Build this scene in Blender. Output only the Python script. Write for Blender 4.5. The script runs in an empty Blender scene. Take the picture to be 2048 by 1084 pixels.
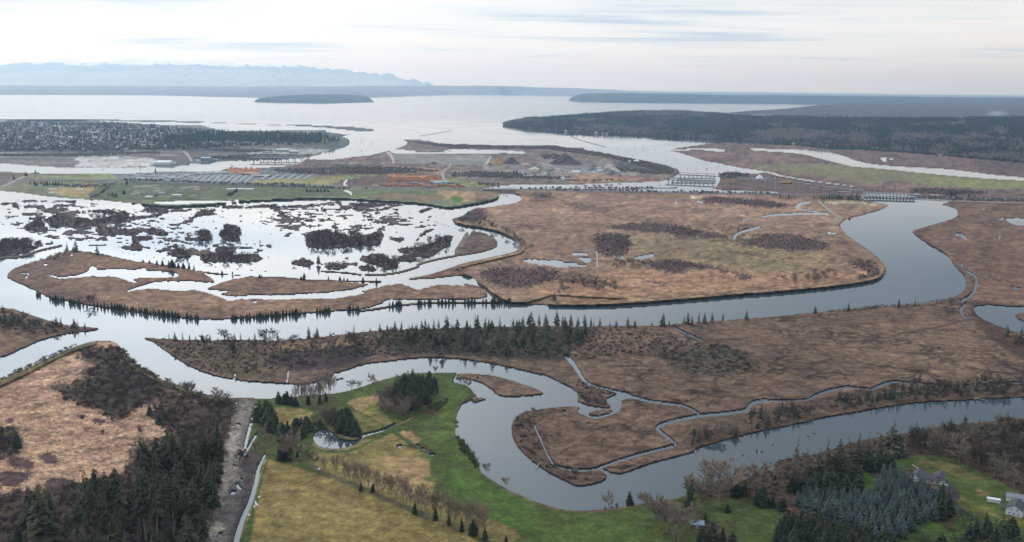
import bpy, math, random
import numpy as np
from mathutils import Vector
random.seed(7); RNG = np.random.default_rng(7)
S = bpy.context.scene
# ------------------------------------------------------------------ camera, light, exposure
CAM_H, FPX = 300.0, 2010.0
PITCH, ROLL = math.radians(10.42), math.radians(0.60)
cp, sp, cr, sr = math.cos(PITCH), math.sin(PITCH), math.cos(ROLL), math.sin(ROLL)
FWD = np.array([0.0, cp, -sp]); UP0 = np.array([0.0, sp, cp]); R0 = np.array([1.0, 0.0, 0.0])
RIGHT = cr*R0 + sr*UP0; UP = cr*UP0 - sr*R0
cam_d = bpy.data.cameras.new('camera'); cam = bpy.data.objects.new('camera', cam_d)
S.collection.objects.link(cam); S.camera = cam
cam_d.sensor_width = 36.0; cam_d.lens = 36.0*FPX/2048.0
cam_d.clip_start = 1.0; cam_d.clip_end = 600000.0
from mathutils import Matrix
cam.matrix_world = Matrix(((RIGHT[0], UP[0], -FWD[0], 0), (RIGHT[1], UP[1], -FWD[1], 0),
                           (RIGHT[2], UP[2], -FWD[2], CAM_H), (0, 0, 0, 1)))
SUN_AZ, SUN_EL = math.radians(-52), math.radians(24)
GLOW_AZ, GLOW_EL = math.radians(-20), math.radians(15)     # glow added above the view, apart from the sun, to brighten water
w = bpy.data.worlds.new('World'); S.world = w; w.use_nodes = True
def nn(nt, typ, **kw):
    n = nt.nodes.new(typ)
    for k, v in kw.items():
        if k.startswith('i_'): n.inputs[k[2:].replace('_', ' ')].default_value = v
        else: setattr(n, k, v)
    return n
def build_world():
    nt = w.node_tree; nt.nodes.clear(); L = nt.links.new
    out = nn(nt, 'ShaderNodeOutputWorld')
    sky = nn(nt, 'ShaderNodeTexSky', sky_type='NISHITA', sun_disc=False, sun_elevation=SUN_EL,
             sun_rotation=SUN_AZ, altitude=300, air_density=1.0, dust_density=2.0, ozone_density=1.5)
    bg = nn(nt, 'ShaderNodeBackground'); bg.inputs[1].default_value = 0.10
    L(sky.outputs[0], bg.inputs[0])
    # high overcast sheet: clouds laid on a flat ceiling, so they stretch into bands near the horizon
    tc = nn(nt, 'ShaderNodeTexCoord'); sx = nn(nt, 'ShaderNodeSeparateXYZ'); L(tc.outputs['Generated'], sx.inputs[0])
    def M(op, a, b=None, c=None, clamp=False):
        n = nn(nt, 'ShaderNodeMath', operation=op, use_clamp=clamp)
        for i, v in enumerate((a, b, c)):
            if v is None: continue
            if isinstance(v, (int, float)): n.inputs[i].default_value = v
            else: L(v, n.inputs[i])
        return n.outputs[0]
    zc = M('ADD', M('MAXIMUM', sx.outputs[2], 0.0), 0.035)
    px, py = M('DIVIDE', sx.outputs[0], zc), M('DIVIDE', sx.outputs[1], zc)
    cb = nn(nt, 'ShaderNodeCombineXYZ'); L(px, cb.inputs[0]); L(py, cb.inputs[1])
    def noise(scale, detail, off, rough=0.55, stretch=(1, 1, 1)):
        mp = nn(nt, 'ShaderNodeMapping'); L(cb.outputs[0], mp.inputs[0])
        mp.inputs['Location'].default_value = off; mp.inputs['Scale'].default_value = stretch
        mp.inputs['Rotation'].default_value = (0, 0, 0.12)
        n = nn(nt, 'ShaderNodeTexNoise'); L(mp.outputs[0], n.inputs[0])
        n.inputs['Scale'].default_value = scale; n.inputs['Detail'].default_value = detail
        n.inputs['Roughness'].default_value = rough
        return n.outputs[0]
    n1 = noise(0.55, 6, (3.1, 1.7, 0), 0.5, (0.55, 1.0, 1)); n2 = noise(1.6, 5, (9.3, 4.4, 0), 0.6, (0.35, 1.3, 1))
    cm = M('ADD', M('MULTIPLY', n1, 0.65), M('MULTIPLY', n2, 0.35))
    ramp = nn(nt, 'ShaderNodeValToRGB'); L(cm, ramp.inputs[0])
    e = ramp.color_ramp.elements
    e[0].position = 0.36; e[0].color = (0.50, 0.59, 0.72, 1)
    e[1].position = 0.60; e[1].color = (1.0, 0.995, 0.94, 1)
    m = ramp.color_ramp.elements.new(0.47); m.color = (0.86, 0.91, 0.93, 1)
    # sky brightness shaped: added glow, dim band above the view, bright overhead
    sd = (math.sin(GLOW_AZ)*math.cos(GLOW_EL), math.cos(GLOW_AZ)*math.cos(GLOW_EL), math.sin(GLOW_EL))
    dt = nn(nt, 'ShaderNodeVectorMath', operation='DOT_PRODUCT'); L(tc.outputs['Generated'], dt.inputs[0])
    dt.inputs[1].default_value = sd
    c = M('MAXIMUM', dt.outputs['Value'], 0.0)
    def MR(v, a0, a1, b0, b1):
        n = nn(nt, 'ShaderNodeMapRange', interpolation_type='SMOOTHSTEP'); L(v, n.inputs[0])
        for i, q in enumerate((a0, a1, b0, b1)): n.inputs[i+1].default_value = q
        return n.outputs[0]
    glow_mask = MR(sx.outputs[2], 0.07, 0.15, GLOW_LOW, 1.0)          # mask keeps the added glow out of the visible low sky
    g1 = M('MULTIPLY', M('MULTIPLY', M('POWER', c, 15.0), GLOW1), glow_mask); g2 = M('MULTIPLY', M('POWER', c, 3.0), GLOW2)
    base = M('ADD', MR(sx.outputs[2], 0.05, 0.17, SKYLOW, SKYDIP), MR(sx.outputs[2], 0.30, 0.80, 0.0, SKYHIGH-SKYDIP))   # band dimmed for darker water, overhead raised to light land and haze
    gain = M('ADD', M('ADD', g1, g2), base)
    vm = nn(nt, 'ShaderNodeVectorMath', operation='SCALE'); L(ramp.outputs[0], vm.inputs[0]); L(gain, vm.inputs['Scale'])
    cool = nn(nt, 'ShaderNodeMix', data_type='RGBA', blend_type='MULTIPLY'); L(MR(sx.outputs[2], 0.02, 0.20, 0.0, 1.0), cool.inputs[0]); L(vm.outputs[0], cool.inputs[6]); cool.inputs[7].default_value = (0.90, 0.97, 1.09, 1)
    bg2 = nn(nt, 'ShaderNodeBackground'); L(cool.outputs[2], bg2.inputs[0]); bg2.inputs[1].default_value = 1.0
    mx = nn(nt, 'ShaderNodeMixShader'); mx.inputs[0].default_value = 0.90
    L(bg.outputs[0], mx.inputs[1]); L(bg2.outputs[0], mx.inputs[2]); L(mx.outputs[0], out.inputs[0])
GLOW1, GLOW2, GLOW_LOW, SKYLOW, SKYDIP, SKYHIGH = 3.0, 0.04, 0.0, 1.18, 0.42, 1.65
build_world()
sun_d = bpy.data.lights.new('sun', 'SUN'); sun = bpy.data.objects.new('sun', sun_d); S.collection.objects.link(sun)
sun_d.energy = 1.4; sun_d.angle = math.radians(26); sun_d.color = (1.0, 0.95, 0.88)
sun.rotation_euler = Vector((math.sin(SUN_AZ)*math.cos(SUN_EL), math.cos(SUN_AZ)*math.cos(SUN_EL), math.sin(SUN_EL))).to_track_quat('Z', 'Y').to_euler()
S.view_settings.view_transform = 'Standard'; S.view_settings.look = 'None'
S.view_settings.exposure = 0.0; S.view_settings.gamma = 1.0; S.view_settings.use_curve_mapping = False
S.render.engine = 'CYCLES'
S.cycles.max_bounces = 6; S.cycles.diffuse_bounces = 2; S.cycles.glossy_bounces = 2; S.cycles.transmission_bounces = 2
S.cycles.volume_bounces = 3; S.cycles.transparent_max_bounces = 6; S.cycles.use_denoising = True
S.cycles.caustics_reflective = False

# ------------------------------------------------------------------ from a spot on the photograph to a spot on the ground
def ray(x, y):
    x = np.asarray(x, float); y = np.asarray(y, float)
    a = (x-1024)/FPX; b = -(y-542)/FPX
    return FWD[None]*1.0 + a[..., None]*RIGHT + b[..., None]*UP
def unproj(x, y, z=0.0):
    x = np.atleast_1d(x).astype(float); y = np.atleast_1d(y).astype(float); z = np.broadcast_to(z, x.shape)
    d = FWD + ((x-1024)/FPX)[..., None]*RIGHT + (-(y-542)/FPX)[..., None]*UP
    t = (z-CAM_H)/d[..., 2]
    return np.stack([t*d[..., 0], t*d[..., 1], z+0*t], -1)
def proj(P):
    P = np.asarray(P, float)-np.array([0, 0, CAM_H])
    k = P@FWD
    return 1024+FPX*(P@RIGHT)/k, 542-FPX*(P@UP)/k
def Z(ox, oy, s, pts): return [(ox+a/s, oy+b/s) for a, b in pts]
# ------------------------------------------------------------------ numpy noise
def _h(i, j, seed):
    n = (i.astype(np.int64)*374761393 + j.astype(np.int64)*668265263 + seed*1442695041) & 0xffffffff
    n = ((n ^ (n >> 13))*1274126177) & 0xffffffff
    return ((n ^ (n >> 16)) & 0xffff)/65535.0
def vnoise(x, y, seed=0):
    xi = np.floor(x); yi = np.floor(y); fx = x-xi; fy = y-yi
    fx = fx*fx*(3-2*fx); fy = fy*fy*(3-2*fy); xi = xi.astype(np.int64); yi = yi.astype(np.int64)
    a = _h(xi, yi, seed); b = _h(xi+1, yi, seed); c = _h(xi, yi+1, seed); d = _h(xi+1, yi+1, seed)
    return (a*(1-fx)+b*fx)*(1-fy)+(c*(1-fx)+d*fx)*fy
def fbm(x, y, o=4, seed=0):
    s = 0; a = 0.5; t = 0
    for k in range(o):
        s = s+a*vnoise(x, y, seed+k*17); t += a; a *= .5; x = x*2.03+11.3; y = y*2.03+5.7
    return s/t-0.5
# ------------------------------------------------------------------ the map, one cell per photograph pixel
X0, X1, Y0, Y1 = -200, 2248, 236, 1216
W, H = X1-X0, Y1-Y0
GX, GY = np.meshgrid(np.arange(X0, X1)+0.0, np.arange(Y0, Y1)+0.0)
GX = GX.astype(np.float32); GY = GY.astype(np.float32)
NA = (fbm(GX/7, GY/3, 4, 1)+.9*fbm(GX/26, GY/10, 3, 21)).astype(np.float32)       # ragged edges
NB = fbm(GX/60, GY/22, 5, 2).astype(np.float32)     # patches
NC = fbm(GX/5, GY/2.2, 3, 3).astype(np.float32)
def smooth(pts, closed=True, n=4):
    p = np.array(pts, float); N = len(p)
    if N < 3: return p
    out = []
    rng = range(N) if closed else range(N-1)
    for i in rng:
        if closed: a, b, c, d = p[i-1], p[i], p[(i+1) % N], p[(i+2) % N]
        else: a, b, c, d = p[max(i-1, 0)], p[i], p[i+1], p[min(i+2, N-1)]
        for k in range(n):
            t = k/n
            out.append(0.5*((2*b)+(c-a)*t+(2*a-5*b+4*c-d)*t*t+(3*b-a-3*c+d)*t**3))
    if not closed: out.append(p[-1])
    return np.array(out)
def fill(pts, pad=12):
    p = np.array(pts, float)
    x0 = max(int(p[:, 0].min())-pad, X0); x1 = min(int(p[:, 0].max())+pad+1, X1)
    y0 = max(int(p[:, 1].min())-pad, Y0); y1 = min(int(p[:, 1].max())+pad+1, Y1)
    if x1 <= x0 or y1 <= y0: return None
    m = np.zeros((y1-y0, x1-x0), bool); xs = np.arange(x0, x1)
    for i in range(len(p)):
        (ax, ay), (bx, by) = p[i-1], p[i]
        if ay == by: continue
        if ay > by: ax, ay, bx, by = bx, by, ax, ay
        r0 = max(int(math.ceil(ay)), y0); r1 = min(int(math.ceil(by)), y1)
        if r1 <= r0: continue
        ys = np.arange(r0, r1); xx = ax+(ys-ay)*(bx-ax)/(by-ay)
        m[r0-y0:r1-y0] ^= xs[None] < xx[:, None]
    return (slice(y0-Y0, y1-Y0), slice(x0-X0, x1-X0)), m.astype(np.float32)
def blur(m, rx, ry=None):
    ry = rx if ry is None else ry
    for ax, r in ((1, rx), (0, ry)):
        r = int(r)
        if r < 1: continue
        for _ in range(2):
            k = 2*r+1
            pad = [(0, 0), (0, 0)]; pad[ax] = (r+1, r)
            c = np.cumsum(np.pad(m, pad, mode='edge'), axis=ax, dtype=np.float64)
            m = ((np.take(c, range(k, c.shape[ax]), ax)-np.take(c, range(0, c.shape[ax]-k), ax))/k).astype(np.float32)
    return m
def stroke(pts, wd, pad=6):
    """soft mask (1 on the line, 0 at the edge) round a polyline; wd = half width in cells, one or per end"""
    p = smooth(pts, False, 4) if len(pts) > 2 else np.array(pts, float)
    w0, w1 = (wd, wd) if not isinstance(wd, tuple) else wd
    mw = max(w0, w1)+pad
    x0 = max(int(p[:, 0].min()-mw), X0); x1 = min(int(p[:, 0].max()+mw)+1, X1)
    y0 = max(int(p[:, 1].min()-mw), Y0); y1 = min(int(p[:, 1].max()+mw)+1, Y1)
    if x1 <= x0 or y1 <= y0: return None
    sl = (slice(y0-Y0, y1-Y0), slice(x0-X0, x1-X0)); m = np.zeros((y1-y0, x1-x0), np.float32)
    n = len(p)-1
    for i in range(n):
        (ax, ay), (bx, by) = p[i], p[i+1]; ww = w0+(w1-w0)*(i+.5)/n
        u0 = max(int(min(ax, bx)-ww-2), x0); u1 = min(int(max(ax, bx)+ww+3), x1)
        v0 = max(int(min(ay, by)-ww-2), y0); v1 = min(int(max(ay, by)+ww+3), y1)
        if u1 <= u0 or v1 <= v0: continue
        xx, yy = np.meshgrid(np.arange(u0, u1), np.arange(v0, v1))
        dx, dy = bx-ax, by-ay; L2 = dx*dx+dy*dy+1e-6
        t = np.clip(((xx-ax)*dx+(yy-ay)*dy)/L2, 0, 1)
        d = np.hypot(xx-ax-t*dx, yy-ay-t*dy)
        v = np.clip(ww+.5-d, 0, 1).astype(np.float32)
        s2 = (slice(v0-y0, v1-y0), slice(u0-x0, u1-x0)); m[s2] = np.maximum(m[s2], v)
    return sl, m
def lin(c):
    c = np.array(c, float)/255.0
    return np.where(c < 0.04045, c/12.92, ((c+0.055)/1.055)**2.4)
LAND = np.zeros((H, W), np.float32)     # 0 water, 1 land
COL = np.zeros((H, W, 3), np.float32)
HT = np.zeros((H, W), np.float32)       # extra height of raised ground
CRK = np.zeros((H, W), np.float32)      # marsh drained by small cracks
REED = np.zeros((H, W), np.float32)
CLS = np.zeros((H, W), np.int8)
GAIN = 0.88
def shore(pts, val, rx=1.5, amp=0.55, sm=True, n=4):
    p = smooth(pts, True, n) if sm else pts
    r = fill(p)
    if r is None: return
    sl, m = r
    m = blur(m, rx, 1)
    m = np.clip((m+amp*NA[sl]*(4*m*(1-m))**.5-.5)*2.2+.5, 0, 1)
    LAND[sl] = LAND[sl]*(1-m)+val*m
def line(pts, wd, val):
    r = stroke(pts, wd)
    if r is None: return
    sl, m = r; m = np.clip(m+0.4*NA[sl]*(m > 0), 0, 1)
    LAND[sl] = LAND[sl]*(1-m)+val*m
def paint(pts, rgb, soft=2, amp=0.6, alpha=1.0, cls=None, crk=None, reed=None, h=None, sm=True, nz=None):
    r = fill(smooth(pts, True, 3) if sm else pts, pad=int(soft*3)+4)
    if r is None: return
    sl, m = r; m = blur(m, soft, max(1, soft*.5))
    nz = NC if nz is None else nz
    m = np.clip((m+amp*nz[sl]*2*(m > .02)*(m < .98)-.5)*(2.0 if amp else 1.2)+.5, 0, 1)*alpha
    put(sl, m, rgb, cls, crk, reed, h)
def put(sl, m, rgb, cls=None, crk=None, reed=None, h=None):
    if rgb is not None: COL[sl] = COL[sl]*(1-m[..., None])+(lin(rgb)*GAIN).astype(np.float32)*m[..., None]
    if cls is not None: CLS[sl] = np.where(m > .5, cls, CLS[sl])
    if crk is not None: CRK[sl] = CRK[sl]*(1-m)+crk*m
    if reed is not None: REED[sl] = REED[sl]*(1-m)+reed*m
    if h is not None: HT[sl] = np.maximum(HT[sl], m*h) if h > 0 else HT[sl]*(1-m)
def pline(pts, wd, rgb, alpha=1.0, cls=None, crk=None, h=None, reed=None):
    r = stroke(pts, wd)
    if r is None: return
    sl, m = r; put(sl, m*alpha, rgb, cls, crk, reed, h)
# ------------------------------------------------------------------ shorelines (photograph pixels, laid on the ground)
# everything starts as bay water; land is laid in and rivers are cut out of it
shore([(-210, 243), (0, 243), (200, 244), (330, 251), (400, 252), (450, 262), (560, 262), (640, 262), (690, 276), (699, 284), (697, 290),
       (680, 297), (640, 306), (630, 311), (575, 318), (507, 320), (458, 322), (380, 327), (378, 331), (293, 334), (254, 335), (137, 335),
       (78, 332), (20, 328), (0, 327), (-210, 322)], 1)
shore([(-210, 338), (0, 343), (78, 346), (254, 346.6), (303, 345), (332, 342), (400, 343), (438, 342), (452, 338), (474, 335), (497, 337),
       (526, 335), (556, 333), (585, 331), (604, 326), (610, 319), (673, 318), (702, 314), (741, 310), (760, 305), (772, 303), (795, 296),
       (811, 290), (817, 285), (803, 279), (838, 279), (861, 282), (877, 287), (936, 288), (1014, 291), (1053, 290), (1111, 291), (1131, 294),
       (1169, 296), (1171, 301), (1208, 306), (1238, 312), (1277, 319), (1306, 324), (1335, 330), (1355, 338), (1361, 344), (1355, 350),
       (1345, 357), (1316, 363), (1257, 365), (1199, 367), (1140, 369), (1092, 370), (1040, 370), (994, 372), (975, 376), (975, 378), (1018, 378),
       (1100, 380), (1240, 382), (1420, 385), (1545, 386), (1580, 378), (1640, 375), (1740, 372), (1770, 384), (1775, 409), (1878, 411),
       (1920, 395), (2010, 400), (2240, 408), (2240, 1260), (-210, 1260)], 1, sm=False)
shore([(1339, 302), (1355, 296), (1380, 292), (1420, 287), (1470, 286), (1519, 289), (1600, 292), (1660, 299), (1724, 300), (1861, 309),
       (2048, 326), (2240, 340), (2240, 410), (2010, 400), (1880, 398), (1790, 392), (1760, 388), (1745, 382), (1700, 371), (1627, 361.5), (1560, 350), (1540, 344),
       (1472, 334), (1433, 326), (1413, 323), (1394, 317), (1355, 305)], 1)
# slough between the right-hand marshes
shore([(1340, 299), (1374, 298), (1420, 297), (1450, 300), (1442, 303), (1400, 299.5), (1355, 301)], 0, amp=.2)
shore([(1500, 298), (1560, 298.5), (1638, 301), (1690, 313), (1707, 320), (1741, 328), (1792, 333), (1895, 338.5), (1980, 349), (2048, 355), (2240, 368),
       (2240, 374), (2048, 361), (1963, 356), (1861, 347), (1775, 338), (1710, 333), (1693, 330), (1656, 321), (1601, 307), (1519, 301)], 0, amp=.3)
# boat-yard island between the bridges and the right bank
shore([(1404, 371), (1418, 374), (1427, 377), (1452, 381), (1540, 383), (1600, 384), (1760, 386), (1750, 380), (1700, 372), (1620, 362), (1560, 352), (1530, 345),
       (1500, 348), (1460, 345), (1440, 347), (1432, 354), (1430, 362)], 1, amp=.3)
# northern loop behind Smith island, log pond
shore([(1240, 380), (1355, 376.5), (1369, 374), (1404, 372), (1427, 377), (1452, 381), (1540, 383), (1540, 385.5), (1420, 385), (1240, 383)], 0, amp=.1)
shore([(1340, 367), (1404, 371), (1427, 376), (1435, 366), (1430, 356), (1432, 350), (1370, 346), (1350, 358)], 0, amp=.1)
shore([(783, 300), (800, 299), (830, 302), (880, 303), (905, 298), (940, 298), (1000, 300), (1040, 303), (1052, 306), (1000, 306), (930, 307), (880, 308), (790, 306)], 0, amp=.1)
line([(832, 304), (880, 304.5), (905, 301)], .8, 1); line([(942, 305), (1000, 304.5)], .6, 1)
# main river, flooded fields, sloughs
shore([(-210, 372), (0, 381), (98, 393), (176, 398.5), (254, 405), (332, 413), (400, 411), (478, 403.5), (556, 399.5), (634, 397), (700, 398),
       (760, 403), (819, 405), (858, 410), (897, 415), (936, 410), (975, 403), (994, 397.5), (1001, 393), (992, 387), (983, 384.5), (1018, 384.5),
       (1033, 388), (1043, 395), (1041, 400.6), (1024, 406.5), (985, 413), (955, 416), (936, 424), (926, 431), (906, 437), (905, 441), (916, 449),
       (945, 453), (970, 457), (1005, 466), (1025, 477), (1037, 488), (1036, 496), (1028, 503.5), (988, 514), (936, 524), (912, 531), (871, 545), (815, 558),
       (871, 556), (933, 551), (965, 570), (1001, 596), (1022, 605), (1039, 606), (1107, 611), (1193, 611), (1295, 606), (1380, 599), (1450, 592), (1553, 584),
       (1656, 575), (1724, 565), (1758, 558), (1771, 548), (1770, 534), (1751, 510), (1717, 486.5), (1690, 466), (1681, 451), (1690, 440), (1724, 430),
       (1758, 421.5), (1775, 412), (1775, 409), (1730, 400), (1732, 388), (1830, 389), (1840, 400), (1878, 409), (1905, 415), (1915, 425), (1905, 438), (1833, 459), (1828, 466), (1861, 490), (1895, 510),
       (1908, 531), (1929, 551), (1932, 565), (1926, 582), (1895, 598), (1837, 608), (1656, 622), (1519, 635), (1392, 644), (1348, 647), (1329, 650),
       (1193, 652), (1056, 652), (919, 655), (765, 660), (680, 669), (632, 674), (564, 680), (478, 679), (376, 679), (328, 677), (287, 675),
       (308, 685), (342, 709), (372, 728), (425, 750), (496, 762), (567, 767), (602, 769), (638, 762), (666, 751), (668, 744), (680, 744), (733, 728),
       (786, 721), (839, 716), (892, 716), (946, 721), (999, 730), (1070, 746), (1105, 757), (1140, 774), (1158, 789), (1155, 801), (1176, 810),
       (1211, 815), (1222, 813), (1213, 799), (1232, 789), (1230, 784), (1204, 777), (1176, 770), (1164, 760), (1147, 735), (1129, 713), (1138, 712),
       (1152, 728), (1172, 760), (1194, 771), (1236, 781), (1254, 785), (1268, 794), (1243, 801), (1241, 820), (1211, 833), (1187, 836), (1165, 829),
       (1155, 822), (1160, 815), (1150, 813), (1123, 813), (1055, 822), (1031, 835), (1022, 859), (1034, 891), (1063, 920), (1098, 944), (1137, 964), (1158, 971),
       (1194, 966), (1215, 953), (1197, 937), (1204, 936), (1229, 946), (1254, 944), (1300, 927), (1380, 905.5), (1401, 895), (1454, 879), (1525, 861),
       (1596, 847), (1649, 835), (1738, 820), (1826, 806), (1915, 801), (2048, 794), (2240, 786), (2240, 812), (2048, 836), (1950, 845), (1879, 856),
       (1738, 877), (1640, 905), (1560, 920), (1540, 944), (1454, 958), (1401, 968), (1380, 985), (1348, 998), (1318, 1001), (1282, 1008), (1247, 1013.5),
       (1194, 1019), (1140, 1020), (1087, 1008), (1034, 987), (999, 969), (963, 944), (949, 916), (931, 891), (914, 874), (912, 852), (916, 824),
       (928, 806), (953, 796), (949, 785), (935, 772), (910, 764), (908, 760), (924, 756), (956, 763), (981, 776), (992, 787), (1017, 793), (1077, 789),
       (1084, 783), (1034, 764), (981, 750), (914, 746), (871, 745), (815, 748), (769, 758), (715, 776), (680, 785), (660, 787), (620, 790), (553, 795.6),
       (531, 796), (471, 795), (407, 787), (354, 769), (308, 750), (266, 721), (253, 709), (239, 691), (222, 682), (195, 681), (154, 691), (113, 709),
       (68, 730), (35, 742), (0, 760), (-210, 850)], 0, n=3)
shore(Z(760, 260, 5.12, [(1080, 598), (1120, 585), (1330, 563), (1700, 560), (2048, 560), (2060, 592), (1700, 592), (1500, 598), (1345, 590), (1318, 606)]), 0, amp=.2)
shore([(1155, 369.6), (1199, 367.5), (1257, 366), (1316, 364), (1345, 358), (1352, 352), (1400, 350), (1440, 350), (1430, 374), (1404, 371), (1367, 374), (1355, 373), (1240, 376), (1155, 376)], 0, amp=.1)
# land inside it
M_ISL = [(13.7, 553), (20.5, 541), (51, 527), (85, 519), (113, 507), (140, 501), (191, 505), (239, 515.5), (290, 524), (342, 531), (393, 541), (414, 549),
         (430, 563), (420, 565), (369, 561), (307, 565), (273, 575), (250, 583), (290, 577), (355, 582), (393, 580), (441, 594), (458, 602), (480, 598), (512, 597.5), (560, 599), (615, 596), (660, 597), (700, 592), (735, 585), (724, 582), (790, 568), (871, 565), (936, 568), (970, 579),
         (964, 596), (851, 599), (782, 599), (757, 609), (714, 620), (690, 621), (615, 627), (512, 634), (444, 639), (376, 637), (308, 630), (205, 616), (154, 606), (102, 596), (68, 579), (27, 561)]
shore(M_ISL, 1, amp=.9)
shore(Z(0, 360, 2.926, [(1215, 632), (1330, 590), (1440, 567), (1600, 563), (1800, 578), (2048, 597), (2160, 608), (2100, 630), (2048, 640), (1900, 659), (1700, 668), (1500, 672), (1390, 680), (1290, 668), (1340, 650), (1260, 645)]), 1, amp=1.0)
shore(Z(0, 390, 4.267, [(375, 668), (470, 690), (600, 690), (740, 655), (770, 625), (770, 605), (820, 610), (830, 635), (1000, 625), (1130, 640), (1240, 622), (1260, 645), (1480, 655), (1500, 700), (1150, 710), (1180, 750), (1100, 735), (980, 695), (780, 690), (600, 710), (480, 705)]), 0, amp=.9)
line([(386, 541), (441, 548), (515, 554), (609, 560), (700, 562), (762, 563)], 1.6, 1)
line([(444, 549), (500, 553), (545, 552)], .8, 0)
line([(1003, 604), (940, 604.5), (880, 605), (830, 607), (780, 613), (748, 618), (715, 622)], 2.2, 1)
line([(765, 608), (800, 603.5), (850, 602), (930, 602), (990, 601)], 1.0, 0)
shore(Z(450, 390, 4.267, [(1480, 760), (1600, 740), (1750, 730), (1950, 740), (2048, 770), (2000, 770), (1800, 770), (1650, 800), (1540, 770)]), 0, amp=2.2)
shore([(946, 462), (970, 466), (988, 476), (996, 486.5), (988, 497), (960, 505), (933, 510), (905, 512), (922, 500), (930, 488), (938, 470)], 1)
line([(934, 468), (925, 485), (914, 503)], (4, 6), 1)
line([(912, 511), (880, 517), (851, 524), (834, 530)], 2.2, 1)
line([(838, 533), (800, 544), (760, 549), (731, 549)], 2.2, 1)
line([(642, 542), (690, 545), (722, 549)], 1.7, 1)
line([(854, 415), (881, 418), (892, 424), (882, 431), (864, 437), (868, 443), (900, 453), (930, 462)], .7, .75)
line([(0, 516), (41, 513), (79, 501), (123, 491)], 2.6, 1); line([(178, 491), (212, 489)], 1.2, 1)
line([(200, 494), (240, 503), (300, 513), (350, 519), (420, 533), (545, 543)], .5, .72)
# left spit
shore([(-210, 600), (0, 615), (34, 620), (85, 637), (137, 650), (194, 656), (191, 660.5), (137, 667), (85, 680), (44, 697), (0, 715), (-210, 775)], 1)
# vegetated patches standing in the flood
CL = []
for Q in ([(0, 70), (60, 64), (150, 60), (150, 75), (60, 80), (0, 84)], [(90, 90), (150, 75), (160, 100), (120, 110)], [(180, 50), (250, 40), (450, 48), (700, 55), (690, 64), (450, 56), (250, 62), (200, 60)],
          [(200, 88), (260, 82), (380, 90), (380, 102), (220, 108)], [(450, 85), (510, 75), (590, 85), (590, 98), (480, 105)], [(740, 130), (900, 125), (980, 140), (960, 165), (880, 160), (760, 145)],
          [(400, 235), (420, 190), (470, 160), (560, 150), (620, 190), (700, 205), (900, 190), (1060, 130), (1100, 160), (1100, 190), (1020, 240), (900, 250), (760, 265), (700, 290), (640, 285), (600, 260), (480, 280)],
          [(215, 265), (280, 215), (340, 190), (360, 220), (400, 280), (420, 300), (380, 315), (300, 300), (230, 300)], [(820, 290), (900, 270), (1050, 285), (1230, 290), (1230, 315), (1130, 340), (1000, 345), (880, 350), (830, 320)],
          [(0, 380), (60, 370), (200, 390), (280, 430), (330, 450), (220, 490), (80, 508), (0, 510)], [(1130, 345), (1160, 340), (1180, 400), (1220, 460), (1140, 470), (1000, 440), (1120, 430)],
          [(1170, 350), (1290, 355), (1300, 375), (1230, 388), (1180, 380)], [(1230, 300), (1350, 285), (1450, 330), (1460, 345), (1370, 350), (1260, 330)], [(1330, 475), (1440, 455), (1400, 480), (1340, 490)],
          [(1430, 510), (1500, 470), (1550, 450), (1610, 480), (1640, 500), (1620, 535), (1540, 535)], [(1690, 520), (1800, 510), (1950, 500), (2048, 520), (2100, 530), (2048, 560), (1880, 575), (1760, 570)],
          [(1840, 445), (2020, 450), (1960, 500), (1860, 505)], [(1580, 350), (1620, 335), (1640, 375), (1790, 365), (1800, 380), (1700, 390), (1600, 385)], [(1700, 300), (1780, 300), (1800, 370), (1700, 370)],
          [(1860, 340), (1900, 290), (1950, 270), (2000, 330), (2048, 320), (2048, 400), (1980, 400), (1900, 370)], [(1160, 180), (1280, 175), (1420, 130), (1600, 120), (1700, 118), (1560, 140), (1430, 150), (1320, 185), (1180, 205), (1020, 240), (960, 250), (1060, 205)],
          [(1430, 255), (1600, 215), (1600, 190), (1640, 185), (1700, 135), (1810, 120), (1830, 150), (1900, 155), (1700, 180), (1660, 210), (1640, 230), (1500, 262)], [(1240, 110), (1420, 105), (1420, 140), (1260, 150)],
          [(390, 410), (450, 405), (455, 425), (400, 422)], [(0, 182), (60, 188), (140, 200), (60, 196)], [(70, 232), (190, 235), (190, 243), (90, 240)], [(1840, 95), (2040, 85), (2040, 100), (1860, 105)],
          [(950, 262), (1060, 255), (1160, 262), (1060, 272)], [(300, 398), (350, 395), (360, 440), (310, 435)]):
    CL.append(Z(0, 390, 4.267, Q))
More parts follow.
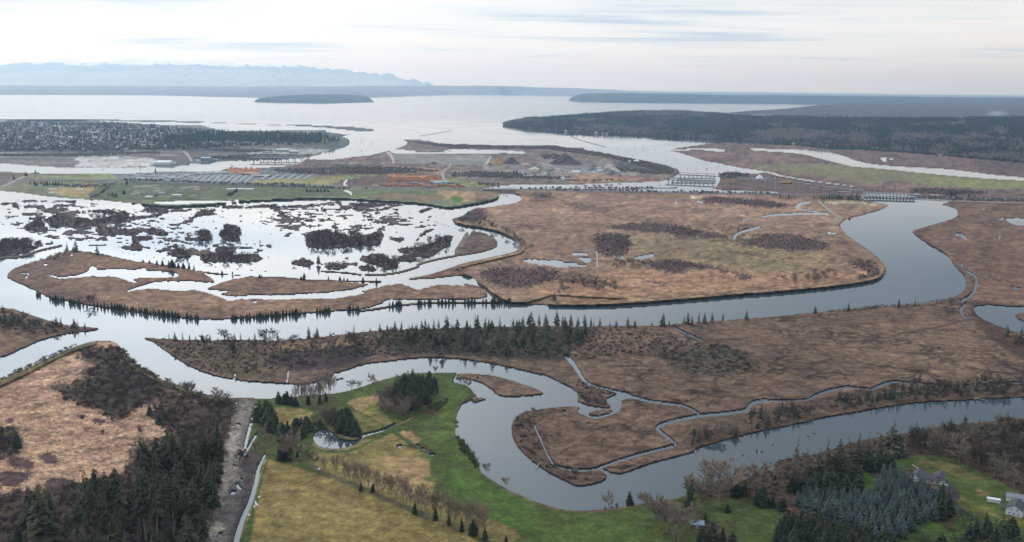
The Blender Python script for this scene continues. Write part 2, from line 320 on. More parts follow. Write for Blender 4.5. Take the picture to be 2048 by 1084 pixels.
for Q in ([(0, 100), (150, 95), (420, 80), (440, 95), (400, 105), (200, 108), (0, 112)], [(400, 100), (450, 95), (470, 130), (500, 150), (560, 190), (598, 205), (560, 215), (450, 180), (480, 150), (420, 140)],
          [(470, 95), (700, 85), (850, 65), (960, 50), (960, 68), (850, 85), (700, 105), (480, 108)], [(960, 50), (1000, 60), (1010, 90), (1100, 105), (1200, 120), (1380, 105), (1440, 80), (1400, 115), (1250, 128), (1100, 125), (980, 100)],
          [(1060, 60), (1120, 70), (1340, 70), (1380, 80), (1240, 105), (1100, 95)], [(1380, 82), (1560, 75), (1440, 95)], [(820, 105), (880, 130), (910, 140), (840, 135)], [(670, 162), (740, 150), (735, 170)],
          [(1640, 130), (1760, 105), (1750, 135), (1660, 150)], [(1180, 150), (1260, 150), (1220, 158)], [(1420, 150), (1480, 145), (1470, 165)], [(1340, 180), (1370, 190), (1340, 190)],
          [(680, 405), (690, 330), (760, 300), (900, 300), (940, 320), (1100, 340), (1240, 330), (1320, 280), (1350, 310), (1350, 380), (1310, 430), (1200, 440), (1100, 430), (960, 455), (800, 455), (710, 440)],
          [(1395, 360), (1480, 365), (1540, 365), (1500, 400), (1450, 385)], [(1480, 460), (1600, 445), (1690, 430), (1780, 400), (1830, 360), (1940, 350), (1920, 430), (1800, 500), (1720, 540), (1640, 520), (1500, 490)],
          [(1600, 275), (1670, 278), (1620, 290)], [(1620, 385), (1700, 310), (1790, 285), (1730, 320), (1640, 390)], [(1150, 540), (1250, 500), (1330, 505), (1400, 540), (1480, 560), (1470, 610), (1380, 640), (1290, 600), (1200, 580)],
          [(1140, 620), (1180, 590), (1290, 620), (1280, 655), (1180, 645)], [(1490, 520), (1560, 500), (1640, 550), (1560, 570), (1480, 560)], [(560, 590), (600, 555), (700, 550), (760, 570), (730, 610), (620, 605)],
          [(860, 600), (940, 570), (980, 580), (1060, 580), (1060, 600), (960, 635), (870, 625)], [(0, 440), (100, 455), (60, 465), (0, 460)], [(300, 422), (328, 425), (325, 433), (300, 432)], [(350, 428), (395, 428), (390, 440), (355, 438)],
          [(270, 468), (320, 466), (315, 474), (280, 474)], [(390, 475), (465, 478), (430, 482)], [(540, 425), (575, 430), (550, 435)], [(880, 525), (910, 528), (900, 534)], [(1010, 528), (1070, 540), (1060, 550), (1020, 540)],
          [(0, 510), (60, 520), (150, 520), (230, 500), (330, 535), (300, 565), (220, 575), (120, 575), (0, 560)], [(0, 260), (40, 250), (130, 280), (140, 340), (80, 390), (0, 360)], [(1080, 575), (1140, 580), (1130, 600), (1080, 595)]):
    CL.append(Z(450, 390, 4.267, Q))
for q in CL: shore(q, 1, rx=2, amp=1.6)
# scattered tussocks through the flood
r = fill([(0, 398), (150, 402), (330, 420), (470, 412), (640, 405), (880, 420), (900, 450), (900, 500), (830, 525), (730, 540), (600, 530), (420, 515), (240, 490), (130, 480), (0, 470)])
sl, m = r; m = blur(m, 4, 2)
t = fbm(GX[sl]/16, GY[sl]/4.0, 5, 40)*.75+fbm(GX[sl]/150, GY[sl]/55, 3, 47)*1.25
k = np.clip((t-.16)*9, 0, .95)*m
t2 = fbm(GX[sl]/13, GY[sl]/1.7, 4, 43)+.6*fbm(GX[sl]/120, GY[sl]/40, 2, 44)
k = np.maximum(k, np.clip((t2-.21)*8, 0, .9)*m)
LAND[sl] = np.maximum(LAND[sl], k)
# ponds and creeks cut through the land
shore([(305, 404.6), (350, 402), (400, 401), (458, 400.4), (480, 399.6), (468, 403.5), (419, 406.5), (380, 408), (332, 409)], 0, amp=.2)
shore([(1948, 617), (1956, 612), (1990, 611), (2048, 614), (2240, 622), (2240, 668), (2100, 672), (2048, 668), (2007, 655), (1980, 644), (1955, 630)], 0)
shore([(2060, 626), (2035, 628), (2030, 633), (2042, 640), (2060, 645)], 1)
shore([(2011, 439), (2031, 436), (2060, 437), (2240, 445), (2240, 460), (2060, 452), (2031, 449.5)], 0)
for pts, wd in (([(1922, 527), (1926, 538), (1938, 545), (1950, 551), (1953, 565), (1947, 585), (1924, 602)], (1.4, 2.6)),
                ([(1932, 609), (1922, 618), (1924, 628), (1933, 636)], 2.2),
                ([(1197, 936), (1230, 924), (1282, 908), (1345, 892), (1349, 886), (1330, 870), (1315, 858), (1318, 852), (1345, 842), (1380, 835), (1401, 831), (1440, 828), (1490, 821), (1500, 810), (1512, 804), (1532, 801)], (3.0, 4.0)),
                ([(1532, 801), (1560, 801), (1613, 799)], 1.5), ([(1613, 799), (1649, 784), (1681, 776), (1700, 774)], 2.6), ([(1700, 774), (1745, 778)], 1.2), ([(1745, 778), (1770, 767), (1795, 763)], 2.4),
                ([(1795, 763), (1900, 772), (1950, 769), (2021, 765.5), (2100, 764)], 1.5),
                ([(1264, 793), (1300, 802), (1353, 809), (1380, 816), (1400, 829)], (3.0, 2.0)),
                ([(1197, 937), (1160, 940), (1116, 933), (1098, 914), (1087, 890), (1072, 858), (1070, 848)], (2.6, 1.0)),
                (Z(680, 360, 2.926, [(1500, 415), (1503, 450), (1505, 510)]), 1.1),
                (Z(1348, 360, 2.926, [(720, 160), (730, 145), (760, 135), (800, 128)]), (3.5, 1.5)), (Z(1348, 360, 2.926, [(720, 160), (770, 175), (850, 188)]), 1.2),
                (Z(1348, 360, 2.926, [(525, 213), (600, 204), (700, 199), (850, 196), (900, 200)]), 2.0), (Z(1348, 360, 2.926, [(350, 345), (370, 315), (420, 297), (470, 283), (495, 275)]), 2.4),
                (Z(380, 220, 5.12, [(1600, 720), (1580, 755), (1600, 775)]), 2.0), (Z(380, 220, 5.12, [(1580, 820), (1640, 845), (1650, 865)]), 2.0),
                (Z(0, 820, 4.096, [(2100, 200), (2040, 300), (1990, 380)]), 2.2), ([(512, 812), (508, 830), (497, 865), (490, 895)], (3, 2.6)),
                ([(530, 910), (518, 935), (512, 965), (500, 1005), (485, 1040), (472, 1084), (462, 1130), (455, 1200)], (2.6, 7)),
                ([(1131, 822), (1127, 822)], 1), (Z(0, 360, 2.926, [(150, 575), (165, 548), (130, 545)]), .9),
                (Z(0, 700, 2.823, [(1320, 165), (1330, 130)]), 1.0), (Z(0, 700, 2.823, [(1620, 180), (1630, 115)]), 1.0),
                (Z(1348, 360, 2.926, [(0, 860), (60, 890), (165, 940)]), 1.4), (Z(1348, 360, 2.926, [(1650, 320), (1680, 315), (1710, 345)]), 1.1), (Z(1348, 360, 2.926, [(1650, 320), (1690, 335), (1710, 347)]), 1.0),
                (Z(1348, 360, 2.926, [(1900, 230), (1925, 225)]), 1.2), (Z(1348, 360, 2.926, [(1900, 345), (1910, 320)]), 1.2),
                (Z(680, 700, 2.823, [(640, 180), (660, 135)]), 1.0)):
    line(pts, wd, 0)
for q in (Z(680, 360, 2.926, [(1060, 470), (1150, 465), (1250, 465), (1330, 480), (1460, 500), (1400, 510), (1280, 505), (1150, 492)]), Z(680, 360, 2.926, [(1360, 425), (1440, 430), (1440, 440), (1370, 435)]),
          Z(680, 360, 2.926, [(1400, 455), (1460, 460), (1460, 475), (1410, 470)]), Z(680, 360, 2.926, [(1720, 455), (1780, 435), (1860, 440), (1830, 455), (1780, 465)]), Z(680, 360, 2.926, [(1620, 455), (1640, 430), (1660, 455)])):
    shore(q, 0, amp=3.0)
shore(Z(500, 720, 4.096, [(520, 610), (600, 560), (660, 580), (720, 640), (760, 655), (840, 660), (890, 655), (880, 680), (800, 712), (700, 722), (600, 715), (540, 685)]), 0, amp=.3)
line(Z(500, 720, 4.096, [(900, 650), (930, 620), (1000, 600), (1090, 575), (1150, 545), (1190, 520)]), (3, 1.4), 0)
for q in (Z(500, 720, 4.096, [(1200, 700), (1240, 695), (1250, 710), (1210, 715)]), Z(500, 720, 4.096, [(1360, 695), (1410, 700), (1380, 708)]), Z(500, 720, 4.096, [(1400, 720), (1430, 722), (1425, 738)]),
          Z(500, 720, 4.096, [(1460, 760), (1520, 772), (1500, 785)]), Z(500, 720, 4.096, [(1515, 290), (1530, 255), (1545, 260), (1535, 285)]),
          Z(0, 820, 4.096, [(1880, 680), (1910, 655), (1940, 665), (1920, 690)]), Z(0, 820, 4.096, [(1940, 600), (1960, 610), (1985, 640), (1970, 655), (1945, 640)]), Z(0, 820, 4.096, [(1935, 115), (1975, 115), (1970, 125), (1940, 123)]),
          Z(0, 820, 4.096, [(1790, 1000), (1820, 1005), (1815, 1018), (1795, 1015)]), Z(0, 820, 4.096, [(1910, 440), (1930, 455), (1940, 480), (1920, 470)]), Z(0, 820, 4.096, [(1965, 555), (1990, 565), (2000, 580), (1975, 570)]),
          Z(1348, 360, 2.926, [(1965, 630), (2025, 628), (2020, 642)]), Z(1348, 360, 2.926, [(1800, 165), (1825, 165), (1815, 172)]), Z(1348, 360, 2.926, [(130, 125), (150, 122), (170, 135), (150, 135)]), Z(1348, 360, 2.926, [(0, 130), (25, 135), (20, 142)]),
          Z(1520, 300, 5.12, [(1060, 70), (1200, 75), (1380, 90), (1280, 95), (1200, 80)]), Z(1520, 300, 5.12, [(1215, 90), (1290, 100), (1300, 125), (1270, 125), (1250, 105)]),
          Z(0, 360, 2.926, [(240, 495), (280, 490), (270, 500)]), Z(0, 360, 2.926, [(410, 435), (440, 437), (420, 445)]), Z(0, 360, 2.926, [(1460, 710), (1510, 708), (1490, 716)]), Z(0, 360, 2.926, [(1580, 595), (1640, 595), (1610, 602)]),
          Z(1348, 360, 2.926, [(1940, 540), (1975, 540), (1960, 548)]), Z(1348, 360, 2.926, [(2030, 285), (2045, 290), (2030, 293)])):
    shore(q, 0, rx=1, amp=.8)
# islets and small spits
shore(Z(680, 700, 2.823, [(1400, 355), (1470, 335), (1540, 340), (1500, 360), (1430, 370)]), 1, amp=.4)
line([(671, 759), (687, 755)], 1.2, 1)
shore(Z(500, 720, 4.096, [(1820, 330), (1860, 305), (1940, 320), (1900, 330), (1850, 345)]), 1, rx=1)
line([(972, 384), (1000, 388), (1017, 393)], .8, 1)
shore(Z(1348, 700, 2.823, [(-10, 520), (5, 530), (0, 550)]), 1)
line([(1355, 375), (1240, 377.5), (1040, 378.5)], 1.2, 1)
# the long sand bar and jetty off the city shore, log booms' shelf
shore(Z(380, 220, 5.12, [(820, 150), (1000, 146), (1200, 152), (1500, 165), (1700, 175), (1895, 200), (1810, 225), (1600, 205), (1350, 180), (1100, 165)]), 1, amp=.3)
line([(-10, 239), (100, 240), (290, 241.5), (400, 244.5), (480, 247.5), (560, 250)], .8, 1)
line([(660, 268), (690, 270)], 1.2, 1)

# ------------------------------------------------------------------ colours of the ground
COL[:] = (lin((116, 94, 82))*GAIN).astype(np.float32)
COL *= (1+0.35*NB)[..., None]; CRK[:] = 1.0
TAN = (160, 130, 106); TAN2 = (178, 148, 124); DK = (74, 58, 56); RED = (82, 62, 62); OLV = (92, 88, 70)
GRN = (92, 104, 52); GRN2 = (70, 92, 46); YEL = (150, 128, 84); GRY = (118, 116, 118)
def P(*a, **k): paint(*a, **k)
# city and industrial belt
P([(-210, 236), (700, 236), (710, 300), (630, 316), (380, 333), (-210, 330)], (92, 96, 92), 1, .5, cls=3, crk=0)
P([(0, 243), (420, 250), (640, 262), (600, 285), (300, 300), (0, 300)], (128, 128, 124), 3, 2.5, alpha=.6)
P([(560, 265), (660, 270), (640, 285), (560, 290)], (96, 112, 70), 2, 2)
P([(430, 275), (640, 288), (600, 300), (430, 296)], (110, 104, 96), 2, 1.5)
P([(-100, 303), (160, 305), (400, 300), (560, 308), (520, 316), (380, 322), (160, 316), (-100, 322)], (96, 88, 84), 2, 1.0)
P([(150, 320), (160, 314), (300, 316), (300, 332), (155, 333)], (192, 190, 190), 1, .8, cls=4)
P([(0, 320), (150, 320), (140, 331), (0, 326)], (118, 112, 108), 1, .8)
P([(505, 303), (560, 298), (640, 298), (660, 302), (600, 312), (500, 312)], (160, 160, 158), 1, 1.5, cls=4)
pline([(368, 303), (376, 310), (383, 322)], 1.6, (182, 178, 172), cls=5)
pline([(250, 302), (330, 303), (368, 303)], .8, (170, 168, 165))
pline([(-10, 306), (150, 307), (300, 309), (360, 311)], .7, (170, 165, 165))
pline([(-10, 314), (200, 316)], .7, (160, 158, 158))
# farm strip between the river and the flooded fields
P([(-210, 336), (0, 342), (330, 342), (980, 383), (1000, 396), (897, 416), (640, 398), (333, 414), (0, 384), (-210, 372)], (118, 118, 92), 1, .4, cls=1, crk=0)
P([(0, 343), (120, 348), (60, 362), (0, 372)], (112, 98, 86), 2, 1)
P([(70, 352), (240, 348), (235, 360), (75, 356)], (132, 138, 92), 1, 1.2)
P([(100, 378), (150, 372), (215, 376), (185, 396), (110, 388)], (160, 140, 98), 2, .8)
P([(225, 365), (400, 372), (400, 398), (330, 402), (180, 397)], (92, 100, 70), 2, 1.2)
P([(400, 372), (700, 380), (700, 392), (420, 396)], (98, 102, 74), 2, 1.2)
P([(240, 345), (380, 344), (470, 340), (560, 336), (630, 350), (640, 362), (505, 364), (400, 366), (260, 360), (232, 352)], (122, 124, 128), 1, .6, cls=4)
P([(505, 360), (600, 356), (690, 350), (690, 366), (620, 370), (520, 368)], (148, 142, 98), 1, .6)
P([(690, 350), (770, 347), (760, 355), (700, 360)], (124, 138, 84), 1, .6)
P([(470, 335), (510, 333), (520, 345), (470, 346), (452, 341)], (172, 120, 94), 1, 1)
P(Z(380, 220, 5.12, [(1480, 760), (1560, 720), (1700, 700), (1960, 650), (2048, 650), (2048, 780), (1700, 785)]), (108, 84, 78), 1, 1.5)
P([(760, 352), (800, 346), (900, 352), (900, 378), (760, 376)], (112, 92, 86), 1, 1.5)
P([(775, 350), (850, 348), (885, 356), (885, 362), (800, 362)], (186, 124, 96), 1, 1.5)
P([(880, 360), (930, 355), (1000, 358), (1060, 362), (1060, 368), (990, 370), (940, 376), (890, 378)], (136, 142, 84), 1, .6)
P([(700, 380), (860, 381), (860, 388), (700, 390)], (98, 110, 74), 1, .6); P([(760, 388), (880, 390), (890, 400), (760, 398)], (126, 106, 86), 1, 1)
P([(875, 382), (950, 384), (955, 396), (930, 405), (905, 405), (893, 395)], (160, 132, 104), 1, .6)
P([(900, 393), (920, 393), (928, 402), (908, 405)], (88, 118, 58), 1, .3)
P([(950, 385), (985, 385), (992, 392), (960, 395)], (128, 104, 86), 1, .8)
r_ = random.Random(3)
for k in range(60):   # dark hedges, rough corners and pale litter of the small farms
    x, y = r_.uniform(240, 420), r_.uniform(372, 396); l = r_.uniform(5, 26); pline([(x, y), (x+l, y-l*r_.uniform(-.05, .35))], r_.uniform(.5, 1.4), r_.choice(((70, 72, 54), (100, 84, 74), (82, 70, 64), (150, 146, 140))), .7)
for k in range(40):
    x, y = r_.uniform(0, 960), r_.uniform(345, 392); l = r_.uniform(8, 60); pline([(x, y), (x+l, y+l*.02)], r_.uniform(.4, .9), r_.choice(((76, 74, 58), (120, 108, 88), (96, 84, 72))), .55)
pline([(250, 363.5), (380, 369), (600, 374), (700, 376.5)], 1.1, (52, 58, 46), .95); pline([(182, 396), (236, 366)], 1.2, (52, 56, 44), .95); pline([(60, 362), (140, 362), (220, 366)], .9, (66, 64, 52), .8)
pline([(0, 350), (120, 350), (180, 353)], .8, (80, 74, 62), .7); pline([(640, 344), (760, 342), (870, 348)], 1.6, (76, 66, 62), .8)
# Smith island, mills and gravel yard
P([(640, 318), (760, 304), (830, 280), (1110, 290), (1360, 335), (1345, 357), (1150, 368), (990, 371), (870, 350), (760, 348), (620, 352)], (118, 104, 96), 1, .5, cls=0, crk=0)
P([(787, 308), (880, 310), (980, 311), (972, 328), (880, 328), (790, 323)], (134, 130, 126), 1, .15, cls=2)
P([(640, 322), (760, 318), (850, 330), (880, 342), (790, 344), (640, 338)], (104, 88, 82), 2, 1.2)
P([(770, 332), (880, 338), (880, 346), (840, 347), (780, 340)], (150, 122, 102), 1, .8)
P([(980, 332), (1250, 340), (1250, 350), (1000, 346), (980, 340)], (128, 122, 120), 2, 2.2)
P([(1080, 318), (1210, 322), (1290, 330), (1280, 345), (1100, 340)], (138, 134, 132), 2, 3.0, alpha=.8)
P([(1240, 325), (1290, 330), (1290, 338), (1245, 338)], (150, 122, 108), 1, 1)
P([(1160, 348), (1250, 352), (1330, 358), (1320, 363), (1170, 367), (1140, 362)], (146, 116, 96), 1, .6)
P([(830, 282), (900, 290), (1000, 292), (1000, 297), (880, 296), (820, 298)], (108, 92, 88), 1, 1.0)
P([(1240, 303), (1350, 335), (1355, 350), (1330, 346), (1230, 335)], (88, 82, 80), 2, 1)
pline([(775, 305), (783, 312), (787, 323)], 1.6, (205, 190, 175), cls=5); pline([(901, 327), (898, 335), (888, 342), (886, 350), (890, 360), (900, 364)], 1.3, (150, 150, 150), cls=5)
pline([(980, 315), (975, 325), (968, 330)], 1.4, (205, 195, 185)); pline([(660, 326), (760, 326), (900, 327), (1000, 332), (1140, 336), (1250, 345)], .8, (128, 128, 130))
for k in range(90):
    x, y = r_.uniform(960, 1300), r_.uniform(324, 350); l = r_.uniform(4, 22); pline([(x, y), (x+l, y+r_.uniform(-.6, .8))], r_.uniform(.4, 1.0), r_.choice(((70, 66, 66), (84, 72, 68), (176, 172, 168), (150, 140, 132), (60, 58, 60))), .7)
for k in range(60):
    x, y = r_.uniform(640, 990), r_.uniform(328, 350); l = r_.uniform(8, 40); pline([(x, y), (x+l, y+l*.03)], r_.uniform(.5, 1.3), r_.choice(((76, 66, 64), (92, 80, 72), (134, 112, 96))), .7)
for k in range(70):
    x, y = r_.uniform(765, 925), r_.uniform(354, 375); l = r_.uniform(3, 16); pline([(x, y), (x+l, y+r_.uniform(-.4, .4))], r_.uniform(.4, .9), r_.choice(((60, 50, 50), (84, 60, 54), (196, 130, 98), (150, 144, 140))), .8)
for k in range(60):
    x, y = r_.uniform(0, 640), r_.uniform(302, 332); l = r_.uniform(6, 40); pline([(x, y), (x+l, y+l*.01)], r_.uniform(.3, .8), r_.choice(((70, 68, 70), (84, 76, 74), (170, 168, 168), (104, 96, 92))), .6)
# right marshes
P([(1340, 300), (1500, 286), (1720, 300), (2048, 326), (2240, 340), (2240, 370), (2048, 358), (1700, 333), (1600, 308), (1500, 300)], (104, 84, 80), 1, .3, crk=0)
P([(1345, 303), (1500, 302), (1600, 308), (1690, 331), (1770, 338), (2048, 362), (2240, 372), (2240, 410), (2010, 398), (1700, 372), (1560, 348)], (112, 90, 84), 1, .3, crk=0)
P([(1500, 333), (1600, 326), (1700, 331), (1880, 345), (2048, 360), (2240, 372), (2240, 388), (2048, 379), (1900, 374), (1790, 360), (1760, 368), (1700, 364), (1620, 350)], (122, 115, 86), 2, 1.0, cls=1)
P([(1820, 352), (2048, 366), (2048, 378), (1860, 371)], (124, 126, 84), 2, 1.0)
P([(1520, 350), (1620, 362), (1740, 372), (1770, 386), (1550, 384), (1440, 378)], (108, 88, 84), 1, 1)
pline([(1770, 369), (1790, 361), (1860, 362)], .8, (88, 74, 74))
# big brown island in the middle
BI = [(985, 384), (1240, 386), (1560, 391), (1740, 398), (1778, 410), (1690, 440), (1684, 460), (1770, 530), (1772, 550), (1650, 576), (1300, 606), (1040, 606), (820, 558), (1036, 490), (905, 440)]
P(BI, (138, 112, 95), 1, .3, cls=0, crk=.25)
P([(1000, 400), (1500, 395), (1700, 430), (1500, 440), (1250, 440), (1010, 430)], (152, 122, 104), 8, 2.0, nz=NB)
P([(1270, 470), (1420, 468), (1500, 480), (1640, 500), (1690, 530), (1600, 545), (1480, 545), (1330, 525), (1260, 510)], (138, 118, 92), 14, 3.0, nz=NB)
P([(1300, 540), (1480, 545), (1700, 540), (1740, 550), (1600, 572), (1300, 590), (1100, 598), (1060, 580)], (158, 124, 100), 6, 1.5, nz=NB)
P([(1250, 470), (1380, 465), (1450, 480), (1300, 500)], (134, 116, 92), 5, 2, nz=NB)
for q in (Z(1348, 360, 2.926, [(480, 330), (600, 315), (760, 330), (890, 370), (890, 405), (700, 415), (560, 400), (400, 385), (320, 375), (400, 365)]), Z(680, 360, 2.926, [(830, 540), (960, 510), (1100, 520), (1200, 515), (1290, 550), (1200, 600), (1060, 630), (920, 615), (850, 580)]),
          Z(680, 360, 2.926, [(1480, 330), (1600, 320), (1690, 350), (1690, 410), (1640, 440), (1560, 450), (1500, 400)]), Z(680, 360, 2.926, [(1740, 480), (1860, 465), (2048, 480), (2048, 510), (1980, 550), (1880, 530)]),
          Z(1348, 360, 2.926, [(0, 470), (120, 480), (300, 520), (440, 560), (480, 580), (400, 580), (330, 545), (200, 525), (0, 505)]), Z(1348, 360, 2.926, [(1040, 470), (1130, 475), (1200, 520), (1190, 570), (1100, 590), (1080, 560), (1130, 540), (1040, 500)]),
          Z(1348, 360, 2.926, [(0, 325), (200, 340), (340, 345), (440, 270), (470, 255), (400, 320), (340, 358), (0, 340)]), Z(680, 360, 2.926, [(1600, 265), (1850, 250), (2048, 280), (2048, 318), (1850, 305), (1620, 290)]),
          Z(1348, 360, 2.926, [(0, 280), (250, 310), (300, 345), (0, 325)]), Z(1348, 360, 2.926, [(170, 105), (300, 100), (600, 130), (660, 150), (560, 160), (300, 140), (180, 130)]), Z(680, 360, 2.926, [(700, 200), (800, 160), (860, 200), (800, 240), (700, 240)])):
    P(q, RED, 3, 2.0, alpha=.92)
for q in (Z(1348, 360, 2.926, [(400, 430), (500, 425), (560, 450), (520, 455)]), Z(1348, 360, 2.926, [(630, 448), (700, 455), (650, 460)]), Z(680, 360, 2.926, [(1330, 140), (1560, 160), (1560, 190), (1400, 180)]), Z(680, 360, 2.926, [(1030, 260), (1150, 260), (1180, 280), (1060, 280)]),
          Z(1348, 360, 2.926, [(130, 245), (190, 245), (160, 252)]), Z(680, 360, 2.926, [(1780, 590), (1900, 600), (1940, 615), (1860, 612)]), Z(1348, 360, 2.926, [(430, 620), (520, 625), (500, 640), (440, 635)]), Z(1348, 360, 2.926, [(960, 425), (1040, 435), (1000, 440)]),
          Z(1348, 360, 2.926, [(930, 350), (1000, 350), (1020, 380), (950, 380)]), Z(680, 360, 2.926, [(1300, 540), (1500, 560), (1580, 620), (1480, 640), (1420, 610), (1290, 600)])):
    P(q, (98, 76, 70), 3, 2.0, alpha=.8)
P(Z(1348, 360, 2.926, [(0, 340), (160, 360), (200, 420), (300, 470), (500, 520), (760, 540), (850, 520), (500, 480), (300, 400), (250, 350)]), (128, 118, 86), 5, 2.5, alpha=.5, nz=NB)
pline([(1130, 405), (1300, 412), (1420, 420)], .8, (94, 80, 70)); pline([(1375, 400), (1400, 418), (1430, 436)], 1.4, (120, 110, 104), .8); pline([(1380, 398), (1400, 410), (1420, 430)], .5, (160, 140, 125))
pline([(1638, 402), (1665, 425), (1680, 435)], 1.2, (150, 145, 135)); pline([(1680, 435), (1670, 445), (1665, 455)], 1.5, (140, 134, 124))
P([(1650, 404), (1680, 402), (1730, 405), (1755, 412), (1700, 408), (1660, 410)], (176, 172, 140), 1, 1)
P([(1645, 411), (1690, 407), (1750, 412), (1730, 424), (1690, 432), (1660, 424)], (140, 116, 98), 2, .6)
P([(1150, 390), (1180, 389), (1175, 394), (1155, 395)], (196, 168, 138), 1, .5); P([(1378, 391), (1405, 392), (1400, 397), (1385, 396)], (200, 176, 150), 1, .5)
# river banks of that island: levee with a tan track
def levee(pts, wd, h, rgb=(118, 96, 74), track=(168, 138, 108), tw=.8):
    pline(pts, wd, rgb, cls=0, crk=0, h=h)
    if track: pline(pts, tw, track, .85)
levee([(1700, 438), (1689, 450), (1696, 464), (1730, 488), (1763, 514), (1766, 540), (1752, 555), (1700, 565), (1600, 576), (1450, 588), (1300, 600), (1200, 606), (1100, 606)], (3, 4), 3.0)
levee([(915, 532), (933, 550), (965, 570), (1000, 592), (1022, 602), (1050, 603), (1080, 596), (1110, 588), (1170, 592), (1300, 598)], (2.5, 2), 3.0, tw=1.4)
levee([(912, 443), (940, 450), (980, 456), (1015, 467), (1040, 480), (1048, 492), (1040, 504), (1000, 514), (940, 528), (914, 535)], (2.5, 3.5), 3.0, tw=.9)
levee([(0, 386), (98, 396), (254, 408), (332, 411.5), (400, 409.5), (478, 402), (560, 397.5), (634, 395), (700, 395), (760, 399), (819, 402), (860, 406), (897, 412), (936, 407), (975, 400), (994, 394)], (2.2, 2.6), 3.0, (106, 112, 84), None)
levee([(1062, 400), (1050, 392), (1030, 385)], 2, 2.0)
levee([(1900, 600), (1850, 606), (1660, 618), (1520, 631), (1400, 640), (1330, 646)], (4, 2), 1.2, (96, 74, 64), None)
levee([(1935, 590), (1940, 565), (1930, 545), (1912, 525), (1900, 508), (1865, 488), (1835, 468), (1835, 462), (1870, 452), (1915, 438), (1925, 420)], (4, 4), 1.2, (96, 74, 64), None)
# island M
P([(0, 545), (140, 495), (420, 535), (760, 560), (1000, 590), (700, 640), (380, 645), (0, 600)], (132, 104, 88), 1, .3, cls=0, crk=.6)
P([(20, 535), (130, 508), (150, 520), (90, 560), (200, 600), (120, 610), (20, 565)], (108, 84, 76), 4, 2, alpha=.8)
P([(200, 575), (600, 600), (650, 615), (400, 625), (220, 600)], (142, 112, 92), 6, 2, nz=NB)
pline([(70, 585), (150, 605), (310, 629), (444, 637), (615, 626), (740, 617), (1000, 604)], 2, (84, 70, 62), .7)
pline([(134, 500), (239, 514), (342, 530), (441, 547), (609, 559), (762, 563)], 1.6, (78, 66, 58), .9)
P([(910, 465), (1000, 470), (1000, 500), (900, 515)], (106, 86, 78), 2, .5)
pline([(934, 468), (925, 485), (914, 503)], (3, 5), (132, 122, 112), .8)
for pts in ([(912, 511), (880, 517), (851, 524), (834, 530)], [(838, 533), (800, 544), (760, 549), (731, 549)], [(642, 542), (722, 549)], [(0, 516), (41, 513), (79, 501), (123, 491)]):
    pline(pts, 2.4, (112, 98, 84), .8)
P([(820, 558), (912, 532), (935, 550), (871, 556)], (120, 92, 78), 1, .5)
# flood clumps
r = fill([(0, 390), (330, 416), (640, 402), (905, 420), (915, 460), (905, 510), (730, 546), (560, 538), (330, 518), (140, 492), (0, 512)])
sl, m = r; put(sl, blur(m, 2, 1), (86, 74, 72), crk=0)
for q in CL: P(q, (80, 66, 64), 2, 1.5, crk=0)
levee([(0, 386), (98, 396), (254, 408), (332, 411.5), (400, 409.5), (478, 402), (560, 397.5), (634, 395), (700, 395), (760, 399), (819, 402), (860, 406), (897, 412), (936, 407), (975, 400), (994, 394)], (2.8, 3.0), 3.0, (106, 112, 84), None)
# left spit, lower left land
P([(-210, 600), (0, 615), (200, 655), (60, 690), (-210, 780)], (104, 84, 72), 1, .4, cls=0, crk=0)
P([(0, 650), (40, 660), (60, 680), (0, 705)], (118, 96, 78), 3, 1)
P([(-210, 850), (0, 762), (110, 712), (200, 684), (240, 690), (270, 722), (360, 770), (475, 797), (470, 900), (430, 1084), (400, 1250), (-210, 1250)], (178, 144, 122), 3, .8, cls=0, crk=0, reed=1)
for q in (Z(0, 700, 2.823, [(470, 0), (700, 0), (760, 60), (900, 160), (1000, 200), (1340, 270), (1330, 330), (1300, 480), (1100, 520), (870, 400), (850, 340), (960, 240), (900, 200), (730, 320), (700, 380), (620, 390), (560, 330), (380, 270), (370, 200), (520, 150), (560, 100), (480, 70)]),
          Z(0, 700, 2.823, [(0, 830), (200, 800), (450, 760), (700, 690), (760, 520), (1000, 500), (1280, 500), (1250, 850), (1150, 1084), (1130, 1400), (-400, 1400)]),
          Z(0, 700, 2.823, [(440, 130), (540, 95), (660, 120), (680, 160), (520, 160)]), Z(0, 700, 2.823, [(280, 200), (380, 180), (390, 230), (330, 240)]), Z(0, 700, 2.823, [(-60, 480), (80, 460), (110, 540), (60, 600), (-60, 620)])):
    P(q, (84, 66, 60), 5, 1.6, cls=0, crk=0, reed=.1)
P(Z(0, 700, 2.823, [(480, 10), (700, 0), (760, 60), (900, 170), (900, 300), (700, 330), (640, 390), (560, 330), (400, 270), (390, 200), (560, 140)]), (78, 66, 58), 5, 1.6)
P(Z(0, 700, 2.823, [(900, 210), (960, 190), (1180, 270), (1180, 300), (1000, 290), (880, 300), (860, 290)]), (150, 118, 98), 4, 1.6, alpha=.7, reed=.6)
